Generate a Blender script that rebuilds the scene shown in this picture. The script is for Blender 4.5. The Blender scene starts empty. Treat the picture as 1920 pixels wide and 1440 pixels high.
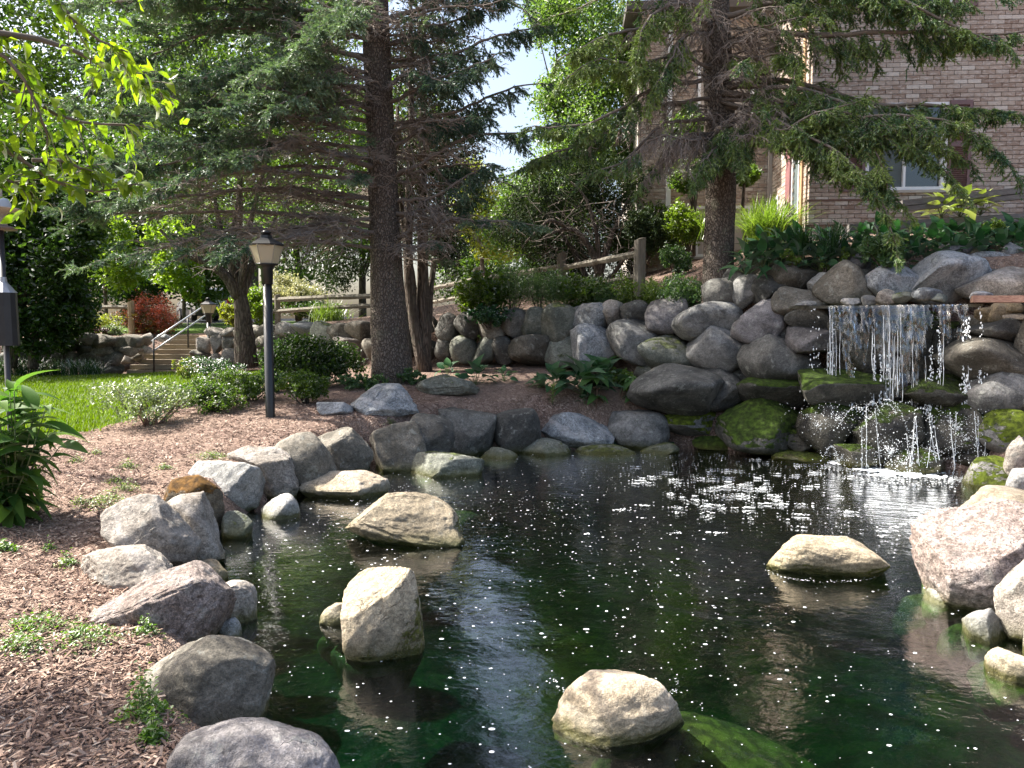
import bpy, bmesh, math, random
import numpy as np
from mathutils import Vector, Matrix, noise as mnoise

rng = np.random.default_rng(7)
random.seed(7)
R = math.radians
sc = bpy.context.scene
COL = sc.collection

# ------------------------------------------------------------------ camera, sky, sun, exposure
CH, PITCH, F = 1.9, R(4.35), 1450.0        # eye height over the water, downward tilt, focal length in 1920-wide pixels
cam = bpy.data.cameras.new('camera')
cam.sensor_width = 36.0
cam.lens = 36.0 * F / 1920.0
cam.clip_start, cam.clip_end = 0.05, 1500.0
camo = bpy.data.objects.new('camera', cam)
COL.objects.link(camo)
camo.location = (0, 0, CH)
camo.rotation_euler = (R(90) - PITCH, 0, 0)
sc.camera = camo

SUN_EL, SUN_BACK = R(50), R(14)
S = Vector((-math.cos(SUN_EL) * math.cos(SUN_BACK), math.cos(SUN_EL) * math.sin(SUN_BACK), math.sin(SUN_EL)))
w = bpy.data.worlds.new('World')
sc.world = w
w.use_nodes = True
wn = w.node_tree
sky = wn.nodes.new('ShaderNodeTexSky')
sky.sky_type = 'NISHITA'
sky.sun_disc = False
sky.sun_elevation = SUN_EL
sky.sun_rotation = math.atan2(S.x, S.y)
sky.air_density, sky.dust_density, sky.ozone_density = 1.0, 5.0, 0.6
bg = wn.nodes['Background']
bg.inputs['Strength'].default_value = 0.125
wn.links.new(sky.outputs[0], bg.inputs['Color'])
sl = bpy.data.lights.new('sun', 'SUN')
sl.energy = 5.0
sl.angle = R(0.55)
sl.color = (1.0, 0.95, 0.87)
so = bpy.data.objects.new('sun', sl)
COL.objects.link(so)
so.location = S * 60
so.rotation_euler = (-S).to_track_quat('-Z', 'Y').to_euler()
sc.view_settings.view_transform = 'Standard'
sc.view_settings.look = 'None'
sc.view_settings.gamma = 1.0
sc.view_settings.use_curve_mapping = False
sc.view_settings.exposure = 1.55
sc.render.engine = 'CYCLES'
sc.cycles.max_bounces = 8
sc.cycles.transparent_max_bounces = 12
sc.cycles.caustics_reflective = False
sc.cycles.caustics_refractive = False
sc.cycles.sample_clamp_indirect = 6.0

# ------------------------------------------------------------------ measuring helpers
cp, sp = math.cos(PITCH), math.sin(PITCH)
def P(px, py, Y):
    """the place at distance Y ahead that lies in the direction measured at (px, py) on the photograph"""
    u, v = (px - 960.0) / F, (720.0 - py) / F
    t = Y / (cp + v * sp)
    return np.array((u * t, Y, CH + t * (-sp + v * cp)))
def PZ(px, py, z=0.0):
    u, v = (px - 960.0) / F, (720.0 - py) / F
    t = (z - CH) / (-sp + v * cp)
    return np.array((u * t, t * (cp + v * sp), z))
def M(px, Y):
    return px * Y / F

# ------------------------------------------------------------------ mesh helpers
class MB:
    def __init__(s):
        s.v, s.q, s.t, s.n, s.tint = [], [], [], 0, []
    def add(s, verts, quads=None, tris=None, tint=None):
        verts = np.asarray(verts, float).reshape(-1, 3)
        s.v.append(verts)
        if quads is not None and len(quads): s.q.append(np.asarray(quads, np.int64).reshape(-1, 4) + s.n)
        if tris is not None and len(tris): s.t.append(np.asarray(tris, np.int64).reshape(-1, 3) + s.n)
        if tint is None: tint = np.zeros(len(verts))
        elif np.isscalar(tint): tint = np.full(len(verts), float(tint))
        s.tint.append(tint)
        s.n += len(verts)
    def box(s, c, size, rot=None, tint=None):
        x, y, z = np.array(size) / 2.0
        v = np.array([(-x,-y,-z),(x,-y,-z),(x,y,-z),(-x,y,-z),(-x,-y,z),(x,-y,z),(x,y,z),(-x,y,z)])
        if rot is not None: v = v @ np.array(rot).T
        s.add(v + np.array(c), [(0,3,2,1),(4,5,6,7),(0,1,5,4),(1,2,6,5),(2,3,7,6),(3,0,4,7)], tint=tint)
    def tube(s, pts, rad, sides=6, cap=True, tint=None, wob=0.0):
        pts = np.asarray(pts, float); n = len(pts)
        rad = np.asarray(rad, float) * np.ones(n)
        T = np.gradient(pts, axis=0); T /= np.linalg.norm(T, axis=1)[:, None] + 1e-9
        ref = np.array((0, 0, 1.0)) if abs(T[:, 2]).mean() < 0.8 else np.array((0, 1.0, 0))
        A = np.cross(T, ref); A /= np.linalg.norm(A, axis=1)[:, None] + 1e-9
        B = np.cross(T, A)
        a = np.arange(sides) * 2 * np.pi / sides
        rr = rad[:, None] * np.ones((n, sides))
        if wob: rr = rr * (1 + wob * rng.normal(size=rr.shape))
        V = pts[:, None] + rr[..., None] * (np.cos(a)[None, :, None] * A[:, None] + np.sin(a)[None, :, None] * B[:, None])
        i = np.arange(n - 1)[:, None] * sides; j = np.arange(sides)[None]
        k = (j + 1) % sides
        Q = np.stack([i + j, i + k, i + sides + k, i + sides + j], -1).reshape(-1, 4)
        tr = []
        V = V.reshape(-1, 3)
        if cap:
            V = np.vstack([V, pts[0], pts[-1]])
            b = n * sides
            for q in range(sides):
                tr.append((b, (q + 1) % sides, q)); tr.append((b + 1, (n - 1) * sides + q, (n - 1) * sides + (q + 1) % sides))
        s.add(V, Q, tr, tint=tint)
    def lathe(s, prof, c, sides=16, tint=None):
        prof = np.asarray(prof, float)
        a = np.arange(sides) * 2 * np.pi / sides
        V = np.stack([prof[:, 0][:, None] * np.cos(a), prof[:, 0][:, None] * np.sin(a), np.repeat(prof[:, 1][:, None], sides, 1)], -1)
        i = np.arange(len(prof) - 1)[:, None] * sides; j = np.arange(sides)[None]; k = (j + 1) % sides
        Q = np.stack([i + j, i + k, i + sides + k, i + sides + j], -1).reshape(-1, 4)
        s.add(V.reshape(-1, 3) + np.array(c), Q, tint=tint)
    def segs(s, p0, p1, r0, r1, tint=None, sides=3):
        """many thin straight twigs at once"""
        p0 = np.asarray(p0, float).reshape(-1, 3); p1 = np.asarray(p1, float).reshape(-1, 3); n = len(p0)
        if n == 0: return
        r0 = np.ones(n) * r0; r1 = np.ones(n) * r1
        D = p1 - p0; D /= np.linalg.norm(D, axis=1)[:, None] + 1e-9
        ref = np.where(np.abs(D[:, 2:3]) < 0.8, np.array([[0, 0, 1.0]]), np.array([[0, 1.0, 0]]))
        A = np.cross(D, ref); A /= np.linalg.norm(A, axis=1)[:, None] + 1e-9
        B = np.cross(D, A)
        a = np.arange(sides) * 2 * np.pi / sides
        ring = np.cos(a)[None, :, None] * A[:, None] + np.sin(a)[None, :, None] * B[:, None]
        V = np.concatenate([p0[:, None] + ring * r0[:, None, None], p1[:, None] + ring * r1[:, None, None]], 1)
        b = np.arange(n)[:, None] * 2 * sides; j = np.arange(sides)[None]; k = (j + 1) % sides
        Q = np.stack([b + j, b + k, b + sides + k, b + sides + j], -1).reshape(-1, 4)
        s.add(V.reshape(-1, 3), Q, tint=None if tint is None else np.repeat(np.ones(n) * tint, 2 * sides))
    def leaves(s, C, A, B, tint=None, fold=0.18):
        """leaf-sized faces: centre, half-length vector, half-width vector"""
        n = len(C)
        if n == 0: return
        Nn = np.cross(A, B); Nn /= np.linalg.norm(Nn, axis=1)[:, None] + 1e-9
        lift = Nn * (np.linalg.norm(B, axis=1) * fold * 2)[:, None]
        V = np.stack([C - A, C + B + lift - A * 0.15, C + A, C - B + lift - A * 0.15], 1)
        b = np.arange(n)[:, None] * 4
        T = np.concatenate([b + np.array([[0, 1, 2]]), b + np.array([[0, 2, 3]])], 0)
        s.add(V.reshape(-1, 3), None, T, tint=None if tint is None else np.repeat(tint, 4))
    def build(s, name, mat, parent=None, origin=None, smooth=True, **tags):
        V = np.vstack(s.v) if s.v else np.zeros((0, 3))
        q = np.vstack(s.q) if s.q else np.zeros((0, 4), np.int64)
        t = np.vstack(s.t) if s.t else np.zeros((0, 3), np.int64)
        if origin is None: origin = np.zeros(3) if parent is None else np.array(parent.matrix_basis.translation)
        origin = np.array(origin, float)
        me = make_mesh(name, V - origin, q, t, np.concatenate(s.tint) if s.tint else None, smooth)
        return link(name, me, mat, parent, origin, **tags)

def make_mesh(name, V, q, t, tint=None, smooth=True):
    me = bpy.data.meshes.new(name)
    me.vertices.add(len(V)); me.vertices.foreach_set('co', np.asarray(V, np.float32).ravel())
    li = np.concatenate([np.asarray(q, np.int64).ravel(), np.asarray(t, np.int64).ravel()]).astype(np.int32)
    me.loops.add(len(li)); me.loops.foreach_set('vertex_index', li)
    st = np.concatenate([np.arange(len(q)) * 4, len(q) * 4 + np.arange(len(t)) * 3]).astype(np.int32)
    me.polygons.add(len(st)); me.polygons.foreach_set('loop_start', st)
    me.polygons.foreach_set('use_smooth', np.full(len(st), smooth))
    if tint is not None:
        me.attributes.new('tint', 'FLOAT', 'POINT').data.foreach_set('value', np.asarray(tint, np.float32))
    me.update(calc_edges=True)
    return me

def link(name, me, mat=None, parent=None, origin=(0, 0, 0), **tags):
    o = bpy.data.objects.new(name, me)
    COL.objects.link(o)
    if mat is not None:
        if not len(me.materials): me.materials.append(mat)
        elif me.materials[0] != mat:
            o.material_slots[0].link = 'OBJECT'; o.material_slots[0].material = mat
    origin = np.array(origin, float)
    if parent is not None:
        o.parent = parent
        origin = origin - np.array(world_loc(parent))
    o.location = origin
    for k, v in tags.items():
        if v is not None: o['category' if k == 'cat' else k] = v
    return o

def world_loc(o):
    l = Vector(o.location)
    while o.parent is not None:
        o = o.parent; l = l + Vector(o.location)
    return l

def thing(name, loc, label, cat, group=None):
    o = bpy.data.objects.new(name, None)
    o.empty_display_size = 0.2
    COL.objects.link(o)
    o.location = Vector([float(a) for a in loc])
    o['label'] = label; o['category'] = cat
    if group: o['group'] = group
    return o

def unit(v):
    v = np.asarray(v, float)
    return v / (np.linalg.norm(v, axis=-1, keepdims=True) + 1e-9)
def rand_dirs(n):
    return unit(rng.normal(size=(n, 3)))
def resample(pts, n):
    pts = np.asarray(pts, float)
    k = len(pts)
    d = np.concatenate([[0], np.cumsum(np.linalg.norm(np.diff(pts, axis=0), axis=1))])
    s = np.linspace(0, d[-1], n)
    lin = np.stack([np.interp(s, d, pts[:, i]) for i in range(3)], 1)
    if k > 2:                                   # soften the corners
        for _ in range(2):
            m = lin.copy(); m[1:-1] = (lin[:-2] + 2 * lin[1:-1] + lin[2:]) / 4; lin = m
    return lin

# lattice noise, vectorised
def _hash(i, j, k, seed):
    h = (i * 374761393 + j * 668265263 + k * 2147483647 + seed * 974634777) & 0xFFFFFFFF
    h = ((h ^ (h >> 13)) * 1274126177) & 0xFFFFFFFF
    return ((h ^ (h >> 16)) & 0xFFFFFF) / float(0xFFFFFF)
def vnoise(p, seed=0):
    p = np.asarray(p, float)
    f = np.floor(p); i = f.astype(np.int64); u = p - f
    u = u * u * u * (u * (u * 6 - 15) + 10)
    out = 0
    for a in (0, 1):
        wx = u[..., 0] if a else 1 - u[..., 0]
        for b in (0, 1):
            wy = u[..., 1] if b else 1 - u[..., 1]
            for c in (0, 1):
                wz = u[..., 2] if c else 1 - u[..., 2]
                out = out + wx * wy * wz * _hash(i[..., 0] + a, i[..., 1] + b, i[..., 2] + c, seed)
    return out * 2 - 1
def fbm(p, seed=0, octv=4):
    s, a, tot = 0, 1.0, 0
    for o in range(octv):
        s = s + a * vnoise(np.asarray(p) * 2 ** o, seed + o * 17); tot += a; a *= 0.5
    return s / tot

# ------------------------------------------------------------------ material helpers
def newmat(name):
    m = bpy.data.materials.new(name); m.use_nodes = True
    nt = m.node_tree
    for n in list(nt.nodes): nt.nodes.remove(n)
    out = nt.nodes.new('ShaderNodeOutputMaterial')
    return m, nt, out
class NT:
    def __init__(s, name):
        s.m, s.nt, s.out = newmat(name)
    def n(s, typ, props=None, **inp):
        nd = s.nt.nodes.new('ShaderNode' + typ)
        for k, v in (props or {}).items(): setattr(nd, k, v)
        for k, v in inp.items():
            key = k.replace('_', ' ')
            if key.startswith('i ') : key = int(key[2:])
            s.set(nd.inputs[key], v)
        return nd
    def set(s, sock, v):
        if isinstance(v, bpy.types.NodeSocket): s.nt.links.new(v, sock)
        elif isinstance(v, bpy.types.Node): s.nt.links.new(v.outputs[0], sock)
        elif isinstance(v, (tuple, list)) and sock.type == 'RGBA' and len(v) == 3: sock.default_value = (*v, 1)
        else: sock.default_value = v
    def math(s, op, a, b=0.0, c=None, clamp=False):
        nd = s.nt.nodes.new('ShaderNodeMath'); nd.operation = op; nd.use_clamp = clamp
        s.set(nd.inputs[0], a); s.set(nd.inputs[1], b)
        if c is not None: s.set(nd.inputs[2], c)
        return nd.outputs[0]
    def mix(s, f, a, b, mode='MIX'):
        nd = s.nt.nodes.new('ShaderNodeMix'); nd.data_type = 'RGBA'; nd.blend_type = mode
        s.set(nd.inputs[0], f); s.set(nd.inputs[6], a); s.set(nd.inputs[7], b)
        return nd.outputs[2]
    def ramp(s, f, stops):
        nd = s.nt.nodes.new('ShaderNodeValToRGB')
        cr = nd.color_ramp
        while len(cr.elements) < len(stops): cr.elements.new(0.5)
        for e, (p, c) in zip(cr.elements, stops):
            e.position = p
            e.color = (c, c, c, 1) if np.isscalar(c) else (*c, 1)
        s.set(nd.inputs[0], f)
        return nd.outputs[0]
    def step(s, x, lo, hi):
        nd = s.nt.nodes.new('ShaderNodeMapRange'); nd.interpolation_type = 'SMOOTHSTEP'
        s.set(nd.inputs[0], x); s.set(nd.inputs[1], lo); s.set(nd.inputs[2], hi)
        return nd.outputs[0]
    def noise(s, vec, scale, detail=4, rough=0.55, dist=0.0):
        return s.n('TexNoise', None, Vector=vec, Scale=scale, Detail=detail, Roughness=rough, Distortion=dist).outputs[0]
    def bump(s, h, strength=0.5, dist=0.02, normal=None):
        nd = s.n('Bump', None, Strength=strength, Distance=dist, Height=h)
        if normal is not None: s.set(nd.inputs['Normal'], normal)
        return nd.outputs[0]
    def scaled(s, vec, xyz, rot=(0, 0, 0)):
        return s.n('Mapping', None, Vector=vec, Scale=xyz, Rotation=rot).outputs[0]
    def done(s, surf):
        s.nt.links.new(surf if isinstance(surf, bpy.types.NodeSocket) else surf.outputs[0], s.out.inputs[0])
        return s.m

def objvec(k):
    """object coordinates in metres, shifted per object so that no two look alike"""
    tc = k.n('TexCoord'); oi = k.n('ObjectInfo')
    sh = k.math('MULTIPLY', oi.outputs['Random'], 57.0)
    cx = k.n('CombineXYZ', None, X=sh, Y=sh, Z=sh)
    return k.n('VectorMath', {'operation': 'ADD'}, i_0=tc.outputs['Object'], i_1=cx.outputs[0]).outputs[0]

def stone_mat(name, c1, c2, speck=0.35, moss=0.0, mosscol=(0.06, 0.10, 0.012), lichen=0.25, vein=0.0, rough=0.85, wetline=True, bump=0.75, mossz=0.35, side=0.0, grain=0.35):
    k = NT(name)
    v = objvec(k)
    big = k.noise(v, 2.3, 5, 0.6, 0.6)
    fine = k.noise(v, 26, 6, 0.75)
    grit = k.noise(v, 150, 2, 0.6)
    mid = k.noise(v, 9, 6, 0.65, 0.3)
    oi = k.n('ObjectInfo')
    col = k.mix(k.step(big, 0.36, 0.64), c1, c2)
    vary = k.math('ADD', k.math('MULTIPLY', oi.outputs['Random'], 0.5), 0.75)
    col = k.mix(1.0, col, k.n('CombineXYZ', None, X=vary, Y=vary, Z=vary).outputs[0], 'MULTIPLY')
    sv = k.math('ADD', k.math('MULTIPLY', k.step(fine, 0.3, 0.7), speck), 1 - speck * 0.55)
    col = k.mix(1.0, col, k.n('CombineXYZ', None, X=sv, Y=sv, Z=sv).outputs[0], 'MULTIPLY')
    gv = k.math('ADD', k.math('MULTIPLY', k.step(grit, 0.35, 0.65), speck), 1 - speck * 0.5)
    col = k.mix(1.0, col, k.n('CombineXYZ', None, X=gv, Y=gv, Z=gv).outputs[0], 'MULTIPLY')
    if grain:
        cell = k.n('SeparateXYZ', None, Vector=k.n('TexVoronoi', None, Vector=v, Scale=75.0).outputs['Color']).outputs[0]
        cell2 = k.n('SeparateXYZ', None, Vector=k.n('TexVoronoi', None, Vector=v, Scale=28.0).outputs['Color']).outputs[1]
        gr_ = k.math('ADD', k.math('MULTIPLY', cell, grain * 1.3), k.math('MULTIPLY', cell2, grain * .7))
        gr_ = k.math('ADD', gr_, 1 - grain)
        col = k.mix(1.0, col, k.n('CombineXYZ', None, X=gr_, Y=gr_, Z=gr_).outputs[0], 'MULTIPLY')
    if lichen:
        lf = k.math('MULTIPLY', k.step(mid, 0.56, 0.68), lichen)
        col = k.mix(lf, col, (0.42, 0.43, 0.38))
        df = k.math('MULTIPLY', k.step(k.noise(v, 5.5, 6, 0.7, 0.4), 0.55, 0.66), lichen * 1.3, clamp=True)
        col = k.mix(df, col, (0.075, 0.07, 0.06))
    vor = k.n('TexVoronoi', {'feature': 'DISTANCE_TO_EDGE'}, Vector=k.n('VectorMath', {'operation': 'ADD'}, i_0=v, i_1=k.n('TexNoise', None, Vector=v, Scale=3.0, Detail=4.0).outputs[1]).outputs[0], Scale=1.7).outputs[0]
    crack = k.math('SUBTRACT', 1.0, k.step(vor, 0.0, 0.007))
    crack = k.math('MULTIPLY', crack, k.step(big, 0.54, 0.62))
    col = k.mix(k.math('MULTIPLY', crack, 0.3), col, (0.05, 0.045, 0.04))
    if vein:
        band = k.n('TexWave', {'bands_direction': 'DIAGONAL'}, Vector=v, Scale=1.1, Distortion=9.0, Detail=3.0).outputs[0 if False else 1]
        col = k.mix(k.math('MULTIPLY', k.step(band, 0.82, 0.95), vein), col, (0.55, 0.52, 0.5))
    geo = k.n('NewGeometry')
    sep = k.n('SeparateXYZ', None, Vector=geo.outputs['Position'])
    r = rough
    if moss:
        nz = k.n('SeparateXYZ', None, Vector=geo.outputs['True Normal']).outputs[2]
        mf = k.math('ADD', k.math('MULTIPLY', nz, mossz), k.noise(v, 3.1, 6, 0.65))
        if side: mf = k.math('ADD', mf, k.math('MULTIPLY', k.n('SeparateXYZ', None, Vector=geo.outputs['True Normal']).outputs[0], side))
        mf = k.step(mf, 1.02 - moss * 0.62, 1.10 - moss * 0.62)
        mc = k.mix(k.step(k.noise(v, 14, 4), 0.35, 0.7), tuple(a * 0.55 for a in mosscol), tuple(min(1, a * 1.9) for a in mosscol))
        col = k.mix(mf, col, mc)
    hgt = k.math('ADD', k.math('MULTIPLY', mid, 1.1), k.math('MULTIPLY', fine, 0.6))
    hgt = k.math('ADD', hgt, k.math('MULTIPLY', grit, 0.12))
    hgt = k.math('SUBTRACT', hgt, k.math('MULTIPLY', crack, 0.6))
    if moss:
        hgt = k.math('ADD', hgt, k.math('MULTIPLY', mf, k.math('ADD', 0.5, k.noise(v, 70, 4, 0.8))))
    rs = r
    if wetline:
        wz = k.math('ADD', sep.outputs[2], k.math('MULTIPLY', k.math('SUBTRACT', mid, 0.5), 0.10))
        wet = k.math('SUBTRACT', 1.0, k.step(wz, 0.025, 0.06))
        col = k.mix(wet, col, k.mix(1.0, col, (0.30, 0.31, 0.24), 'MULTIPLY'))
        alg = k.math('SUBTRACT', 1.0, k.step(wz, 0.0, 0.17))
        col = k.mix(k.math('MULTIPLY', alg, 0.5), col, (0.10, 0.10, 0.018))
        under = k.math('SUBTRACT', 1.0, k.step(sep.outputs[2], -0.04, -0.01))
        col = k.mix(k.math('MULTIPLY', under, 0.9), col, (0.075, 0.15, 0.012))
        rs = k.math('SUBTRACT', r, k.math('MULTIPLY', wet, 0.55))
    b = k.n('BsdfPrincipled', None, Base_Color=col, Roughness=rs, Normal=k.bump(hgt, bump, 0.03))
    b.inputs['Specular IOR Level'].default_value = 0.3
    return k.done(b)

def leaf_mat(name, ca, cb, trans=0.4, tcol=None, gloss=0.12):
    """thin leaf: diffuse, light through the blade, a slight sheen; colour runs from ca to cb by each leaf's tint"""
    k = NT(name)
    at = k.n('Attribute', {'attribute_name': 'tint'})
    nz = k.noise(k.n('NewGeometry').outputs['Position'], 1.3, 2)
    f = k.math('ADD', k.math('MULTIPLY', at.outputs['Fac'], 0.75), k.math('MULTIPLY', k.math('SUBTRACT', nz, 0.5), 0.7), clamp=True)
    col = k.mix(f, ca, cb)
    d = k.n('BsdfDiffuse', None, Color=col)
    tc = k.mix(1.0, col, tcol or (1.6, 1.75, 0.7), 'MULTIPLY')
    t = k.n('BsdfTranslucent', None, Color=tc)
    m1 = k.n('MixShader', None, Fac=trans, i_1=d.outputs[0], i_2=t.outputs[0])
    g = k.n('BsdfGlossy', None, Color=(1, 1, 1), Roughness=0.55)
    fr = k.n('Fresnel', None, IOR=1.4)
    m2 = k.n('MixShader', None, Fac=k.math('MULTIPLY', fr.outputs[0], gloss), i_1=m1.outputs[0], i_2=g.outputs[0])
    return k.done(m2)

def simple_mat(name, col, rough=0.6, metal=0.0, bumpscale=0, bumpstr=0.2, vary=0.2, scale=6.0):
    k = NT(name)
    v = objvec(k)
    n1 = k.noise(v, scale, 5, 0.6)
    c = k.mix(n1, tuple(a * (1 - vary) for a in col), tuple(min(1, a * (1 + vary)) for a in col))
    b = k.n('BsdfPrincipled', None, Base_Color=c, Roughness=rough, Metallic=metal)
    if bumpscale: k.set(b.inputs['Normal'], k.bump(k.noise(v, bumpscale, 4), bumpstr, 0.01))
    return k.done(b)

def wood_mat(name, c1, c2, axis=(14, 14, 1.2), rough=0.85):
    k = NT(name)
    v = objvec(k)
    sv = k.scaled(v, axis)
    g = k.noise(sv, 3.0, 6, 0.65, 0.5)
    gr = k.noise(sv, 12.0, 4, 0.7)
    c = k.mix(k.step(g, 0.3, 0.7), c1, c2)
    c = k.mix(k.math('MULTIPLY', k.step(gr, 0.55, 0.75), 0.5), c, tuple(a * 0.45 for a in c1))
    c = k.mix(k.math('MULTIPLY', k.step(k.noise(v, 4, 5), 0.55, 0.7), 0.25), c, (0.16, 0.18, 0.10))
    b = k.n('BsdfPrincipled', None, Base_Color=c, Roughness=rough, Normal=k.bump(k.math('ADD', g, k.math('MULTIPLY', gr, 0.5)), 0.7, 0.012))
    return k.done(b)

def bark_mat(name, c1, c2, scale=(1, 1, 0.35), fs=14.0):
    k = NT(name)
    v = objvec(k)
    sv = k.scaled(v, scale)
    vo = k.n('TexVoronoi', {'feature': 'DISTANCE_TO_EDGE'}, Vector=k.n('VectorMath', {'operation': 'ADD'}, i_0=sv, i_1=k.n('VectorMath', {'operation': 'SCALE'}, i_0=k.n('TexNoise', None, Vector=sv, Scale=9.0, Detail=3.0).outputs[1], Scale=0.12).outputs[0]).outputs[0], Scale=fs).outputs[0]
    pl = k.step(vo, 0.0, 0.22)
    n1 = k.noise(v, 20, 5, 0.7)
    c = k.mix(n1, c1, c2)
    c = k.mix(k.math('MULTIPLY', k.math('SUBTRACT', 1.0, pl), 0.75), c, tuple(a * 0.35 for a in c1))
    c = k.mix(k.math('MULTIPLY', k.step(k.noise(v, 5, 5), 0.55, 0.68), 0.3), c, (0.15, 0.16, 0.11))
    h = k.math('ADD', k.math('MULTIPLY', pl, 0.8), k.math('MULTIPLY', n1, 0.6))
    b = k.n('BsdfPrincipled', None, Base_Color=c, Roughness=0.95, Normal=k.bump(h, 0.9, 0.03))
    b.inputs['Specular IOR Level'].default_value = 0.15
    return k.done(b)
# ------------------------------------------------------------------ the lie of the land (water at z = 0)
WALL_PX = [-900, 0, 150, 235, 345, 470, 560, 660, 760, 860, 1000, 1130, 1250, 1350, 1450, 1550, 1650, 1750, 1850, 1920, 2200, 2600]
WALL_Y  = [21.5, 21.5, 21.8, 22.2, 22.3, 20.6, 19.0, 17.2, 15.7, 14.9, 14.3, 13.6, 13.0, 12.4, 11.8, 11.25, 10.95, 10.65, 10.35, 10.15, 9.4, 8.5]
def wall_y(px): return np.interp(px, WALL_PX, WALL_Y)

POND_PX = [(560, 1440), (478, 1330), (462, 1250), (448, 1160), (395, 1090), (395, 1010), (470, 975), (560, 915), (690, 880), (760, 872),
           (890, 850), (1000, 846), (1260, 836), (1400, 852), (1500, 858), (1600, 866), (1700, 876), (1830, 890), (1890, 935), (1880, 990), (1880, 1080), (1940, 1160), (2060, 1230)]
POND = np.array([PZ(a, b)[:2] for a, b in POND_PX] + [(3.6, 3.2), (3.4, 2.2), (2.2, 1.7), (0.6, 1.7), (-0.5, 2.2)])
def poly_sd(x, y, poly):
    """distance to a polygon's edge, positive inside"""
    d = np.full(x.shape, 1e9); ins = np.zeros(x.shape, bool)
    n = len(poly)
    for i in range(n):
        ax, ay = poly[i]; bx, by = poly[(i + 1) % n]
        ex, ey = bx - ax, by - ay
        t = np.clip(((x - ax) * ex + (y - ay) * ey) / (ex * ex + ey * ey + 1e-12), 0, 1)
        d = np.minimum(d, np.hypot(x - ax - t * ex, y - ay - t * ey))
        c = ((ay > y) != (by > y))
        with np.errstate(divide='ignore', invalid='ignore'):
            c &= x < (bx - ax) * (y - ay) / (by - ay + 1e-12) + ax
        ins ^= c
    return np.where(ins, d, -d)

def tps(ctrl):
    c = np.array(ctrl, float); n = len(c)
    def ker(r2): return np.where(r2 > 1e-9, r2 * np.log(r2 + 1e-12) * 0.5, 0)
    K = ker(((c[:, None, :2] - c[None, :, :2]) ** 2).sum(-1)) + np.eye(n) * 0.02
    Pm = np.hstack([np.ones((n, 1)), c[:, :2]])
    A = np.vstack([np.hstack([K, Pm]), np.hstack([Pm.T, np.zeros((3, 3))])])
    sol = np.linalg.solve(A, np.concatenate([c[:, 2], np.zeros(3)]))
    def f(x, y):
        s = sol[n] + sol[n + 1] * x + sol[n + 2] * y
        for i in range(n): s = s + sol[i] * ker((x - c[i, 0]) ** 2 + (y - c[i, 1]) ** 2)
        return s
    return f
LOWER = tps([(-1, 0, .30), (-2, 2.5, .27), (1.5, 0, .25), (-2.6, 4.2, .25), (-3.2, 5.4, .27), (-5, 5, .42), (-2.8, 7, .32), (-4, 8, .45), (-2.6, 9, .42), (-6.5, 8, .48), (-3.3, 10.5, .67), (-7, 11, .50),
             (-12, 15, .50), (-11, 21.8, .50), (-8, 20, .68), (-4.5, 16.5, .90), (-2, 13, .95), (0, 11.6, .72), (1.6, 12.0, .70), (-1, 14.5, 1.08), (1.5, 13.2, .98), (-6, 14.2, .66),
             (-13, 20, .5), (-18, 18, .5), (-15, 8, .45), (3.5, 3, .12), (4.6, 6, .2), (6.3, 9, .4), (9, 6, .6), (3, 12, .55), (9, 0, .5), (-8, 0, .45), (-20, 4, .5), (0, -8, .4), (14, 10, 1.0)])
UPPER = tps([(3.4, 12.8, 2.75), (5.5, 14.3, 3.45), (8.5, 13.6, 3.5), (4.2, 11.8, 2.35), (6, 11.4, 2.75), (8, 11.0, 2.9), (0.3, 15.2, 2.2), (2.3, 13.9, 2.5), (1, 17, 2.45), (-.9, 20, 2.5),
             (-2, 16, 1.95), (-4.5, 19.3, 1.9), (-6.7, 21.5, 1.85), (-8.5, 24, 1.65), (-10.5, 24.6, 1.6), (-13, 24, 1.6), (-17, 25, 1.6), (-10, 40, 2.15), (-30, 40, 2.0), (10, 40, 3.1), (0, 32, 2.7), (4, 18, 3.35), (12, 20, 3.6), (14, 12, 3.2), (-30, 24, 1.6)])
def sstep(x, a, b):
    t = np.clip((x - a) / (b - a), 0, 1); return t * t * (3 - 2 * t)
def gz(x, y, detail=True):
    x = np.asarray(x, float); y = np.asarray(y, float)
    cx, cy = np.clip(x, -34, 16), np.clip(y, -10, 46)
    lo = LOWER(cx, np.minimum(cy, 23)); up = UPPER(cx, np.maximum(cy, 9))
    px = 960 + F * x / np.maximum(y, 0.5)
    behind = np.where(y > 3, (y - wall_y(px)) * 0.85, -5)
    stair = (np.abs(x + 10.40) < 1.18) & (y > 21.5) & (y < 25)
    s = sstep(behind, 0.30, 0.75)
    z = lo * (1 - s) + up * s
    z = np.where(stair, 0.40 + (1.52 - 0.40) * np.clip((y - 22.15) / 2.35, 0, 1) - 0.08, z)
    sd = poly_sd(x, y, POND)
    k = sstep(sd, -0.50, 0.35)
    bed = -0.62 - 0.1 * np.sin(x * 1.7) * np.cos(y * 1.3)
    z = z * (1 - k) + bed * k
    z = z + 0.018 * np.sin(x * 3.1 + 1.3 * np.sin(y * 2.3)) * np.cos(y * 2.7) * (1 - k)
    return z
def g1(x, y): return float(gz(np.array([x]), np.array([y]))[0])
def PG(px, py):
    """where the sight line through (px, py) meets the ground"""
    Y = np.linspace(2, 45, 1200)
    u, v = (px - 960.0) / F, (720.0 - py) / F
    t = Y / (cp + v * sp)
    z = CH + t * (-sp + v * cp)
    g = gz(u * t, Y)
    i = int(np.argmax(g >= z))
    return np.array((u * t[i], Y[i], g[i]))

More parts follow.
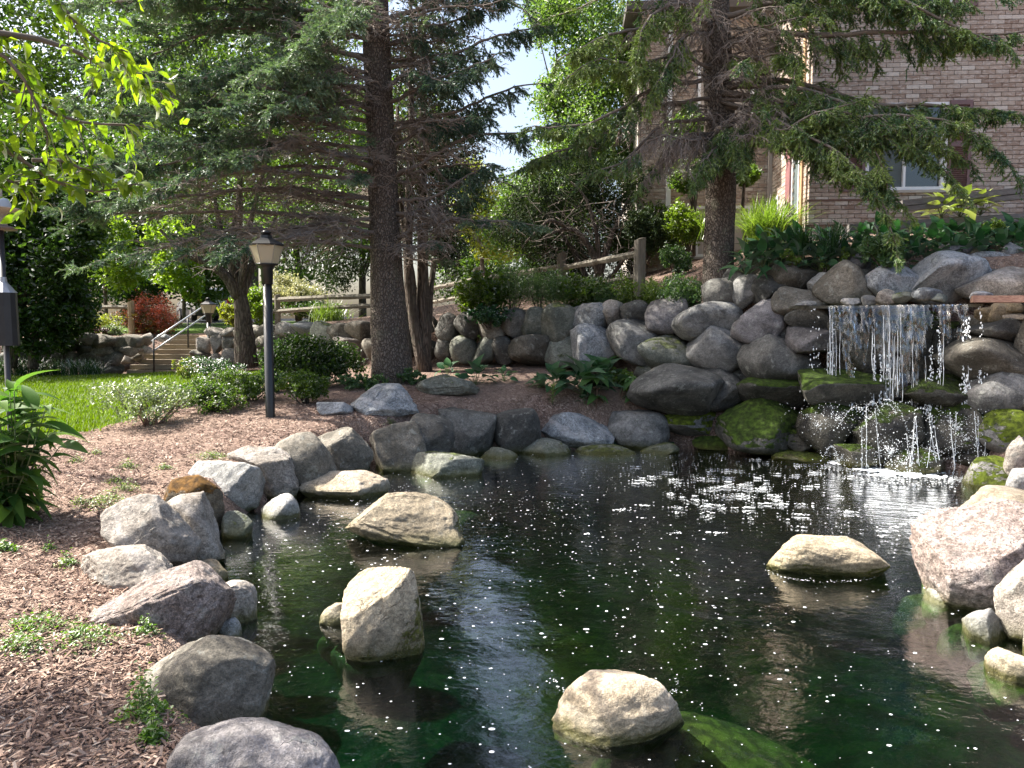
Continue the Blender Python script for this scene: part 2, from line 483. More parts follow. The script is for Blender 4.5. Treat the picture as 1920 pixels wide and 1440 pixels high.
LAWN = [(-34, 9.0), (-9, 9.5)] + [tuple(PZ(a, b, .55)[:2]) for a, b in ((135, 818), (190, 803), (250, 792), (300, 772), (345, 752), (405, 742), (500, 745), (560, 732), (520, 722), (430, 722), (380, 712), (335, 709))] + [(-11.6, 21.3), (-15, 21.0), (-34, 20)]
LAWN = np.array(LAWN)

# ------------------------------------------------------------------ ground, lawn, pond bed, water, drive
def ground_material():
    k = NT('mulch')
    p = k.n('TexCoord').outputs['Object']
    warp = k.n('VectorMath', {'operation': 'SCALE'}, i_0=k.n('TexNoise', None, Vector=p, Scale=7.0, Detail=3.0).outputs[1], Scale=0.35).outputs[0]
    q = k.n('VectorMath', {'operation': 'ADD'}, i_0=p, i_1=warp).outputs[0]
    va = k.n('TexVoronoi', None, Vector=k.scaled(q, (1, 0.42, 1), (0, 0, 0.5)), Scale=42.0)
    vb = k.n('TexVoronoi', None, Vector=k.scaled(q, (0.4, 1, 1), (0, 0, -0.4)), Scale=33.0)
    sel = k.step(k.noise(p, 18, 2), 0.46, 0.54)
    cellc = k.mix(sel, va.outputs['Color'], vb.outputs['Color'])
    celld = k.mix(sel, va.outputs['Distance'], vb.outputs['Distance'])
    cs = k.n('SeparateXYZ', None, Vector=cellc)
    c = k.ramp(cs.outputs[0], [(0.0, (0.075, 0.048, 0.039)), (0.35, (0.175, 0.115, 0.092)), (0.7, (0.28, 0.195, 0.158)), (1.0, (0.44, 0.345, 0.285))])
    patch = k.noise(p, 0.9, 5, 0.6)
    c = k.mix(k.math('MULTIPLY', k.step(patch, 0.38, 0.66), 0.55), c, (0.36, 0.265, 0.205))
    c = k.mix(k.math('MULTIPLY', k.step(k.noise(p, 2.2, 5, 0.65), 0.55, 0.72), 0.4), c, (0.055, 0.036, 0.026))
    h = k.math('ADD', k.math('MULTIPLY', celld, -0.8), k.math('MULTIPLY', cs.outputs[1], 0.8))
    h = k.math('ADD', h, k.math('MULTIPLY', k.noise(p, 6, 5), 1.2))
    b = k.n('BsdfPrincipled', None, Base_Color=c, Roughness=0.95, Normal=k.bump(h, 1.0, 0.035))
    b.inputs['Specular IOR Level'].default_value = 0.12
    return k.done(b)
def bed_material():
    k = NT('pond_bed_algae')
    p = k.n('TexCoord').outputs['Object']
    n = k.noise(p, 3.5, 6, 0.7, 0.8)
    c = k.ramp(n, [(0.32, (0.008, 0.016, 0.011)), (0.5, (0.022, 0.052, 0.026)), (0.64, (0.06, 0.11, 0.035)), (0.8, (0.13, 0.17, 0.04))])
    b = k.n('BsdfPrincipled', None, Base_Color=c, Roughness=0.9, Normal=k.bump(k.noise(p, 12, 6), 0.8, 0.05))
    return k.done(b)
def lawn_material():
    k = NT('lawn_turf')
    p = k.n('TexCoord').outputs['Object']
    c = k.mix(k.noise(p, 0.8, 5, 0.6), (0.055, 0.105, 0.014), (0.11, 0.18, 0.022))
    c = k.mix(k.math('MULTIPLY', k.noise(p, 60, 3, 0.8), 0.6), c, (0.04, 0.07, 0.012))
    b = k.n('BsdfPrincipled', None, Base_Color=c, Roughness=0.9, Normal=k.bump(k.noise(p, 70, 3), 0.7, 0.03))
    b.inputs['Specular IOR Level'].default_value = 0.15
    return k.done(b)
def water_material():
    k = NT('pond_water')
    p = k.n('TexCoord').outputs['Object']
    sx = k.n('SeparateXYZ', None, Vector=p)
    # rings that spread from the foot of the fall, dying away over the pond
    fall = k.n('VectorMath', {'operation': 'SUBTRACT'}, i_0=p, i_1=(5.2, 9.9, 0)).outputs[0]
    dist = k.n('VectorMath', {'operation': 'LENGTH'}, i_0=fall).outputs['Value']
    wob = k.noise(p, 1.6, 4, 0.6)
    ring = k.math('SINE', k.math('ADD', k.math('MULTIPLY', dist, 26.0), k.math('MULTIPLY', wob, 16.0)))
    near = k.math('SUBTRACT', 1.0, k.step(dist, 0.8, 5.5))
    ring2 = k.math('SINE', k.math('ADD', k.math('MULTIPLY', dist, 11.0), k.math('MULTIPLY', k.noise(p, 0.9, 3), 12.0)))
    h = k.math('MULTIPLY', ring, k.math('MULTIPLY', near, 0.18))
    h = k.math('ADD', h, k.math('MULTIPLY', ring2, 0.09))
    h = k.math('ADD', h, k.math('MULTIPLY', k.noise(k.scaled(p, (1, 1.7, 1)), 9, 4, 0.6), k.math('ADD', 0.14, k.math('MULTIPLY', near, 2.2))))
    h = k.math('ADD', h, k.math('MULTIPLY', k.noise(p, 1.4, 3, 0.5, 1.0), 0.55))
    h = k.math('ADD', h, k.math('MULTIPLY', k.noise(k.scaled(p, (1, 1.5, 1)), 5.0, 3, 0.6, 2.2), 0.15))
    nrm = k.bump(h, 0.46, 0.034)
    fr = k.n('Fresnel', None, IOR=1.36, Normal=nrm)
    tr = k.n('BsdfTransparent', None, Color=(0.95, 0.97, 0.96))
    gl = k.n('BsdfGlossy', None, Color=(1, 1, 1), Roughness=0.015, Normal=nrm)
    m = k.n('MixShader', None, Fac=k.math('MULTIPLY', fr.outputs[0], 2.1, clamp=True), i_1=tr.outputs[0], i_2=gl.outputs[0])
    va = k.n('VolumeAbsorption', None, Color=(0.20, 0.60, 0.48), Density=3.1)
    k.nt.links.new(va.outputs[0], k.out.inputs['Volume'])
    return k.done(m)
M_MULCH, M_BED, M_LAWN, M_WATER = ground_material(), bed_material(), lawn_material(), water_material()

def axis(fine0, fine1, step, lo, hi):
    a = list(np.arange(fine0, fine1 + 1e-6, step)); s = step; x = fine0
    left = []
    while x > lo: s *= 1.35; x -= s; left.append(x)
    s = step; x = fine1; right = []
    while x < hi: s *= 1.35; x += s; right.append(x)
    return np.array(left[::-1] + a + right)
gx = axis(-17, 11, 0.11, -420, 420); gy = axis(-1, 26.5, 0.11, -120, 600)
GX, GY = np.meshgrid(gx, gy)
GZ = gz(GX, GY)
nx, ny = len(gx), len(gy)
i = np.arange(ny - 1)[:, None] * nx; j = np.arange(nx - 1)[None]
Q = np.stack([i + j, i + j + 1, i + nx + j + 1, i + nx + j], -1).reshape(-1, 4)
me = make_mesh('ground', np.stack([GX, GY, GZ], -1).reshape(-1, 3), Q, np.zeros((0, 3), int))
me.materials.append(M_MULCH); me.materials.append(M_BED)
cxy = np.stack([GX, GY, GZ], -1).reshape(-1, 3)[Q].mean(1)
me.polygons.foreach_set('material_index', ((poly_sd(cxy[:, 0], cxy[:, 1], POND) > -0.05) & (cxy[:, 2] < 0.02)).astype(np.int32))
link('ground', me, None, kind='structure')

def sheet(name, poly, step, lift, mat, clip=None):
    poly = np.array(poly)
    lo, hi = poly.min(0), poly.max(0)
    xs = np.arange(lo[0], hi[0] + step, step); ys = np.arange(lo[1], hi[1] + step, step)
    X, Y = np.meshgrid(xs, ys); n = len(xs)
    sd = poly_sd(X, Y, poly) + 0.10 * vnoise(np.stack([X * 2.2, Y * 2.2, X * 0], -1), 5)
    Z = gz(X, Y) + lift - 0.08 * sstep(-sd, -0.15, 0.1)
    i = np.arange(len(ys) - 1)[:, None] * n; j = np.arange(n - 1)[None]
    Q = np.stack([i + j, i + j + 1, i + n + j + 1, i + n + j], -1).reshape(-1, 4)
    keep = (sd.ravel()[Q].max(1) > -0.05)
    V = np.stack([X, Y, Z], -1).reshape(-1, 3)
    Q = Q[keep]
    used = np.unique(Q); rem = -np.ones(len(V), int); rem[used] = np.arange(len(used))
    return link(name, make_mesh(name, V[used], rem[Q], np.zeros((0, 3), int)), mat, kind='structure')
sheet('lawn', LAWN, 0.2, 0.035, M_LAWN)
UPLAWN = [(-11.6, 25.2), (-8.0, 25.2), (-3.5, 27), (-3, 36.5), (-40, 36.5), (-40, 27), (-14, 26.5)]
sheet('upper_lawn', UPLAWN, 0.5, 0.05, M_LAWN)
M_ASPH = simple_mat('asphalt', (0.09, 0.088, 0.085), 0.9, bumpscale=60, scale=2)
sheet('driveway', [(-60, 36.8), (8, 36.8), (8, 45), (-60, 45)], 1.0, 0.06, M_ASPH)
wm = make_mesh('pond_water', [(-5.2, 1.2, 0), (6.9, 1.2, 0), (6.9, 12.9, 0), (-5.2, 12.9, 0), (-5.2, 1.2, -1.2), (6.9, 1.2, -1.2), (6.9, 12.9, -1.2), (-5.2, 12.9, -1.2)], [(0, 1, 2, 3), (7, 6, 5, 4), (0, 4, 5, 1), (1, 5, 6, 2), (2, 6, 7, 3), (3, 7, 4, 0)], np.zeros((0, 3), int), None, False)
link('pond_water', wm, M_WATER, kind='structure')
# ------------------------------------------------------------------ boulders
_ico = {}
def ico(sub):
    if sub not in _ico:
        bm = bmesh.new(); bmesh.ops.create_icosphere(bm, subdivisions=sub, radius=1.0)
        _ico[sub] = (np.array([v.co[:] for v in bm.verts]), np.array([[v.index for v in f.verts] for f in bm.faces]))
        bm.free()
    return _ico[sub]
def rotm(ax, ay, az): return np.array(Matrix.Rotation(az, 3, 'Z') @ Matrix.Rotation(ay, 3, 'Y') @ Matrix.Rotation(ax, 3, 'X'))
def boulder_verts(seed, sub=4, ang=0.5, boxy=2.6, roll=0.0, taper=0.0, flat=0.0):
    r = np.random.default_rng(seed)
    d, f = ico(sub)
    Rm = rotm(*(r.uniform(-0.5, 0.5, 3)))
    q = d @ Rm
    p = d / ((np.abs(q) ** boxy).sum(1) ** (1 / boxy))[:, None]
    p = p * (1 + 0.13 * fbm(d * 1.1 + seed * 3.7, seed, 2))[:, None]
    for _ in range(int(4 + 10 * ang)):
        n = unit(r.normal(size=3)); n[2] *= 0.8; n = unit(n)
        c = r.uniform(0.64, 0.95) - 0.20 * ang
        s = p @ n - c
        s = np.where(s > 0, s, 0)
        k = 0.90 if r.random() < 0.3 + 0.7 * ang else 0.6
        p = p - np.outer(s * k, n)
    p = p + d * (0.045 * fbm(d * 2.6 + seed, seed + 3, 3) + (0.020 + 0.02 * ang) * fbm(d * 7 + seed, seed + 5, 3))[:, None]
    if sub >= 5: p = p + d * (0.010 * fbm(d * 22 + seed, seed + 8, 3))[:, None]
    if taper: p[:, 0] *= 1 - taper * p[:, 2]
    if roll: p = p @ rotm(0, roll, 0).T
    lo, hi = p.min(0), p.max(0)
    p = (p - (lo + hi) / 2) / (hi - lo)
    if flat: p[:, 2] = np.maximum(p[:, 2], -0.5 + flat)
    return p, f

ST = {
 'g': stone_mat('stone_grey', (0.125, 0.125, 0.12), (0.27, 0.265, 0.25), lichen=0.55, vein=0.12),
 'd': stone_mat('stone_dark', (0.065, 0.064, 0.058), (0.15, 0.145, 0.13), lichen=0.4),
 'n': stone_mat('stone_brown', (0.10, 0.09, 0.072), (0.20, 0.182, 0.15), lichen=0.45),
 't': stone_mat('stone_tan', (0.25, 0.205, 0.145), (0.39, 0.33, 0.25), speck=0.35, lichen=0.2, vein=0.15),
 'y': stone_mat('stone_tan_mossy', (0.235, 0.195, 0.135), (0.37, 0.31, 0.22), speck=0.4, lichen=0.2, moss=0.62, mosscol=(0.125, 0.125, 0.028), mossz=-0.26, side=0.22),
 'p': stone_mat('stone_pink_granite', (0.235, 0.185, 0.16), (0.35, 0.30, 0.275), speck=0.6, lichen=0.3, bump=1.2, grain=0.6),
 'w': stone_mat('stone_pale', (0.235, 0.235, 0.222), (0.38, 0.37, 0.345), speck=0.4, lichen=0.3, vein=0.15),
 'b': stone_mat('stone_blue_grey', (0.15, 0.16, 0.168), (0.31, 0.32, 0.325), speck=0.5, lichen=0.4, vein=0.3, grain=0.5),
 'u': stone_mat('stone_purple_grey', (0.115, 0.107, 0.105), (0.215, 0.20, 0.197), lichen=0.35),
 'e': stone_mat('stone_greenish', (0.10, 0.108, 0.088), (0.195, 0.20, 0.165), moss=0.35, lichen=0.35, mosscol=(0.07, 0.085, 0.028)),
 'l': stone_mat('stone_warm_grey', (0.205, 0.18, 0.152), (0.345, 0.31, 0.27), speck=0.45, lichen=0.35, vein=0.15, grain=0.45),
 'm': stone_mat('stone_mossy', (0.06, 0.06, 0.052), (0.14, 0.132, 0.112), moss=0.88, mosscol=(0.038, 0.066, 0.006), bump=1.0),
 'v': stone_mat('stone_half_mossy', (0.13, 0.128, 0.118), (0.26, 0.25, 0.23), moss=0.74, mosscol=(0.085, 0.115, 0.008), bump=1.0),
 'o': stone_mat('stone_orange_moss', (0.15, 0.125, 0.09), (0.25, 0.21, 0.15), moss=0.72, mosscol=(0.15, 0.075, 0.016), bump=1.0),
 'k': stone_mat('stone_wet', (0.026, 0.025, 0.022), (0.072, 0.067, 0.052), lichen=0.12, moss=0.55, mosscol=(0.034, 0.055, 0.007), rough=0.25, bump=1.0),
 's': stone_mat('stone_sandy', (0.20, 0.155, 0.092), (0.31, 0.25, 0.165), lichen=0.15),
 'a': stone_mat('stone_under_algae', (0.03, 0.045, 0.012), (0.09, 0.10, 0.02), lichen=0.2, wetline=False, grain=0.3, moss=.56, mosscol=(.060, .074, .008)),
}
_seed = [100]
def boulder(px, py, w, h, Y, mat='g', parent=None, sub=4, depth=0.9, ang=0.5, boxy=2.6, roll=0.0, seed=None, name='boulder', taper=0.0, sink=0.0, **tags):
    """a stone as wide and tall as it measures at distance Y; depth is its thickness as a share of its width"""
    _seed[0] += 1
    v, f = boulder_verts(seed or int(px * 7 + py * 13), sub, ang, boxy, roll, taper)
    W, H = M(w, Y) * 1.03, M(h, Y)
    D = W * depth
    H2 = H * 1.04
    c = P(px, py, Y)
    if sink: H2 += sink; c = c - np.array((0, 0, sink / 2))
    base = c - np.array((0, 0, H2 / 2))
    me = make_mesh(name, v * np.array((W, D, H2)) + np.array((0, 0, H2 / 2)), np.zeros((0, 4), int), f)
    return link(name, me, ST[mat], parent, base, **tags)

# --- the dry-stone retaining walls: each stone a part of its wall
def wall_stone(parent, px, py, w, h, mat, dy=0.0, sub=3, **kw):
    Y = float(wall_y(px)) + dy
    z = P(px, py, Y)[2]
    g = {True: 0.28}.get(px > 880, 0.15)
    Y = Y + g * (z - 1.2)
    return boulder(px, py, w * 1.14, h * 1.14, Y, mat, parent, sub=sub, depth=kw.pop('depth', 0.95), boxy=kw.pop('boxy', 3.0), **kw)

MW = thing('boulder_wall', P(1000, 690, 14.3), 'long grey boulder retaining wall behind the tall spruce, plants spilling over its top', 'wall')
for a in [(840,613,42,46,'d'),(876,612,46,46,'d'),(920,612,48,44,'n'),(964,606,48,51,'d'),(1006,605,50,51,'e',dict(roll=0.3)),(1051,606,68,66,'e'),(1103,600,70,54,'b',dict(ang=.9)),
          (1150,590,46,48,'l',dict(ang=.8)),(1192,587,52,42,'d'),(1249,592,74,62,'u',dict(ang=.8)),
          (800,655,40,44,'d'),(836,652,38,42,'d'),(870,655,46,46,'e'),(907,657,44,53,'e'),(944,657,38,47,'d'),(1000,657,82,53,'n',dict(ang=.7)),(1055,658,62,56,'e',dict(roll=-.4)),
          (1120,650,87,74,'b',dict(boxy=3.2)),(1194,641,98,74,'g',dict(ang=.7)),(1252,662,110,62,'e',dict(roll=-.35,ang=.8)),
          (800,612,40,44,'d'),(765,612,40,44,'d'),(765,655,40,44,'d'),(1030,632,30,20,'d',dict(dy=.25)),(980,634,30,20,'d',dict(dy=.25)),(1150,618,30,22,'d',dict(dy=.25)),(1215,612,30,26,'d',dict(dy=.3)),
          (500,622,52,27,'n'),(540,617,40,24,'l'),(577,618,54,28,'g'),(611,626,48,42,'e'),(640,624,46,32,'n'),(678,622,52,36,'n'),(724,622,48,34,'d'),
          (515,642,62,32,'n'),(567,637,46,26,'n'),(601,652,40,26,'d'),(655,656,60,44,'l',dict(ang=.7)),(697,654,36,34,'n'),(735,656,40,36,'d'),
          (490,667,30,28,'n'),(514,670,42,28,'n'),(556,664,46,30,'n'),(620,672,40,26,'d'),
          (381,648,26,29,'l'),(377,666,36,18,'n'),(410,646,24,34,'l',dict(ang=.7)),(402,624,38,19,'l'),(428,624,28,17,'l'),(430,643,24,26,'n'),(409,673,22,20,'l'),(432,669,26,31,'l'),
          (456,622,30,18,'n'),(479,619,26,17,'l'),(455,644,28,26,'n'),(479,640,26,24,'l'),(456,669,28,30,'n')]:
    kw = a[5] if len(a) > 5 else {}
    wall_stone(MW, *a[:5], ang=kw.pop('ang', 0.32 + 0.33 * random.random()), **kw)

LW = thing('boulder_wall', P(200, 690, 21.9), 'low shaded boulder wall to the left of the timber steps', 'wall')
for a in [(251,640,30,22,'n'),(274,637,27,22,'l',.25),(270,655,26,17,'w',.3),(247,659,34,19,'l'),(222,659,20,19,'n'),(212,674,36,28,'d'),(238,674,22,16,'l',.6),(256,671,22,15,'n',.6),(212,693,36,20,'d'),
          (309,634,22,15,'b',.8),(196,641,46,26,'n'),(193,657,42,22,'n'),(162,655,38,22,'d'),(160,636,46,22,'d'),(226,643,26,22,'n'),(176,675,40,24,'d'),(128,672,50,28,'d'),(120,648,44,26,'d'),(75,672,52,28,'d'),
          (80,648,44,26,'d'),(30,670,46,28,'d'),(35,648,46,26,'d'),(176,695,40,18,'d')]:
    wall_stone(LW, *a[:5], dy=a[5] if len(a) > 5 else 0.0, ang=0.4 + 0.3 * random.random())

FW = thing('waterfall_wall', P(1650, 880, 10.7), 'high bank of big grey boulders that the waterfall runs over', 'wall')
for a in [(1325,604,110,68,'g'),(1348,652,106,90,'g',dict(boxy=3)),(1429,608,106,86,'u',dict(ang=.95,roll=.3)),(1459,671,124,87,'d',dict(boxy=2.4,ang=.25)),(1517,598,84,46,'d'),(1530,638,94,48,'u',dict(ang=.8)),
          (1270,733,157,86,'d',dict(dy=-.75,ang=.3)),(1352,728,104,72,'d',dict(dy=-.1)),(1226,700,62,32,'e'),(1450,735,118,54,'m'),(1570,727,154,60,'m'),(1435,797,152,88,'m',dict(dy=-.1)),
          (1297,799,114,62,'v',dict(dy=-.25)),(1339,830,74,28,'m',dict(dy=-.2)),(1560,802,112,95,'k',dict(dy=-.15)),(1670,812,136,104,'k',dict(dy=-.15)),(1790,802,124,94,'k'),(1380,770,60,50,'m',dict(dy=.2)),
          (1872,737,118,88,'g',dict(boxy=2.4,ang=.5)),(1850,678,166,86,'n',dict(dy=.1)),(1872,618,96,40,'d'),
          (1665,578,40,24,'s'),(1845,591,32,26,'s'),(1868,588,38,34,'s'),(1893,578,36,22,'s'),(1896,595,46,20,'t'),(1827,612,40,36,'n',dict(dy=.1)),
          (1885,811,94,78,'v',dict(dy=-.2)),(1755,735,124,60,'k'),(1628,650,150,126,'k',dict(depth=.45,ang=.6,boxy=4,dy=.22)),(1716,655,110,124,'k',dict(depth=.45,ang=.6,boxy=4,dy=.2)),(1790,655,80,90,'k',dict(dy=.25)),
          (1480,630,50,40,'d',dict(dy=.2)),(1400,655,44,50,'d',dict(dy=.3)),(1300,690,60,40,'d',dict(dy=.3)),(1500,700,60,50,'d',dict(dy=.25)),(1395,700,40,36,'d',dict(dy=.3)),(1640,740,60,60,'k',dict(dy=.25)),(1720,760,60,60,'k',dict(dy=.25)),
          (1500,830,70,50,'k',dict(dy=-.05)),(1610,852,90,40,'k',dict(dy=-.35)),(1720,862,110,44,'k',dict(dy=-.35)),(1500,862,90,26,'k',dict(dy=-.3)),(1825,850,60,50,'k',dict(dy=-.1)),
          (1354,551,68,52,'d'),(1378,521,48,32,'d'),(1428,504,88,44,'n',dict(dy=.35,ang=.8)),(1457,483,24,26,'w',dict(dy=.6)),(1402,547,50,56,'g'),(1446,547,64,52,'d',dict(ang=.8)),(1488,522,88,46,'n',dict(dy=.25)),
          (1493,566,90,50,'n',dict(boxy=2.3)),(1540,531,42,35,'w',dict(ang=.9,dy=.1)),(1577,534,84,78,'n',dict(taper=.45)),(1608,500,42,42,'u',dict(dy=.45)),(1570,504,28,29,'l',dict(dy=.45)),(1622,524,38,34,'d',dict(dy=.4)),
          (1662,532,92,60,'b',dict(taper=.4,dy=.15)),(1771,521,130,86,'b',dict(dy=.3,boxy=2.3,ang=.5)),(1780,477,70,36,'u',dict(dy=.9)),(1826,477,30,32,'s',dict(dy=.95)),(1852,490,66,30,'b',dict(dy=.8,roll=-.2)),
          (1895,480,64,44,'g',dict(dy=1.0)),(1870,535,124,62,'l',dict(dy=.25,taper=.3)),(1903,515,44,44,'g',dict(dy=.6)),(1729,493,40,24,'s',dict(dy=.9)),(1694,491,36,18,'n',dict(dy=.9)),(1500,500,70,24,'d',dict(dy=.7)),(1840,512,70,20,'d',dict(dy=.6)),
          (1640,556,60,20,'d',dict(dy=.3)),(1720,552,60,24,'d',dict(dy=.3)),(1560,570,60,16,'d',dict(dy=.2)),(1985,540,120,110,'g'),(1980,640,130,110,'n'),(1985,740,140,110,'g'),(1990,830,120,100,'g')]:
    kw = dict(a[5]) if len(a) > 5 else {}
    wall_stone(FW, *a[:5], ang=kw.pop('ang', 0.32 + 0.33 * random.random()), sub=4, **kw)

# --- stones that lie by themselves
def boulder_on(px, py, w, h, zb, mat='g', sub=5, depth=0.85, ang=0.5, boxy=2.8, roll=0.0, seed=None, taper=0.0, sink=0.14, name='boulder', **tags):
    """a stone whose front foot stands at height zb (None: on the ground) and whose outline measures w by h at (px, py)"""
    _seed[0] += 1
    f = PG(px, py + h / 2) if zb is None else PZ(px, py + h / 2, zb)
    zb = f[2]; Yf = f[1]
    W = M(w, Yf) * 1.06; D = W * depth; Yc = Yf + D * .42
    W = M(w, Yc) * 1.04
    zt = P(px, py - h / 2, Yc + .10 * D)[2]
    Hh = max(zt - zb, .06) + sink
    v, fc = boulder_verts(seed or int(px * 7 + py * 13), sub, ang, boxy, roll, taper)
    x = P(px, py, Yc)[0]
    me = make_mesh(name, v * np.array((W, D, Hh)) + np.array((0, 0, Hh / 2)), np.zeros((0, 4), int), fc)
    return link(name, me, ST[mat], None, (x, Yc, zb - sink), **tags)
def stone(px, py, w, h, zb, mat, label, group=None, **kw):
    return boulder_on(px, py, w, h, zb, mat, name='boulder' if w > 90 else 'rock', label=label, cat='boulder' if w > 90 else 'rock', group=group, **kw)
def shoreY(px, py): return PZ(px, py)[1]
# in the water
stone(758, 972, 227, 104, 0, 'y', 'broad pinkish tan boulder in the pond with an undercut mossy front', sub=6, ang=.6, sink=.14, depth=.62, taper=.22, seed=11, boxy=4.0)
stone(719, 1148, 150, 184, 0, 'y', 'upright blocky tan boulder standing in the pond, moss down its side', sub=6, ang=.35, boxy=3.3, sink=.14, depth=.8, taper=.13, seed=29)
stone(632, 1150, 62, 44, 0, 't', 'small pale rock half hidden beside the upright tan boulder', sub=5, sink=.15)
stone(1160, 1320, 252, 146, 0, 't', 'pale cream boulder in the pond, green algae trailing from it under water', sub=6, ang=.35, sink=.12, depth=.75, seed=38, boxy=2.7, taper=.2)
stone(1545, 1041, 206, 84, 0, 'y', 'low tan boulder in the pond with a yellowish mossy crest', sub=6, ang=.35, sink=.12, depth=.65, seed=47, boxy=3.4, taper=.2)
sk = boulder(1318, 1372, 450, 150, 3.72, 'a', None, name='boulder', sub=5, sink=.3, depth=.8, ang=.1, boxy=2.0, label='sunken bright green algae covered boulder under water beside the cream boulder', cat='boulder')
sk.location.z -= sk.location.z + sk.dimensions.z + .09
for px, py, wd, z_, lb in ((700, 1195, 170, -.12, 'algae covered stone just under water at the foot of the upright tan boulder'), (1735, 1120, 110, -.09, 'algae covered stone just under water by the small whitish rock'), (1815, 1165, 110, -.09, 'algae covered stone just under water left of the pale angular rock'), (1880, 1245, 120, -.10, 'algae covered stone just under water left of the tan rock'), (845, 960, 120, -.10, 'underwater stone standing in for a yellow green foliage reflection right of the undercut mossy boulder'), (640, 1165, 90, -.08, 'green algae covered stone under the small pale rock')):  # the stone right of the undercut boulder paints in a foliage reflection
    c = PZ(px, py, z_); o_ = boulder(px, py, wd, wd * .35, c[1], 'a', None, name='boulder', sub=4, sink=.2, depth=.8, ang=.2, label=lb, cat='boulder'); o_.location.z = z_ - o_.dimensions.z
# left shore, far to near
LS = [(640,848,112,92,0.03,'n','dark rounded boulder on the left shore, tucked between two taller ones',{}),
 (570,866,108,112,0.03,'n','smooth olive brown egg shaped boulder on the left shore',dict(ang=.15,boxy=2.3)),
 (498,884,126,96,0.03,'l','rough broken faced grey boulder next to the smooth olive brown one',dict(ang=1.0)),
 (421,910,140,100,0.03,'w','pale grey boulder with a flat sunlit top and dark lower face',dict(ang=.8)),
 (357,946,124,118,0.02,'o','boulder capped with orange and rust coloured moss',dict(ang=.6)),
 (345,992,152,140,0.02,'l','brownish grey boulder leaning against the moss capped one',dict(ang=.9)),
 (280,997,154,132,0.18,'l','large warm grey boulder with a folded sunlit face, lying in the mulch',dict(ang=.8)),
 (243,1060,184,86,0.22,'l','low flat boulder half sunk in the mulch, shadow dappled top',dict(ang=.7)),
 (302,1132,230,150,0.1,'p','big coarse pinkish grey granite boulder on the left shore',dict(ang=.6,taper=.2)),
 (420,1132,110,86,0,'l','mottled grey rock at the waterline behind the coarse pink grey boulder',dict(ang=.6)),
 (392,1282,222,195,0.02,'n','long smooth brown boulder sloping into the pond',dict(ang=.15,boxy=2.3)),
 (462,1452,330,215,0.05,'u','smooth purplish boulder in the near corner of the shore',dict(ang=.2,boxy=2.4)),
 (572,1425,112,90,0,'w','white rough stone beside the purplish boulder',dict(ang=.8))]
for px, py, wd, h, Y, mt, lb, kw in LS:
    stone(px, py, wd * 1.07, h * 1.03, Y, mt, lb, sub=6 if py > 1000 else 5, sink=.18, depth=kw.pop('depth', .8), **dict(dict(boxy=3.0), **kw))
for px, py, wd, h, Y, mt, lb in [(525,949,74,50,0,'w','whitish rock at the waterline under the flat topped pale boulder'), (443,985,60,52,0,'e','greenish rock at the waterline below the moss capped boulder'),
        (382,1075,84,48,0,'t','smooth tan rock at the waterline above the coarse granite boulder'), (430,1180,40,44,0,'b','small grey stone wedged above the long brown boulder')]:
    stone(px, py, wd, h, Y, mt, lb, sub=4, sink=.15, ang=.4)
stone(645, 909, 164, 54, 0, 't', 'flat tan ledge stone lying at the waterline with a wet edge', sub=5, ang=.6, sink=.15, depth=.5)
# far edge of the pond
for px, py, wd, h, Y, mt, lb, kw in [(750,836,114,95,0,'n','large brown boulder on the far edge with a sunlit notch on its right',dict(ang=.5)), (804,816,92,80,0.15,'d','dark boulder behind the brown one with the sunlit notch',{}),
        (877,808,100,86,0.03,'d','squarish dark boulder streaked with pale lichen on the far edge',dict(boxy=3.2,ang=.3)), (967,807,86,80,0.03,'d','smooth charcoal boulder on the far edge next to the broad pale one',dict(ang=.15)),
        (1077,804,137,70,0.03,'b','broad pale blue grey boulder with a jagged lower edge on the far shore',dict(ang=.5,boxy=3.4,seed=402)), (1195,803,105,68,0.03,'g','grey egg shaped boulder right of the broad pale one on the far shore',dict(ang=.2,boxy=2.2)),
        (1022,837,90,34,0,'e','low rounded stone at the waterline with a wet ring, under the broad pale boulder',dict(ang=.1,boxy=2.1)), (933,850,70,24,0,'e','small dark stone at the waterline below the charcoal boulder',{}),
        (1135,843,110,22,0,'e','long flat wet stone under the grey egg shaped boulder',{}), (1236,840,66,22,0,'e','flat dark stone at the waterline near the mossy boulders',{}),
        (830,871,144,46,0,'e','flat pale green slab at the waterline with a small weed on it',dict(ang=.7,depth=.5))]:
    kw = dict(kw)
    stone(px, py, wd * 1.07, h * 1.03, Y, mt, lb, sub=4 if wd < 90 else 5, sink=.2, depth=kw.pop('depth', .85), **kw)
# on the mulch
stone(722, 753, 127, 68, None, 'b', 'blue grey faceted boulder on the mulch in front of the tall spruce', sub=5, ang=1.0, sink=.06, depth=.8, seed=57)
stone(840, 723, 122, 46, None, 'e', 'pointed greenish grey boulder on the mulch right of the tall spruce', sub=5, ang=.9, sink=.06, taper=.45)
stone(627, 766, 66, 27, None, 'b', 'small flat topped blue grey block on the mulch by the lamp post', sub=4, ang=.5, boxy=5, sink=.05)
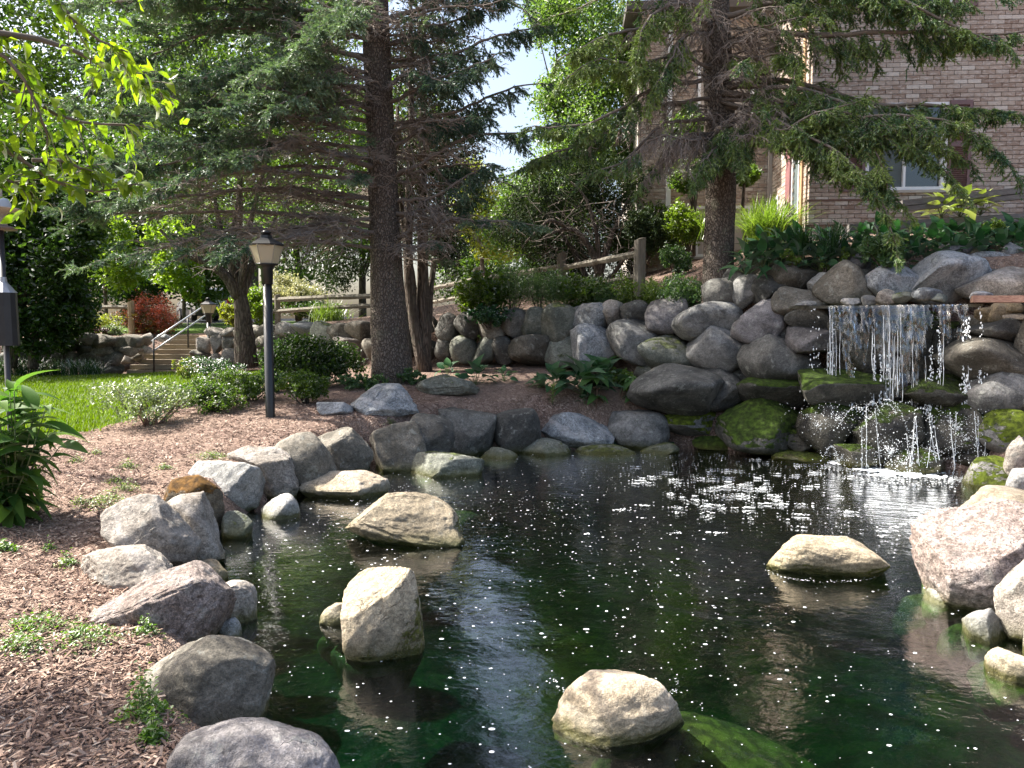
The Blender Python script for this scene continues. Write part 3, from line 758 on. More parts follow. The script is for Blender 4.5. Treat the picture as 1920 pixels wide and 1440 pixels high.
# right shore
for px, py, wd, h, Y, mt, lb, kw in [(1852,1034,246,196,0.08,'p','huge pink granite boulder overhanging the water on the right shore',dict(ang=.55,seed=71,roll=.35,boxy=3)), (1945,1112,140,176,0.06,'l','rough buff boulder in front of the pink granite one',dict(ang=.5)),
        (1900,944,190,64,0.35,'t','long flat sandstone coloured boulder behind the pink granite one',dict(ang=.5)), (1915,902,70,56,0.3,'g','grey rock between the mossy stone and the long flat boulder',{}), (1912,852,58,74,0.2,'l','pale upright rock beside the bright moss stone',dict(ang=.7)),
        (1858,886,94,64,0,'v','low stone wholly covered in bright yellow green moss',dict(ang=.2)), (1760,1074,66,40,0,'t','flat wet tan rock under the overhang of the pink boulder',{}), (1770,1112,76,46,0,'w','small whitish rock with algae round it on the right shore',dict(ang=.7)),
        (1858,1170,98,72,0,'w','pale angular rock half in the water below the buff boulder',dict(ang=.8)), (1918,1250,116,70,0,'t','tan rock in the water, algae on its left side',{}), (1990,1200,120,120,0,'l','buff rock mostly outside the picture beyond the tan rock',{})]:
    stone(px, py, wd, h, Y, mt, lb, sub=6 if wd > 200 else 5, sink=.2, depth=.85, **kw)
# small stones lined up on the lip of the fall
for px, py, wd, h, mt, lb in [(1596,567,36,16,'w','flat white cobble at the left end of the lip'), (1628,564,26,21,'g','small grey upright cobble on the lip'), (1663,557,43,30,'l','rounded buff cobble on the lip'), (1693,559,45,24,'e','greenish cobble on the lip leaning on the buff one'),
        (1738,552,54,26,'b','bluish double humped cobble on the lip'), (1760,558,36,19,'e','pale green cobble on the lip in front of the bluish one'), (1838,555,40,18,'b','pale blue flat cobble at the end of the red brown plank'), (1510,570,38,12,'g','thin grey cobble on the ledge left of the falling water')]:
    boulder(px, py, wd, h, float(wall_y(px)) - .12, mt, None, name='rock', label=lb, cat='rock', sub=4, ang=.4, depth=.8)
# ------------------------------------------------------------------ the brick house
M_MORTAR = simple_mat('mortar', (0.45, 0.41, 0.37), 0.95, bumpscale=80, scale=3)
def brick_material():
    k = NT('brick')
    at = k.n('Attribute', {'attribute_name': 'tint'})
    p = k.n('NewGeometry').outputs['Position']
    c = k.ramp(at.outputs['Fac'], [(0.0, (0.26, 0.19, 0.148)), (0.3, (0.35, 0.272, 0.22)), (0.6, (0.41, 0.338, 0.28)), (0.85, (0.47, 0.41, 0.352)), (1.0, (0.57, 0.52, 0.46))])
    wsh = k.step(k.noise(k.scaled(p, (1, 1, 2.2)), 13, 5, 0.65), 0.48, 0.64)
    c = k.mix(k.math('MULTIPLY', wsh, 0.68), c, (0.56, 0.51, 0.46))
    c = k.mix(k.math('MULTIPLY', k.step(k.noise(p, 30, 4), 0.5, 0.75), 0.35), c, (0.14, 0.08, 0.06))
    b = k.n('BsdfPrincipled', None, Base_Color=c, Roughness=0.92, Normal=k.bump(k.noise(p, 55, 4), 0.5, 0.01))
    b.inputs['Specular IOR Level'].default_value = 0.15
    return k.done(b)
M_BRICK = brick_material()
M_WHITE = simple_mat('white_vinyl', (0.78, 0.79, 0.80), 0.45, vary=0.05)
M_SHUT = simple_mat('shutter_paint', (0.16, 0.095, 0.095), 0.55, vary=0.1)
M_TANTRIM = simple_mat('tan_trim', (0.42, 0.27, 0.15), 0.6, vary=0.15)
M_GREYW = wood_mat('weathered_board', (0.115, 0.105, 0.10), (0.20, 0.185, 0.175), axis=(1.2, 14, 14))
M_ROOF = simple_mat('roof_shingle', (0.10, 0.09, 0.085), 0.95, bumpscale=30)
def glass_material():
    k = NT('window_glass')
    g = k.n('BsdfGlossy', None, Color=(0.9, 0.95, 1), Roughness=0.02)
    d = k.n('BsdfPrincipled', None, Base_Color=(0.012, 0.016, 0.018), Roughness=0.1)
    fr = k.n('Fresnel', None, IOR=1.5)
    return k.done(k.n('MixShader', None, Fac=k.math('ADD', fr.outputs[0], 0.02), i_1=d.outputs[0], i_2=g.outputs[0]))
M_GLASS = glass_material()
M_CURTAIN = simple_mat('window_screen', (0.10, 0.125, 0.125), 0.8, vary=0.1)

A0 = np.array((5.47, 14.5)); ANG = R(-4.0)
ex = np.array((math.cos(ANG), math.sin(ANG))); ey = np.array((-math.sin(ANG), math.cos(ANG)))      # along the front, and back into the house
RZ = rotm(0, 0, ANG)
def H(u, d, z): return np.array((*(A0 + ex * u + ey * d), z))     # house coordinates: along the front, depth behind it, height
house = thing('brick_house', H(0, 0, 3.0), 'tall house of washed reddish brick with white windows and dark shutters behind the waterfall', 'house')
BW, BH, BD = 0.238, 0.0790, 0.09
JO = 0.010
class HB(MB):
    def hbox(s, u0, u1, d0, d1, z0, z1, tint=None):
        c = H((u0 + u1) / 2, (d0 + d1) / 2, (z0 + z1) / 2)
        s.box(c, (u1 - u0, d1 - d0, z1 - z0), RZ, tint)
mw = HB()
ZB, ZT = 2.6, 10.4
WIN = [(1.0, 2.43, 4.36, 5.92), (1.0, 2.43, 7.6, 9.1)]               # windows of the front: u0, u1, z0, z1
def wall_with_holes(mb, u0, u1, d0, d1, z0, z1, holes):
    zs = z0
    for h in sorted(holes, key=lambda h: h[2]):
        mb.hbox(u0, u1, d0, d1, zs, h[2])
        mb.hbox(u0, h[0], d0, d1, h[2], h[3]); mb.hbox(h[1], u1, d0, d1, h[2], h[3])
        zs = h[3]
    mb.hbox(u0, u1, d0, d1, zs, z1)
wall_with_holes(mw, 0.03, 7.0, 0.03, 0.26, ZB, ZT, WIN)
mw.hbox(0.03, 0.26, 0.26, 2.60, ZB, ZT)                              # return wall
mw.hbox(-2.9, 0.03, 2.63, 2.86, ZB, 8.6)                             # the wing set back behind
mw.hbox(-2.87, -2.64, 2.86, 8.0, ZB, 8.6)
mw.build('wall', M_MORTAR, house, smooth=False)
def inhole(u, z, holes, pad=0.0):
    return any(a - pad < u < b + pad and c - pad < z < d + pad for a, b, c, d in holes)
allb = []                                                            # (u centre, z centre, length, tint)
nrow = int((ZT - ZB) / BH)
for r_ in range(nrow):
    z = ZB + (r_ + 0.5) * BH
    off = 0.0 if r_ % 2 else BW / 2
    u = -off
    while u < 7.0:
        a, b = max(u, 0.0), u + BW
        segs_ = [(a, b)]
        for h in WIN:
            if h[2] - .03 < z < h[3] + .03:
                nx_ = []
                for s0, s1 in segs_:
                    if s1 <= h[0] or s0 >= h[1]: nx_.append((s0, s1))
                    else:
                        if s0 < h[0] - .03: nx_.append((s0, h[0]))
                        if s1 > h[1] + .03: nx_.append((h[1], s1))
                segs_ = nx_
        for s0, s1 in segs_:
            if s1 - s0 > 0.05: allb.append((s0, s1, z))
        u += BW
tn = lambda: float(np.clip(0.5 + 0.27 * rng.normal(), 0, 1))
brick_me = []
for q in range(10):
    m_ = MB(); m_.box((0, 0, 0), (BW - JO, BD, BH - JO), RZ, tint=q / 9.0)
    brick_me.append(make_mesh('brick', np.vstack(m_.v), np.vstack(m_.q), np.zeros((0, 3), int), np.concatenate(m_.tint), False))
    brick_me[-1].materials.append(M_BRICK)
full = [b for b in allb if abs((b[1] - b[0]) - BW) < 1e-4]
# the bricks that show largest: the open stretch of wall right of and above the window
full.sort(key=lambda b: -((b[0] > 1.9) * (b[2] > 6.05) * (b[2] < 7.5) * 10 - 0.2 * abs(b[0] - 3.0) - 0.5 * abs(b[2] - 6.5) + (b[0] > 2.8) * (b[2] > 4.4) * 6))
single = full[:300]; ss = set((round(b[0], 3), round(b[2], 3)) for b in single)
for b in single:
    link('brick', brick_me[int(np.clip(tn() * 10, 0, 9))], M_BRICK, house, H((b[0] + b[1]) / 2, 0.02 + 0.003 * rng.normal(), b[2]))
rest = HB()
for b in allb:
    if (round(b[0], 3), round(b[2], 3)) in ss: continue
    d = 0.003 * rng.normal()
    rest.hbox(b[0] + JO / 2, b[1] - JO / 2, -0.025 + d, 0.065 + d, b[2] - (BH - JO) / 2, b[2] + (BH - JO) / 2, tn())
for r_ in range(nrow):                                               # return wall and wing
    z0 = ZB + r_ * BH + JO / 2; z1 = z0 + BH - JO
    off = 0.0 if r_ % 2 else BW / 2
    v = 0.07 - off
    while v < 2.55:
        a, b = max(v, 0.07), min(v + BW, 2.6)
        zc = (z0 + z1) / 2
        if b - a > .05 and not (0.50 < (a + b) / 2 < 1.0 and 3.5 < zc < 5.6) and not (1.9 < (a + b) / 2 < 2.5 and 3.4 < zc < 4.6):
            d = 0.003 * rng.normal(); rest.hbox(-0.025 + d, 0.05 + d, a + JO / 2, b - JO / 2, z0, z1, tn())
        v += BW
    if z1 < 8.6:
        v = -2.9 - off
        while v < -0.05:
            a, b = max(v, -2.9), min(v + BW, -0.03)
            zc = (z0 + z1) / 2; uc = (a + b) / 2
            if b - a > .05 and not inhole(uc, zc, [(-1.62, -.4, 3.4, 4.5), (-1.62, -.4, 6.1, 7.5)]):
                d = 0.003 * rng.normal(); rest.hbox(a + JO / 2, b - JO / 2, 2.605 + d, 2.68 + d, z0, z1, tn())
            v += BW
rest.build('brick', M_BRICK, house, smooth=False, kind='stuff')
# a darker soldier ledge on two courses, as the photograph shows low on the wall
lg = HB()
for zz in (3.72, 4.18): lg.hbox(-0.035, 1.2, -0.035, 0.0, zz, zz + 0.03)
lg.build('ledge', simple_mat('ledge_brick', (0.15, 0.09, 0.07), 0.9), house, smooth=False)

def window(u0, u1, z0, z1, shutters=True, d=0.0, mull=True):
    f = HB(); t = 0.06
    f.hbox(u0, u1, d - .03, d + .10, z0, z0 + t); f.hbox(u0, u1, d - .03, d + .10, z1 - t, z1)
    f.hbox(u0, u0 + t, d - .03, d + .10, z0 + t, z1 - t); f.hbox(u1 - t * 1.6, u1, d - .03, d + .10, z0 + t, z1 - t)
    um = (u0 + u1) / 2 - .02
    if mull: f.hbox(um - .022, um + .022, d - .02, d + .09, z0 + t, z1 - t)
    fo = f.build('window', M_WHITE, house, origin=H((u0 + u1) / 2, d, z0), smooth=False)
    g = HB(); g.hbox(um + .022, u1 - t * 1.6, d + .04, d + .055, z0 + t, z1 - t); g.build('pane', M_GLASS, fo, smooth=False, origin=H(um, d, z0))
    g = HB(); g.hbox(u0 + t, um - .022, d + .04, d + .055, z0 + t, z1 - t); g.build('pane', M_CURTAIN if mull else M_GLASS, fo, smooth=False, origin=H(u0, d, z0))
    sl_ = HB(); sl_.hbox(u0 - .04, u1 + .04, d - .06, d + .02, z0 - .05, z0); sl_.build('sill', M_MORTAR, fo, smooth=False, origin=H(u0, d, z0))
    if shutters:
        for a, b in ((u0 - .40, u0 - .015), (u1 + .015, u1 + .40)):
            s_ = HB(); y0, y1 = d - .07, d - .035
            s_.hbox(a, a + .055, y0, y1, z0 - .02, z1 + .02); s_.hbox(b - .055, b, y0, y1, z0 - .02, z1 + .02)
            zm = z0 + (z1 - z0) * .52
            for q0, q1 in ((z0 - .02, z0 + .06), (zm - .05, zm + .05), (z1 - .06, z1 + .02)): s_.hbox(a + .055, b - .055, y0, y1, q0, q1)
            so_ = s_.build('shutter', M_SHUT, house, smooth=False, origin=H(a, d, z0))
            tilt = RZ @ rotm(R(-38), 0, 0)
            sm_ = MB(); sm_.box((0, 0, 0), (b - a - .11, .035, .006), tilt)
            lm = make_mesh('slat', np.vstack(sm_.v), np.vstack(sm_.q), np.zeros((0, 3), int), None, False); lm.materials.append(M_SHUT)
            for q0, q1 in ((z0 + .06, zm - .05), (zm + .05, z1 - .06)):
                nsl = int((q1 - q0) / .034)
                for q in range(nsl):
                    link('slat', lm, M_SHUT, so_, H((a + b) / 2, d - .05, q0 + (q + .5) * (q1 - q0) / nsl))
window(*WIN[0]); window(*WIN[1])
# windows and trim of the return wall and the wing
def side_window(v0, v1, z0, z1, shutter_first):
    f = HB(); t = .05
    f.hbox(-.04, .05, v0, v0 + t, z0, z1); f.hbox(-.04, .05, v1 - t, v1, z0, z1); f.hbox(-.04, .05, v0 + t, v1 - t, z0, z0 + t); f.hbox(-.04, .05, v0 + t, v1 - t, z1 - t, z1)
    fo = f.build('window', M_WHITE, house, smooth=False, origin=H(0, v0, z0))
    g = HB(); g.hbox(0.0, .02, v0 + t, v1 - t, z0 + t, z1 - t); g.build('pane', M_CURTAIN, fo, smooth=False, origin=H(0, v0, z0))
    for a, b in ((v1 + .01, v1 + .30), (v0 - .30, v0 - .01))[:1 if shutter_first else 0]:
        s_ = HB(); s_.hbox(-.075, -.03, a, b, z0, z1); s_.build('shutter', simple_mat('plum_paint', (.24, .11, .11), .6), house, smooth=False, origin=H(0, a, z0))
side_window(0.50, 0.98, 3.5, 5.6, True); side_window(1.95, 2.42, 3.4, 4.6, False)
for u0, u1, z0, z1 in ((-1.62, -.4, 3.4, 4.5), (-1.62, -.4, 6.1, 7.5)): window(u0, u1, z0, z1, False, 2.62)
tr = HB(); tr.hbox(-.06, -.026, .24, .36, ZB, ZT); tr.build('trim_board', M_TANTRIM, house, smooth=False)
tr = HB(); tr.hbox(-.10, -.03, 2.50, 2.58, ZB, 8.5); tr.build('downspout', M_MORTAR, house, smooth=False)
tr = HB(); tr.hbox(-2.28, -2.18, 2.53, 2.60, ZB, 8.5); tr.build('downspout', M_WHITE, house, smooth=False)
tr = HB(); tr.hbox(-3.2, -.03, 2.30, 8.2, 8.6, 8.78); tr.build('roof', M_ROOF, house, smooth=False)
tr = HB(); tr.hbox(-.3, 7.2, -.35, 8.2, ZT, ZT + .2); tr.build('roof', M_ROOF, house, smooth=False)

# weathered beams of the walk in front of the house
rail = thing('wooden_railing', P(1850, 430, 13.4), 'two weathered grey beams running in front of the brick house above the dark hostas', 'railing')
def beam(mb, a, b, hgt, thick):
    a, b = np.array(a), np.array(b); c = (a + b) / 2; d = b - a
    L = np.linalg.norm(d); yaw = math.atan2(d[1], d[0]); pit = -math.asin(d[2] / L)
    mb.box(c, (L, thick, hgt), np.array(Matrix.Rotation(yaw, 3, 'Z') @ Matrix.Rotation(pit, 3, 'Y')))
for (x0, y0), (x1, y1), hg in (((1690, 382), (2080, 339), .10), ((1690, 393), (2080, 352), .08), ((1590, 428), (2080, 398), .13)):
    m_ = MB(); beam(m_, P(x0, y0, 13.6), P(x1, y1, 13.0), hg, .14); m_.build('rail', M_GREYW, rail, smooth=False)
for px, py0, py1 in ((1985, 345, 460), (2070, 340, 460)):
    m_ = MB(); a = P(px, py1, 13.25); b = P(px, py0, 13.25); m_.box((a + b) / 2, (.1, .1, b[2] - a[2])); m_.build('post', M_GREYW, rail, smooth=False)

# ------------------------------------------------------------------ split-rail fences
M_FENCE = wood_mat('fence_wood', (0.12, 0.105, 0.08), (0.21, 0.19, 0.15), axis=(10, 10, 1.3))
M_FRAIL = wood_mat('fence_rail_wood', (0.12, 0.105, 0.08), (0.21, 0.19, 0.15), axis=(1.3, 10, 10))
M_FENCE2 = wood_mat('fence_wood_tan', (0.27, 0.20, 0.125), (0.40, 0.31, 0.20), axis=(10, 10, 1.3))
def split_post(parent, px, ytop, ybot, Y, wpx, mat=None, depth=None):
    a, b = P(px, ybot, Y), P(px, ytop, Y); wd = M(wpx, Y)
    mb = MB(); n = 9
    for q in range(1):
        zs = np.linspace(a[2] - .15, b[2], n)
        prof = []
        sd = 8
        ang = np.arange(sd) * 2 * np.pi / sd + .39
        V = []
        for i_, z in enumerate(zs):
            rr = wd / 2 * 1.08 * (1 + .10 * vnoise(np.stack([np.cos(ang) * 1.5, np.sin(ang) * 1.5, np.full(sd, z * 2.2)], -1), int(px)))
            V.append(np.stack([b[0] + rr * np.cos(ang), b[1] + rr * np.sin(ang) * .8, np.full(sd, z) + (i_ == n - 1) * .03 * np.cos(ang)], -1))
        V = np.vstack(V + [[(b[0], b[1], b[2] + .015)]])
        i0 = np.arange(n - 1)[:, None] * sd; j0 = np.arange(sd)[None]; k0 = (j0 + 1) % sd
        mb.add(V, np.stack([i0 + j0, i0 + k0, i0 + sd + k0, i0 + sd + j0], -1).reshape(-1, 4), [((n - 1) * sd + q_, (n - 1) * sd + (q_ + 1) % sd, n * sd) for q_ in range(sd)])
    return mb.build('post', mat or M_FENCE, parent, origin=a, smooth=False)
def split_rail(parent, a, b, th, mat=None):
    pts = resample([a, (np.array(a) + b) / 2 + rng.normal(size=3) * .012, b], 9)
    mb = MB(); mb.tube(pts, th * (1 + .08 * rng.normal(size=9)), 6, wob=.06)
    return mb.build('rail', mat or M_FRAIL, parent, origin=a, smooth=False)
f1 = thing('split_rail_fence', P(1200, 540, 13.7), 'weathered split rail fence climbing past the dark juniper above the boulder wall', 'fence')
fp = [(1200, 448, 540, 13.7, 21), (1053, 474, 555, 16.6, 17), (894, 502, 572, 21.5, 13)]
for p in fp: split_post(f1, *p)
split_rail(f1, P(1197, 476, 13.72), P(1058, 502, 16.6), .062); split_rail(f1, P(1048, 500, 16.6), P(897, 523, 21.5), .062); split_rail(f1, P(1197, 519, 13.72), P(1056, 545, 16.6), .062)
split_rail(f1, P(1048, 545, 16.6), P(897, 553, 21.5), .062); split_rail(f1, P(892, 523, 21.5), P(790, 545, 25.5), .065); split_rail(f1, P(892, 553, 21.5), P(790, 570, 25.5), .065)
f2 = thing('split_rail_fence', P(520, 604, 22.5), 'split rail fence on the bank between the dark lamp post and the tall spruce', 'fence')
for p in [(520, 553, 606, 22.5, 11), (700, 545, 600, 20.5, 12)]: split_post(f2, *p)
split_rail(f2, P(520, 562, 22.5), P(700, 555, 20.5), .07); split_rail(f2, P(520, 584, 22.5), P(700, 573, 20.5), .07); split_rail(f2, P(520, 562, 22.5), P(455, 566, 23.4), .07); split_rail(f2, P(520, 584, 22.5), P(455, 586, 23.4), .07)
f3 = thing('split_rail_fence', P(245, 628, 25), 'sunlit tan split rail fence beside the red barberry bush', 'fence')
for p in [(245, 565, 630, 25.0, 11), (60, 565, 630, 25.6, 11)]: split_post(f3, *p, mat=M_FENCE2)
split_rail(f3, P(243, 576, 25), P(60, 574, 25.6), .07); split_rail(f3, P(243, 598, 25), P(60, 597, 25.6), .07)

# ------------------------------------------------------------------ timber steps and their handrail
M_TIMBER = wood_mat('step_timber', (0.20, 0.165, 0.115), (0.32, 0.27, 0.195), axis=(1.2, 12, 12))
M_PIPE = simple_mat('galvanised_pipe', (0.42, 0.44, 0.46), 0.38, metal=0.7, vary=0.1)
M_BLACK = simple_mat('black_paint', (0.012, 0.013, 0.014), 0.35, vary=0.2)
steps = thing('garden_steps', (-10.42, 22.2, .45), 'flight of weathered timber steps rising between two boulder walls', 'steps')
NS = 8; rise = (1.58 - .48) / NS; run = 2.4 / NS
for q in range(NS):
    m_ = MB(); z1 = .48 + rise * (q + 1); y0 = 22.15 + run * q
    xl = P([236, 242, 262, 270, 290, 298, 312, 320][q], 660, y0)[0]; xr = -9.34 + .02 * q
    m_.box(((xl + xr) / 2, y0 + .09, z1 - rise / 2 + .002 * q), (xr - xl, .18, rise - .008))
    bmw = m_.build('step', M_TIMBER, steps, smooth=False)
    m_ = MB(); m_.box(((xl + xr) / 2, y0 + .18 + run / 2, z1 - rise / 2 - .02), (xr - xl - .06, run, rise)); m_.build('tread', M_MULCH if q % 2 else M_TIMBER, steps, smooth=False)
hr = thing('handrail', (-10.2, 22.6, .6), 'two pipe handrail on dark posts going up the middle of the timber steps', 'handrail')
def pipe(parent, pts, r, mat, name='rail'):
    m_ = MB(); m_.tube(np.array(pts), r, 8); return m_.build(name, mat, parent, origin=pts[0])
pa, pb = P(284, 640, 21.9), P(388, 570, 24.6)
pipe(hr, [pa, pa + (pb - pa) * .5, pb, pb + (.25, .1, 0.0)], .026, M_PIPE)
pa2, pb2 = P(289, 657, 21.9), P(387, 590, 24.6)
pipe(hr, [pa2, pa2 + (pb2 - pa2) * .5, pb2], .024, M_PIPE)
pipe(hr, [P(289, 706, 21.9), P(288, 636, 21.9)], .028, M_BLACK, 'post'); pipe(hr, [P(353, 652, 23.6), P(352, 596, 23.6)], .026, M_BLACK, 'post'); pipe(hr, [P(389, 636, 24.6), P(389, 570, 24.6)], .026, M_BLACK, 'post')

# ------------------------------------------------------------------ lamp posts
k = NT('lamp_glass')
tl = k.n('BsdfTranslucent', None, Color=(0.80, 0.72, 0.55)); df = k.n('BsdfPrincipled', None, Base_Color=(0.66, 0.59, 0.43), Roughness=0.3)
M_LGLASS = k.done(k.n('MixShader', None, Fac=0.45, i_1=df.outputs[0], i_2=tl.outputs[0]))
def lamp(px, ybot, ytop, Y, label, lean=0.0):
    b = P(px, ybot, Y); top = P(px, ytop, Y); Hh = top[2] - b[2]; s = Hh / 2.46
    t = thing('lamp_post', b, label, 'lamp post', 'black lantern posts along the mulch bed')
    def part(name, mb, mat, **kw): return mb.build(name, mat, t, origin=b, **kw)
    x, y, z = b
    m_ = MB(); m_.lathe([(.062, -.25), (.062, 1.98 * s - .12), (.0, 1.98 * s - .12)], b, 20); part('pole', m_, M_BLACK)
    zl = 2.04 * s                      # underside of the lantern
    m_ = MB(); m_.lathe([(.0, zl - .26), (.075, zl - .26), (.082, zl - .05), (.115, zl - .01), (.15, zl), (.15, zl + .015), (0, zl + .015)], b, 16); part('collar', m_, M_BLACK)
    r0, r1, hg = .135, .215, .255
    sd = 6
    a = np.arange(sd) * 2 * np.pi / sd + .26
    gl = MB()
    for q in range(sd):
        a0, a1 = a[q], a[(q + 1) % sd]
        V = [(x + r0 * math.cos(a0), y + r0 * math.sin(a0), z + zl + .015), (x + r0 * math.cos(a1), y + r0 * math.sin(a1), z + zl + .015), (x + r1 * math.cos(a1), y + r1 * math.sin(a1), z + zl + hg), (x + r1 * math.cos(a0), y + r1 * math.sin(a0), z + zl + hg)]
        gl = MB(); gl.add(V, [(0, 1, 2, 3)]); part('pane', gl, M_LGLASS, smooth=False)
    fr = MB()
    for q in range(sd):
        fr.tube([(x + (r0 + .004) * math.cos(a[q]), y + (r0 + .004) * math.sin(a[q]), z + zl), (x + (r1 + .004) * math.cos(a[q]), y + (r1 + .004) * math.sin(a[q]), z + zl + hg)], .007, 5)
    part('frame', fr, simple_mat('lantern_frame', (.30, .27, .2), .5), smooth=False)
    m_ = MB(); m_.lathe([(.0, zl + hg - .005), (.235, zl + hg - .005), (.24, zl + hg + .012), (.165, zl + hg + .06), (.085, zl + hg + .10), (.082, zl + hg + .135), (.0, zl + hg + .135)], b, 6)
    part('lamp_roof', m_, M_BLACK, smooth=False)
    m_ = MB(); m_.lathe([(.0, zl + hg + .13), (.06, zl + hg + .13), (.06, zl + hg + .165), (.085, zl + hg + .17), (.02, zl + hg + .205), (0, zl + hg + .21)], b, 12); part('finial', m_, M_BLACK)
    return t
lamp(507, 781, 437, 10.5, 'tall black lamp post with a cream glass lantern standing in the mulch')
lamp(394, 694, 566, 22.4, 'distant smaller black lantern post beside the timber steps')

# ------------------------------------------------------------------ bird feeder with a stovepipe baffle
fb = PG(14, 905); fx, fy = P(14, 690, 7.7)[:2]; fz = g1(fx, fy)
feeder = thing('bird_feeder', (fx, fy, fz), 'bird feeder on a dark pole with a black stovepipe baffle, peony bush in front', 'bird feeder')
def zat(py): return P(14, py, 7.7)[2]
M_DMETAL = simple_mat('dark_sheet_metal', (0.028, 0.030, 0.034), 0.38, metal=0.4, vary=0.4, scale=9)
M_GREYPOLE = simple_mat('grey_pole', (0.03, 0.03, 0.033), 0.5)
m_ = MB(); m_.lathe([(.027, -.3), (.027, zat(430) - fz), (0, zat(430) - fz)], (fx, fy, fz), 12); m_.build('pole', M_GREYPOLE, feeder)
zc0, zc1, zc2 = zat(648) - fz, zat(549) - fz, zat(529) - fz
m_ = MB(); m_.lathe([(.10, zc0), (.118, zc0), (.112, zc1), (.112, zc1 + .002)], (fx, fy, fz), 12); m_.build('baffle', M_DMETAL, feeder, smooth=False)
m_ = MB(); m_.lathe([(.118, zc1), (.035, zc2), (.03, zc2 + .05)], (fx, fy, fz), 12); m_.build('baffle_cone', simple_mat('zinc', (.35, .36, .38), .4, metal=.6), feeder, smooth=False)
M_TANP = simple_mat('tan_plastic', (0.42, 0.36, 0.29), 0.5); M_CLEAR = simple_mat('frosted_acrylic', (0.42, 0.45, 0.48), 0.25, vary=.1)
za = lambda q: zat(q) - fz
m_ = MB(); m_.lathe([(0, za(433)), (.17, za(430)), (.17, za(426)), (.06, za(421))], (fx - .03, fy, fz), 20); m_.build('tray', simple_mat('brown_plastic', (.16, .12, .10), .5), feeder)
m_ = MB(); m_.lathe([(.085, za(422)), (.085, za(400)), (.115, za(399))], (fx - .03, fy, fz), 20); body = m_.build('feeder_body', M_TANP, feeder)
m_ = MB(); m_.tube([(fx - .02, fy - .083, fz + za(410)), (fx - .02, fy - .092, fz + za(410))], .018, 12); m_.build('feeding_hole', M_BLACK, body)
m_ = MB(); m_.lathe([(.115, za(399)), (.12, za(395)), (.22, za(393)), (.22, za(391)), (.13, za(389))], (fx - .03, fy, fz), 24); m_.build('rim', M_TANP, feeder)
m_ = MB(); m_.lathe([(.13, za(391)), (.125, za(380)), (.10, za(372)), (.055, za(370))], (fx - .03, fy, fz), 24); m_.build('dome', M_CLEAR, feeder)
m_ = MB(); m_.lathe([(.055, za(372)), (.055, za(345)), (.0, za(342))], (fx - .03, fy, fz), 16); m_.build('seed_tube', M_TANP, feeder)

# ------------------------------------------------------------------ the parked car at the top of the steps
M_CARP = simple_mat('pale_car_paint', (0.62, 0.63, 0.64), 0.25, vary=0.03); M_CARL = simple_mat('shaded_car_paint', (0.05, 0.05, 0.055), 0.5)  # dark lower body colour paints in the shade of the trees
M_TYRE = simple_mat('tyre_rubber', (0.02, 0.02, 0.02), 0.85); M_RIM = simple_mat('alloy_rim', (0.5, 0.5, 0.52), 0.3, metal=0.8); M_TAIL = simple_mat('red_lens', (0.45, 0.02, 0.02), 0.2)
cpz = P(384, 602, 40); car = thing('parked_car', cpz, 'pale silver estate car parked on the drive beyond the timber steps', 'car')
hd = unit(np.array((-.55, .83, 0))); sdv = np.array((hd[1], -hd[0], 0))      # heading, and its right hand side
def C(f, r, z): return cpz + hd * f + sdv * r + np.array((0, 0, z))
prof = [(-2.3, .35), (-2.36, .75), (-2.25, 1.0), (-2.0, 1.52), (-1.6, 1.64), (0, 1.66), (.5, 1.58), (1.15, 1.08), (2.1, .95), (2.3, .75), (2.3, .38)]
def shell(mb, prof, wfun):
    n = len(prof)
    for s_ in (0,):
        V = [C(f, -wfun(z), z) for f, z in prof] + [C(f, wfun(z), z) for f, z in prof]
        Qs = [(i, (i + 1) % n, n + (i + 1) % n, n + i) for i in range(n)]
        c0, c1 = len(V), len(V) + 1
        V += [C(0, -wfun(.7), .7), C(0, wfun(.7), .7)]
        mb.add(V, Qs, [((i + 1) % n, i, c0) for i in range(n)] + [(n + i, n + (i + 1) % n, c1) for i in range(n)])
m_ = MB(); shell(m_, prof, lambda z: .92 if z < 1.05 else .92 - (z - 1.05) * .38); m_.build('body', M_CARP, car, smooth=False)
m_ = MB(); shell(m_, [(-2.32, .28), (-2.40, .55), (2.34, .55), (2.32, .28)], lambda z: .925); m_.build('bumper', M_CARL, car, smooth=False)
def cq(name, pts, mat): m_ = MB(); m_.add([C(*p) for p in pts], [(0, 1, 2, 3)]); return m_.build(name, mat, car, smooth=False)
cq('rear_window', [(-2.262, -.78, 1.04), (-2.262, .78, 1.04), (-2.035, .68, 1.5), (-2.035, -.68, 1.5)], M_GLASS)
for s_ in (-1, 1):
    cq('side_window', [(-1.95, s_ * .925, 1.06), (-.5, s_ * .925, 1.06), (-.5, s_ * .75, 1.54), (-1.75, s_ * .75, 1.52)], M_GLASS)
    cq('side_window', [(-.42, s_ * .925, 1.06), (1.05, s_ * .925, 1.06), (.45, s_ * .76, 1.5), (-.42, s_ * .75, 1.54)], M_GLASS)
    m_ = MB(); m_.box(C(-2.3, s_ * .74, .98), (.2, .3, .2), rotm(0, 0, math.atan2(hd[1], hd[0]))); m_.build('tail_light', M_TAIL, car, smooth=False)
    for f in (-1.38, 1.38):
        m_ = MB(); m_.tube([C(f, s_ * .70, .34), C(f, s_ * .95, .34)], .34, 20); wh = m_.build('wheel', M_TYRE, car, smooth=False)
        m_ = MB(); m_.tube([C(f, s_ * .93, .34), C(f, s_ * .965, .34)], .22, 12); m_.build('rim', M_RIM, wh, smooth=False, origin=C(f, s_ * .93, .34))

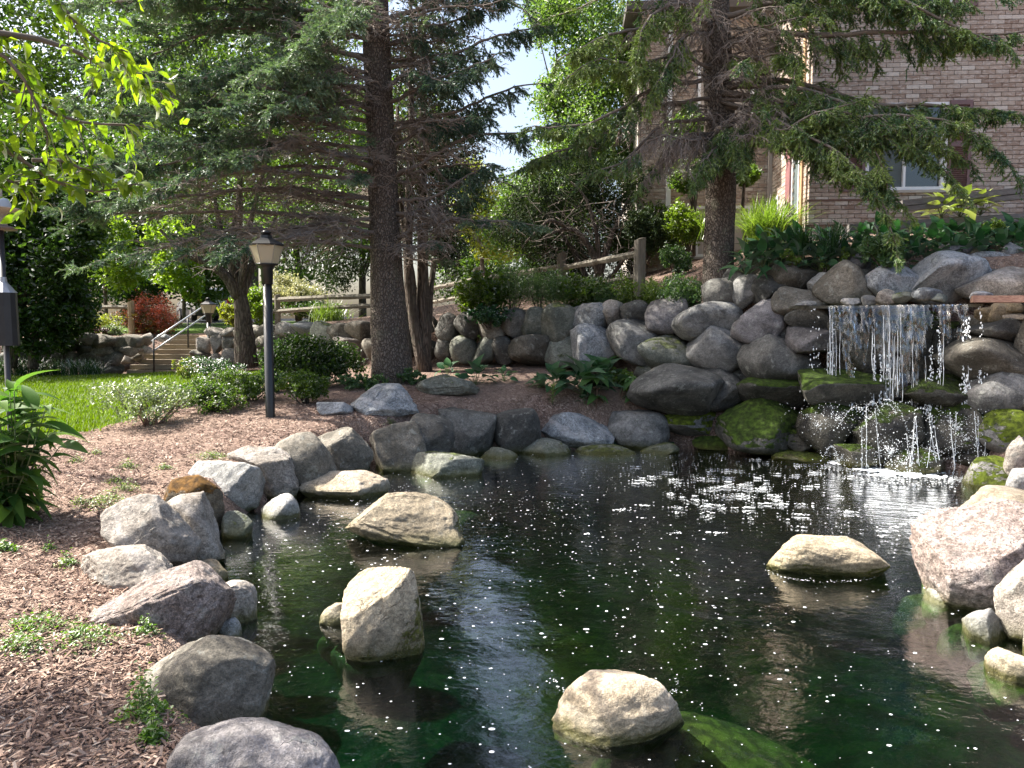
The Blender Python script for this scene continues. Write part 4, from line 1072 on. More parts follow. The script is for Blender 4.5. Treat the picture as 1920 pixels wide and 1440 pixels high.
# ------------------------------------------------------------------ lip of the fall: a thin slab and a red brown plank
M_SLAB = stone_mat('stone_lip', (0.10, 0.095, 0.075), (0.18, 0.17, 0.13), moss=0.55, mosscol=(.11, .11, .02), wetline=False, rough=0.5)
ledge = MB()
la = [P(px, py, float(wall_y(px)) - .10) for px, py in ((1478, 577), (1560, 575), (1640, 573), (1740, 570), (1832, 566))]
zt = np.mean([a[2] for a in la])
fa = np.array([(a[0], a[1] - .13 + .02 * math.sin(i_ * 7), zt) for i_, a in enumerate(resample(la, 24))]); ba = fa + (0, .5, 0)
n = len(fa); th = .04
V = np.vstack([fa, ba, fa - (0, -.02, th), ba - (0, 0, th)])
Qs = [(i, i + 1, n + i + 1, n + i) for i in range(n - 1)] + [(2 * n + i, 2 * n + i + 1, i + 1, i) for i in range(n - 1)] + [(3 * n + i, 3 * n + i + 1, 2 * n + i + 1, 2 * n + i) for i in range(n - 1)] + [(0, n, 3 * n, 2 * n), (n - 1, 3 * n - 1, 4 * n - 1, 2 * n + n - 1)]
ledge.add(V, Qs)
lo = ledge.build('stone_ledge', M_SLAB, None, origin=fa[0], smooth=False, label='thin flat stone ledge that the water spills over', cat='ledge')
pk = MB(); beam(pk, P(1822, 561, 10.12), P(2040, 561, 9.6), .085, .34)
pk.build('wooden_plank', wood_mat('red_plank', (.24, .12, .085), (.40, .24, .18), axis=(1.2, 12, 12)), None, origin=P(1822, 561, 10.12), smooth=False, label='red brown plank lying across the boulders right of the waterfall', cat='plank')

# ------------------------------------------------------------------ the waterfall
def fall_material():
    k = NT('falling_water')
    p = k.n('TexCoord').outputs['Object']
    st = k.noise(k.scaled(p, (6, 6, 0.6)), 4.0, 4, 0.6)
    h = k.math('ADD', k.noise(k.scaled(p, (2.2, 2.2, .8)), 3.0, 3, 0.55, 1.2), k.math('MULTIPLY', st, 0.25))
    nrm = k.bump(h, 0.6, 0.03)
    tr = k.n('BsdfTransparent', None, Color=(0.90, 0.93, 0.93)); gl = k.n('BsdfGlossy', None, Color=(1, 1, 1), Roughness=0.05, Normal=nrm)
    wh = k.n('BsdfDiffuse', None, Color=(0.75, 0.79, 0.83))
    lw = k.n('LayerWeight', None, Blend=0.18, Normal=nrm)
    m1 = k.n('MixShader', None, Fac=k.math('ADD', k.math('MULTIPLY', lw.outputs['Fresnel'], 0.9), 0.06, clamp=True), i_1=tr.outputs[0], i_2=gl.outputs[0])
    f = k.math('MULTIPLY', k.step(st, 0.58, 0.70), 0.22)
    return k.done(k.n('MixShader', None, Fac=f, i_1=m1.outputs[0], i_2=wh.outputs[0]))
M_FALL = fall_material()
k = NT('white_water'); pr = k.n('BsdfPrincipled', None, Base_Color=(0.86, 0.90, 0.92), Roughness=0.25)
pr.inputs['Subsurface Weight'].default_value = 0.0
M_DROP = k.done(pr)
fall = thing('waterfall', (5.2, 9.95, 0), 'thin clear waterfall breaking into drops over dark mossy rocks', 'waterfall')
def lip_at(px):
    q = np.interp(px, [1478, 1832], [0, len(fa) - 1]); i_ = int(min(q, len(fa) - 2)); return fa[i_] * (1 - (q - i_)) + fa[i_ + 1] * (q - i_)
def fall_pt(px, t, wob=0.0):
    """t from 0 at the lip to 1 at the pond: a gentle outward throw"""
    a = lip_at(px); z = a[2] * (1 - t)
    return np.array((a[0] + wob, a[1] - .02 - .20 * math.sqrt(max(t, 0)) , z))
for p0, p1, tl_, rag in [(1552, 1574, .42, .3), (1570, 1640, .34, .5), (1578, 1604, .50, .3), (1636, 1748, .36, .5), (1654, 1706, .82, .25), (1700, 1730, .56, .3), (1744, 1776, .26, .4), (1776, 1806, .20, .3), (1555, 1566, .78, .2)]:
    m_ = MB(); nu, nv = 44, 60
    U = np.linspace(0, 1, nu); V = []
    edge = 1 + rag * fbm(np.stack([U * (p1 - p0) * .12 + p0, U * 0, U * 0], -1), 4, 3)
    for i_ in range(nv):
        f_ = i_ / (nv - 1)
        for j_, u in enumerate(U):
            shrink = 1 - .30 * f_ ** 1.5
            px = (p0 + p1) / 2 + (u - .5) * (p1 - p0) * shrink + 1.5 * math.sin(f_ * 5 + p0)
            q = fall_pt(px, tl_ * f_ * edge[j_]); q[1] += .012 * math.sin(u * 13 + p0 + f_ * 3)
            V.append(q)
    V = np.array(V); lump = fbm(np.stack([V[:, 0] * 9, V[:, 2] * 5.5, V[:, 0] * 0 + p0], -1), 3, 3) + .45 * fbm(np.stack([V[:, 0] * 34, V[:, 2] * 5, V[:, 0] * 0 + p0], -1), 5, 2)
    V[:, 1] += .045 * lump * np.clip(np.repeat(np.linspace(0, 1, nv), nu) * 5, .1, 1)
    i0 = np.arange(nv - 1)[:, None] * nu; j0 = np.arange(nu - 1)[None]
    Qs = np.stack([i0 + j0, i0 + j0 + 1, i0 + nu + j0 + 1, i0 + nu + j0], -1).reshape(-1, 4)
    tear = fbm(np.stack([V[:, 0] * 12, V[:, 2] * 4, V[:, 0] * 0 + 3 + p0], -1), 12, 3) - .55 * (np.repeat(np.linspace(0, 1, nv), nu) - .35)
    m_.add(V, Qs[tear[Qs].mean(1) > -.30]); m_.build('water_sheet', M_FALL, fall)
oc_v = np.array([(1,0,0),(-1,0,0),(0,1,0),(0,-1,0),(0,0,1),(0,0,-1)], float); oc_f = np.array([(0,2,4),(2,1,4),(1,3,4),(3,0,4),(2,0,5),(1,2,5),(3,1,5),(0,3,5)])
def blobs(mb, C_, Rr, stretch=(1, 1, 1), tint=None):
    C_ = np.asarray(C_, float).reshape(-1, 3); n = len(C_)
    Rr = np.ones(n) * Rr
    V = C_[:, None] + oc_v[None] * Rr[:, None, None] * np.asarray(stretch, float).reshape(-1, 1, 3)
    mb.add(V.reshape(-1, 3), None, (np.arange(n)[:, None, None] * 6 + oc_f[None]).reshape(-1, 3), tint=tint)
drops = MB()
for px, t0, t1, n_, spread in [(1553,.3,1,70,1.5),(1560,.1,.9,60,3),(1527,.02,.8,60,10),(1521,.3,.85,60,12),(1600,.4,.7,20,3),(1638,.25,.95,110,1.6),(1650,.3,1,120,1.6),(1666,.3,1,70,4),(1690,.6,1,40,6),
        (1738,.25,.98,120,3.2),(1752,.12,1,150,2.2),(1733,.45,1,90,3),(1798,.10,.98,150,4.0),(1806,.04,.4,40,2),(1800,.45,1,120,6),(1822,.0,.55,60,2.2),(1826,.3,.95,30,3),(1612,.6,1,40,8),(1580,.7,1,40,8)]:
    t = rng.uniform(t0, t1, n_); cen = np.array([fall_pt(px + rng.normal() * spread * (.4 + tt) + 2 * math.sin(tt * 9 + px), tt) for tt in t])
    blobs(drops, cen, rng.uniform(.005, .0135, n_), np.stack([np.ones(n_), np.ones(n_), rng.uniform(1, 2.6, n_)], 1))
for px, py, Y, n_, vx, vz in [(1567,785,10.25,200,.7,.6),(1655,795,10.15,260,.7,.8),(1625,785,10.2,160,.8,.6),(1700,795,10.1,160,.8,.6),(1790,805,10.0,420,.6,.7),(1808,825,9.95,300,.5,.65),(1570,862,9.95,220,.6,.45),(1665,850,9.8,420,.55,.7),(1690,868,9.75,300,.9,.4),(1750,850,9.85,300,1.0,.5),(1530,800,10.25,160,.9,.7)]:
    o_ = P(px, py, Y); th = rng.uniform(0, 2 * np.pi, n_); sp_ = rng.uniform(.2, 1.6, n_); tt = rng.uniform(0, .32, n_)
    cen = o_ + np.stack([np.cos(th) * sp_ * vx * tt * 1.6, np.sin(th) * sp_ * vx * tt * 1.2 - .05, sp_ * vz * 2.2 * tt - 4.9 * tt ** 2], 1)
    cen = cen[cen[:, 2] > 0]
    blobs(drops, cen, np.clip(rng.lognormal(-5.55, .45, len(cen)), .0016, .010))
# arcs thrown up by the drops
for px, py, Y, dx, up in [(1572,800,10.2,.35,1.2),(1655,790,10.2,-.3,1.2),(1688,800,10.1,-.35,1.3),(1700,790,10.1,.3,1.0),(1572,862,9.95,-.25,1.0),(1705,815,10.0,-.45,1.6)]:
    o_ = P(px, py, Y); tt = np.linspace(0, .34, 60) + rng.normal(size=60) * .004
    blobs(drops, o_ + np.stack([dx * tt * 2.6, -.3 * tt, up * 1.9 * tt - 4.9 * tt ** 2], 1) + rng.normal(size=(60, 3)) * .006, rng.uniform(.003, .008, 60))
# thin white strands between the drops
st_mb = MB()
for _ in range(34):
    px0 = rng.choice([1553, 1560, 1566, 1598, 1640, 1652, 1660, 1668, 1678, 1690, 1700, 1738, 1754, 1762, 1798]) + rng.normal() * 4
    t0_ = rng.uniform(0, .35); t1_ = min(.95, t0_ + rng.uniform(.12, .5)); m__ = 14
    pp_ = np.array([fall_pt(px0 + .7 * math.sin(q * .5 + px0), t0_ + (t1_ - t0_) * q / (m__ - 1)) for q in range(m__)]) - (0, .03, 0) + rng.normal(size=(m__, 3)) * .0012
    st_mb.tube(pp_, rng.uniform(.0018, .0048) * np.linspace(.6, 1.3, m__) * (1 + .3 * rng.normal(size=m__)).clip(.4, 1.7), 4)
for px0 in (1562, 1570, 1590, 1648, 1657, 1664, 1690, 1702, 1738, 1746, 1786, 1796, 1806, 1660, 1695):
    a_ = lip_at(px0 + rng.normal() * 3); z0_ = rng.uniform(.45, .85); z1_ = rng.uniform(.0, .15); yy_ = 9.98 if px0 < 1640 else 9.80
    zz_ = np.linspace(z0_, z1_, 12); dx_ = rng.normal() * .05
    pp_ = np.stack([a_[0] + dx_ * np.linspace(0, 1, 12) ** 1.5, yy_ - .10 * np.linspace(0, 1, 12), zz_], 1) + rng.normal(size=(12, 3)) * .002
    st_mb.tube(pp_, rng.uniform(.002, .005) * (1 + .4 * rng.normal(size=12)).clip(.3, 1.8), 4)
    nb_ = 26; tt_ = rng.random(nb_)
    blobs(drops, np.stack([a_[0] + dx_ * tt_ ** 1.5 + rng.normal(size=nb_) * .02, yy_ - .1 * tt_, z0_ + (0 - z0_) * tt_], 1), rng.uniform(.003, .009, nb_), np.stack([np.ones(nb_), np.ones(nb_), rng.uniform(1, 2.2, nb_)], 1))
st_mb.build('strands', M_DROP, fall, kind='stuff')
# churned foam at the foot of the fall
ff = MB()
for px, py, hw, hd_, hh_ in ((1566, 868, .34, .24, .055), (1695, 888, .55, .34, .06), (1640, 880, .30, .2, .04)):
    c0 = PZ(px, py); g_ = 46
    u_, v_ = np.meshgrid(np.linspace(-1.15, 1.15, g_), np.linspace(-1.15, 1.15, g_))
    X_, Y_ = c0[0] + u_ * hw, c0[1] + v_ * hd_
    nz_ = fbm(np.stack([X_ * 7, Y_ * 11, X_ * 0], -1), 21, 4); fall_ = 1 - np.hypot(u_, v_)
    hgt_ = fall_ + nz_ * 1.3 - .22
    Z_ = .002 + hh_ * np.clip(hgt_, 0, 1) * (.5 + .5 * fbm(np.stack([X_ * 26, Y_ * 26, X_ * 0], -1), 31, 3))
    i0 = np.arange(g_ - 1)[:, None] * g_; j0 = np.arange(g_ - 1)[None]
    Qs = np.stack([i0 + j0, i0 + j0 + 1, i0 + g_ + j0 + 1, i0 + g_ + j0], -1).reshape(-1, 4)
    ff.add(np.stack([X_, Y_, Z_], -1).reshape(-1, 3), Qs[hgt_.ravel()[Qs].min(1) > .05])
ff.build('foam', M_DROP, fall, kind='stuff')
drops.build('drops', M_DROP, fall, kind='stuff')

# ------------------------------------------------------------------ foam and bubbles drifting on the pond
th_ = np.arange(7) * 2 * np.pi / 7
dome_v = np.vstack([np.stack([np.cos(th_), np.sin(th_), th_ * 0], 1), np.stack([.7 * np.cos(th_), .7 * np.sin(th_), th_ * 0 + .45], 1), [(0, 0, .62)]])
dome_q = np.array([(i_, (i_ + 1) % 7, 7 + (i_ + 1) % 7, 7 + i_) for i_ in range(7)]); dome_t = np.array([(7 + i_, 7 + (i_ + 1) % 7, 14) for i_ in range(7)])
def domes(mb, xy, r):
    n = len(xy); r = np.ones(n) * r
    V = dome_v[None] * (r[:, None, None] * np.stack([rng.uniform(.8, 1.5, n), rng.uniform(.7, 1.1, n), np.full(n, .22)], 1)[:, None])
    V[:, :, :2] += xy[:, None]; V[:, :, 2] += .001
    b = np.arange(n)[:, None, None] * 15
    mb.add(V.reshape(-1, 3), (b + dome_q[None]).reshape(-1, 4), (b + dome_t[None]).reshape(-1, 3))
bub = MB()
n_ = 13000
xy = np.stack([rng.uniform(-4, 6.2, n_), rng.uniform(2.2, 11.5, n_)], 1)
dn = fbm(np.stack([xy[:, 0] * .9, xy[:, 1] * .9, xy[:, 0] * 0], -1), 9, 3) * .5 + .5
keep = (poly_sd(xy[:, 0], xy[:, 1], POND) > .03) & (rng.random(n_) < np.clip(dn * 1.6 - .25, .15, 1) * np.clip(.3 + xy[:, 1] / 9, .3, 1))
xy = xy[keep]; domes(bub, xy, np.clip(rng.lognormal(-5.75, .55, len(xy)), .0014, .016))
cl = []                                            # rafts of foam clusters in front of the fall
for _ in range(100):
    c = np.array([PZ(rng.normal(1390, 90), rng.normal(915, 28))[:2]]) if rng.random() < .8 else np.array([PZ(rng.uniform(1080, 1720), rng.uniform(860, 1010))[:2]])
    m = rng.integers(6, 30); cl.append(c + rng.normal(size=(m, 2)) * rng.uniform(.012, .04) * (1.5, .9))
cl = np.vstack(cl); cl = cl[poly_sd(cl[:, 0], cl[:, 1], POND) > .05]; domes(bub, cl, rng.uniform(.003, .010, len(cl)))
fo = []
for px, py, sx_, sy_, m in ((1565, 866, 18, 5, 200), (1690, 886, 40, 7, 520), (1640, 880, 26, 5, 120), (1790, 896, 28, 4, 90), (1600, 876, 60, 7, 60), (1690, 902, 80, 8, 110)):
    fo += [PZ(rng.normal(px, sx_), max(855, rng.normal(py, sy_)))[:2] for _ in range(m)]
fo = np.array(fo); domes(bub, fo, rng.uniform(.003, .012, len(fo)))
# foam rings where the rocks stand in the water
for c, Y, hw, hd_ in ((1160, 3.98, .33, .25), (1545, 5.82, .40, .25)):
    a = rng.uniform(np.pi, 2 * np.pi, 90); x0 = P(c, 1000, Y)[0]
    domes(bub, np.stack([x0 + np.cos(a) * hw * 1.02, Y + .05 + np.sin(a) * hd_], 1) + rng.normal(size=(90, 2)) * .015, rng.uniform(.0012, .005, 90))
bub.build('foam_bubbles', M_DROP, None, kind='stuff', label='white foam flecks and bubbles drifting on the dark pond', cat='foam')
# ------------------------------------------------------------------ bark, twig and leaf materials
M_BARK = bark_mat('spruce_bark', (0.13, 0.105, 0.085), (0.24, 0.205, 0.175), scale=(1, 1, .6), fs=26)
M_BARK2 = bark_mat('furrowed_bark', (0.085, 0.068, 0.055), (0.17, 0.14, 0.115), scale=(1, 1, .12), fs=22)
M_CEDARB = bark_mat('cedar_bark', (0.12, 0.098, 0.08), (0.22, 0.185, 0.155), scale=(1, 1, .08), fs=34)
M_TWIG = simple_mat('dead_twig', (0.26, 0.215, 0.18), 0.9, vary=0.35, scale=5)
M_LIMB = simple_mat('spruce_limb', (0.15, 0.125, 0.105), 0.95, vary=0.35, scale=8, bumpscale=30, bumpstr=.5)
M_NEEDLE = leaf_mat('spruce_needles', (0.052, 0.10, 0.066), (0.24, 0.33, 0.20), trans=.22, tcol=(1.3, 1.5, .6), gloss=.1)
M_NEEDLE2 = leaf_mat('spruce_needles_fresh', (0.055, 0.115, 0.06), (0.29, 0.37, 0.10), trans=.28, tcol=(1.4, 1.6, .55), gloss=.1)
M_CEDAR = leaf_mat('cedar_foliage', (0.016, 0.032, 0.014), (0.042, 0.068, 0.024), trans=.2, gloss=.15)
M_JUNI = leaf_mat('juniper_foliage', (0.020, 0.036, 0.020), (0.060, 0.080, 0.036), trans=.15, gloss=.02)
M_DARKLEAF = leaf_mat('dark_maple_leaves', (0.020, 0.045, 0.014), (0.065, 0.115, 0.024), trans=.45)
M_MIDLEAF = leaf_mat('green_leaves', (0.045, 0.088, 0.020), (0.12, 0.18, 0.034), trans=.5)
M_BRIGHT = leaf_mat('bright_leaves', (0.10, 0.17, 0.022), (0.22, 0.29, 0.04), trans=.55)
M_BIRCH = leaf_mat('birch_leaves', (0.075, 0.135, 0.040), (0.17, 0.245, 0.075), trans=.55)
M_YELLOWG = leaf_mat('yellow_green_leaves', (0.16, 0.19, 0.030), (0.30, 0.30, 0.045), trans=.45)
M_OVER = leaf_mat('backlit_tree_leaves', (0.09, 0.155, 0.016), (0.22, 0.285, 0.028), trans=.6, tcol=(1.7, 1.9, .5), gloss=.25)
M_PEONY = leaf_mat('peony_leaves', (0.045, 0.105, 0.022), (0.11, 0.19, 0.035), trans=.42, tcol=(1.5, 1.9, .5), gloss=.22)
M_HOSTA = leaf_mat('hosta_leaves', (0.022, 0.066, 0.028), (0.055, 0.125, 0.048), trans=.3, tcol=(1.0, 1.7, .7), gloss=.22)
M_HOSTAB = leaf_mat('yellow_hosta_leaves', (0.16, 0.23, 0.030), (0.32, 0.36, 0.06), trans=.4, gloss=.4)
M_SHRUBP = leaf_mat('pale_shrub_leaves', (0.11, 0.155, 0.075), (0.30, 0.34, 0.225), trans=.3, gloss=.15)
M_RED = leaf_mat('barberry_red', (0.42, 0.11, 0.065), (0.58, 0.27, 0.16), trans=.4, tcol=(1.5, 1.0, .8))
M_REDG = leaf_mat('barberry_inner', (0.08, 0.075, 0.022), (0.22, 0.10, 0.04), trans=.35)
M_CREAM = leaf_mat('cream_blossom', (0.22, 0.25, 0.10), (0.62, 0.58, 0.34), trans=.4, tcol=(1.1, 1.1, .9))
M_GRASS = leaf_mat('grass_blades', (0.085, 0.135, 0.008), (0.165, 0.225, 0.014), trans=.4, tcol=(1.5, 1.7, .4), gloss=.08)
M_ORNG = leaf_mat('ornamental_grass', (0.10, 0.17, 0.03), (0.24, 0.32, 0.07), trans=.45, gloss=.3)
M_DAYL = leaf_mat('strap_leaves', (0.022, 0.060, 0.024), (0.055, 0.120, 0.040), trans=.35, gloss=.35)
M_WEED = leaf_mat('weed_leaves', (0.085, 0.15, 0.025), (0.20, 0.27, 0.06), trans=.4)
M_PERN = leaf_mat('perennial_leaves', (0.055, 0.115, 0.050), (0.15, 0.235, 0.10), trans=.45)
M_STEM = simple_mat('green_stem', (0.10, 0.13, 0.05), .7)
M_REDSTEM = simple_mat('reddish_stem', (0.20, 0.12, 0.09), .8)

# ------------------------------------------------------------------ conifers
def curve_pts(p0, d, L, n, droop=0.0, upturn=0.0, wig=0.05):
    """a limb that leaves p0 along d, sags, then lifts at the tip"""
    d = unit(d); pts = [np.array(p0, float)]; st = L / (n - 1)
    w = rng.normal(size=3) * wig
    for i_ in range(1, n):
        t = i_ / (n - 1)
        dd = unit(d + np.array((0, 0, -droop * t + upturn * t * t)) + w * math.sin(t * 6))
        pts.append(pts[-1] + dd * st)
    return np.array(pts)

class Spruce:
    def __init__(s, name, base, label, needle_mat):
        s.t = thing(name, base, label, 'spruce tree')
        s.base = np.array(base); s.needles = needle_mat
        s.SP, s.SD, s.SL, s.ST_ = [], [], [], []
    def trunk(s, pts, rad, mat=None):
        m_ = MB(); p = resample(pts, 40); r = np.interp(np.linspace(0, 1, 40), np.linspace(0, 1, len(rad)), rad)
        n0 = m_.n
        m_.tube(p, r, 28, wob=.025)
        return m_.build('trunk', mat or M_BARK, s.t)
    def shoots(s, P0, D, L, tint):
        s.SP.append(P0); s.SD.append(D); s.SL.append(L); s.ST_.append(tint)
    def branch(s, pts, r0, live=0.55, lat=1.0, nlat=34, hang=0.0, twig=1.0, bright=0.4, sub=7, foliage=1.0, start=.10, pl=(.5,.8)):
        pts = resample(pts, 18); L = np.linalg.norm(np.diff(pts, axis=0), axis=1).sum()
        w_ = np.linspace(0, 1, 18); ph = rng.uniform(0, 9, 3)
        pts = pts + np.stack([np.sin(w_ * 7 + ph[0]) - math.sin(ph[0]), np.sin(w_ * 6 + ph[1]) - math.sin(ph[1]), np.sin(w_ * 9 + ph[2]) - math.sin(ph[2])], 1) * (.022 * L * w_[:, None]) + rng.normal(size=(18, 3)) * .010
        m_ = MB()
        m_.tube(pts, np.linspace(r0, r0 * .18 + .003, 18), 6, wob=.10)
        T = unit(np.gradient(pts, axis=0))
        tt = np.sort(rng.uniform(start, 1.0, nlat)); tt[-1] = 1.0
        P0s, P1s, R0s, R1s = [], [], [], []
        for i_, t in enumerate(tt):
            q = t * 17; a = int(min(q, 16)); fr = q - a
            p = pts[a] * (1 - fr) + pts[a + 1] * fr; d = T[a]
            hp = np.cross(d, (0, 0, 1.0)); hp = hp / (np.linalg.norm(hp) + 1e-6)
            sgn = 1 if i_ % 2 else -1
            LL = lat * (0.30 + 0.75 * math.sin(math.pi * min(t * .8 + .18, 1))) * rng.uniform(.25, 1.15) * (1 - .55 * t)
            if i_ == nlat - 1: LL = lat * .35; ld = d
            else: ld = unit(d * rng.uniform(*pl) + hp * sgn * rng.uniform(.45, .9) + np.array((0, 0, rng.normal() * .16 - hang * rng.uniform(.3, 1.3))))
            nn = 5
            lp = curve_pts(p, ld, LL, nn, droop=.30 + hang + .3 * rng.normal(), upturn=.25 - hang * .1, wig=.32)
            lr = np.linspace(.0085, .0025, nn) * (.6 + .5 * LL / max(lat, .1)) * twig
            P0s.append(lp[:-1]); P1s.append(lp[1:]); R0s.append(lr[:-1]); R1s.append(lr[1:])
            islive = t > (1 - live) + rng.normal() * .10
            ns = max(3, int(sub * 1.35 * (.5 + LL / lat * .7)))
            u = rng.uniform(.15, 1, ns) * (nn - 1); ai = np.minimum(u.astype(int), nn - 2); fr2 = (u - ai)[:, None]
            sp_ = lp[ai] * (1 - fr2) + lp[ai + 1] * fr2
            ldv = unit(lp[ai + 1] - lp[ai])
            side = np.cross(ldv, (0, 0, 1.0)); side = unit(side + 1e-6) * np.where(rng.random(ns) < .5, 1, -1)[:, None]
            sd = unit(ldv * rng.uniform(.4, .9, (ns, 1)) + side * rng.uniform(.4, .9, (ns, 1)) + rng.normal(size=(ns, 3)) * .28 + np.array((0, 0, -.10 - hang * .6)))
            sL = rng.uniform(.10, .30, ns) * (.55 + .55 * LL)
            mid = sp_ + sd * sL[:, None] * .55
            end = mid + unit(sd + rng.normal(size=(ns, 3)) * .3 + np.array((0, 0, -.12))) * sL[:, None] * .5
            P0s += [sp_, mid]; P1s += [mid, end]; R0s += [np.full(ns, .0034 * twig), np.full(ns, .0026 * twig)]; R1s += [np.full(ns, .0026 * twig), np.full(ns, .0014 * twig)]
            if islive and foliage > 0:
                tb = np.clip(bright + .25 * rng.normal(), 0, 1)
                k_ = max(1, int(ns * foliage))
                for A_, B_ in ((sp_, mid), (mid, end)) if foliage >= 1 else ((sp_, end),):
                    dd = B_ - A_; ll = np.linalg.norm(dd, axis=1)
                    s.shoots(A_, unit(dd), ll * 1.2, np.clip(tb + .15 * rng.normal(size=ns), 0, 1))
                xs_ = lp[ai] * (1 - fr2) + lp[ai + 1] * fr2 + rng.normal(size=(ns, 3)) * .02; xd_ = unit(ldv * .7 - side * .6 * np.sign(rng.normal(size=(ns, 1))) + np.array((0, 0, -.35 - hang * .5)) + rng.normal(size=(ns, 3)) * .2)
                s.shoots(xs_, xd_, rng.uniform(.09, .2, ns), np.clip(tb + .1 + .15 * rng.normal(size=ns), 0, 1))
                dd = lp[1:] - lp[:-1]; ll = np.linalg.norm(dd, axis=1)
                s.shoots(lp[:-1], unit(dd), ll * 1.05, np.clip(tb - .1 + .12 * rng.normal(size=len(ll)), 0, 1))
        br_ = m_.build('branch', M_LIMB, s.t, origin=pts[0])
        m_ = MB(); m_.segs(np.vstack(P0s), np.vstack(P1s), np.concatenate(R0s) * 1.25, np.concatenate(R1s) * 1.35)
        m_.build('twigs', M_TWIG, br_, origin=pts[0], kind='stuff')
        return br_
    def crown(s, per=11, nlen=.034, nwid=.0062):
        if not s.SP: return
        P0 = np.vstack(s.SP); D = np.vstack(s.SD); L = np.concatenate(s.SL); tn_ = np.concatenate(s.ST_)
        n = len(P0)
        cnt = np.clip((L / .010).astype(int), 6, per)
        idx = np.repeat(np.arange(n), cnt)
        u = rng.uniform(.0, 1.0, len(idx))
        rd = rand_dirs(len(idx)); d = D[idx]
        rad = unit(rd - d * (rd * d).sum(1)[:, None])
        c = P0[idx] + d * (L[idx] * u)[:, None]
        nd = unit(d * rng.uniform(.7, 1.4, (len(idx), 1)) + rad * .7)
        A = nd * nlen * rng.uniform(.7, 1.2, (len(idx), 1))
        sd = np.cross(nd, rand_dirs(len(idx))); B = unit(sd) * nwid
        V = np.stack([c - B, c + B, c + A], 1)
        m_ = MB(); m_.add(V.reshape(-1, 3), None, np.arange(len(idx) * 3).reshape(-1, 3), tint=np.repeat(np.clip(tn_[idx] + .08 * rng.normal(size=len(idx)), 0, 1), 3))
        m_.build('crown', s.needles, s.t, smooth=False)

def px_path(pts): return np.array([P(*p) for p in pts])

# --- the tall spruce left of the middle
b1 = P(736, 716, 13.0); b1[2] = g1(b1[0], b1[1]) - .1
s1 = Spruce('spruce_tree', b1, 'tall old spruce with bare lower trunk and sweeping dead grey branches', M_NEEDLE)
tp = np.array([b1, P(728, 560, 13), P(716, 300, 13), P(700, 0, 13), (P(690, -300, 13)), P(688, -900, 13)])
s1.trunk([b1, b1 + (0, 0, .25), P(727, 560, 13), P(718, 330, 13), P(702, 0, 13), P(692, -400, 13), P(690, -1000, 13)], [.35, .25, .225, .21, .18, .12, .02])
def trunk1(py): return P(np.interp(py, [-1000, -400, 0, 330, 560, 716], [690, 692, 702, 718, 727, 736]), py, 13.0)
# sweeping branches towards the left: the height on the trunk, how far out, how far down the tip
for py, ex_, ey_, Yt, live, br in [(470, 190, 470, 11.6, .12, .3), (450, 260, 470, 12.6, .10, .3), (430, 150, 412, 12.2, .12, .3), (415, 330, 468, 11.2, .08, .3), (395, 200, 400, 13.4, .15, .3), (375, 135, 392, 12.0, .25, .4),
        (350, 250, 350, 11.2, .15, .3), (330, 160, 340, 12.8, .3, .4), (300, 200, 330, 11.8, .35, .4), (280, 130, 300, 12.6, .5, .45), (255, 290, 290, 11.0, .3, .4), (230, 150, 230, 12.2, .55, .5), (200, 210, 215, 13.6, .5, .4),
        (170, 130, 160, 12.4, .6, .5), (140, 260, 170, 11.2, .5, .5), (110, 170, 95, 12.6, .6, .45), (80, 240, 60, 13.4, .6, .4), (50, 150, 10, 12.2, .6, .5), (20, 220, -20, 11.6, .6, .5), (-10, 140, -60, 12.6, .7, .5), (440, 420, 480, 11.0, .05, .3), (320, 380, 300, 10.8, .25, .5), (210, 400, 190, 10.7, .5, .6)]:
    a = trunk1(py); e = P(ex_, ey_, Yt); m = (a + e) / 2 + (0, 0, .28 + .1 * rng.normal()); q = a * .25 + e * .75 + (0, 0, .10)
    s1.branch([a, a * .75 + e * .25 + (0, 0, .18), m, q, e], .034 + .012 * rng.random(), live=live + (.2 if py < 320 else .05), lat=1.15, nlat=56, sub=11, bright=br, twig=1.15)
# sprays hanging in front, their sunlit look put into a lighter needle tint
for py, ex_, ey_, Yt in [(60, 560, 78, 10.9), (120, 480, 150, 10.6), (150, 520, 215, 10.8), (30, 640, 60, 10.6)]:
    a = trunk1(py); e = P(ex_, ey_, Yt); s1.branch([a, (a + e) / 2 + (0, 0, .35), e], .04, live=.55, lat=.8, nlat=40, sub=10, bright=.75)
# towards the right
for py, ex_, ey_, Yt, live, hang, br in [(130, 1010, 35, 12.4, .6, .5, .1), (90, 900, 20, 12.8, .6, .5, .1), (240, 1000, 150, 12.8, .5, .5, .1), (200, 930, 110, 12.2, .55, .6, .1), (290, 905, 215, 12.6, .5, .6, .05), (340, 1040, 232, 12.4, .35, .4, .05), (330, 900, 300, 13.2, .5, .6, .05),
        (380, 920, 300, 12.6, .45, .6, .05), (420, 880, 380, 12.8, .2, .4, .1), (455, 900, 410, 12.4, .06, .1, .1), (460, 830, 455, 12.2, .05, .1, .1), (400, 1000, 420, 12.2, .05, .2, .1), (40, 960, -20, 12.6, .6, .5, .1), (0, 900, -80, 12.8, .7, .5, .2), (170, 840, 150, 12.2, .4, .5, .1), (250, 830, 250, 14, .4, .5, .1)]:
    a = trunk1(py); e = P(ex_, ey_, Yt); m = (a + e) / 2 + (0, 0, .02 + .12 * rng.normal())
    s1.branch([a, m, e], .042, live=live, lat=.75, nlat=40, sub=8, bright=br, hang=hang, twig=.95)
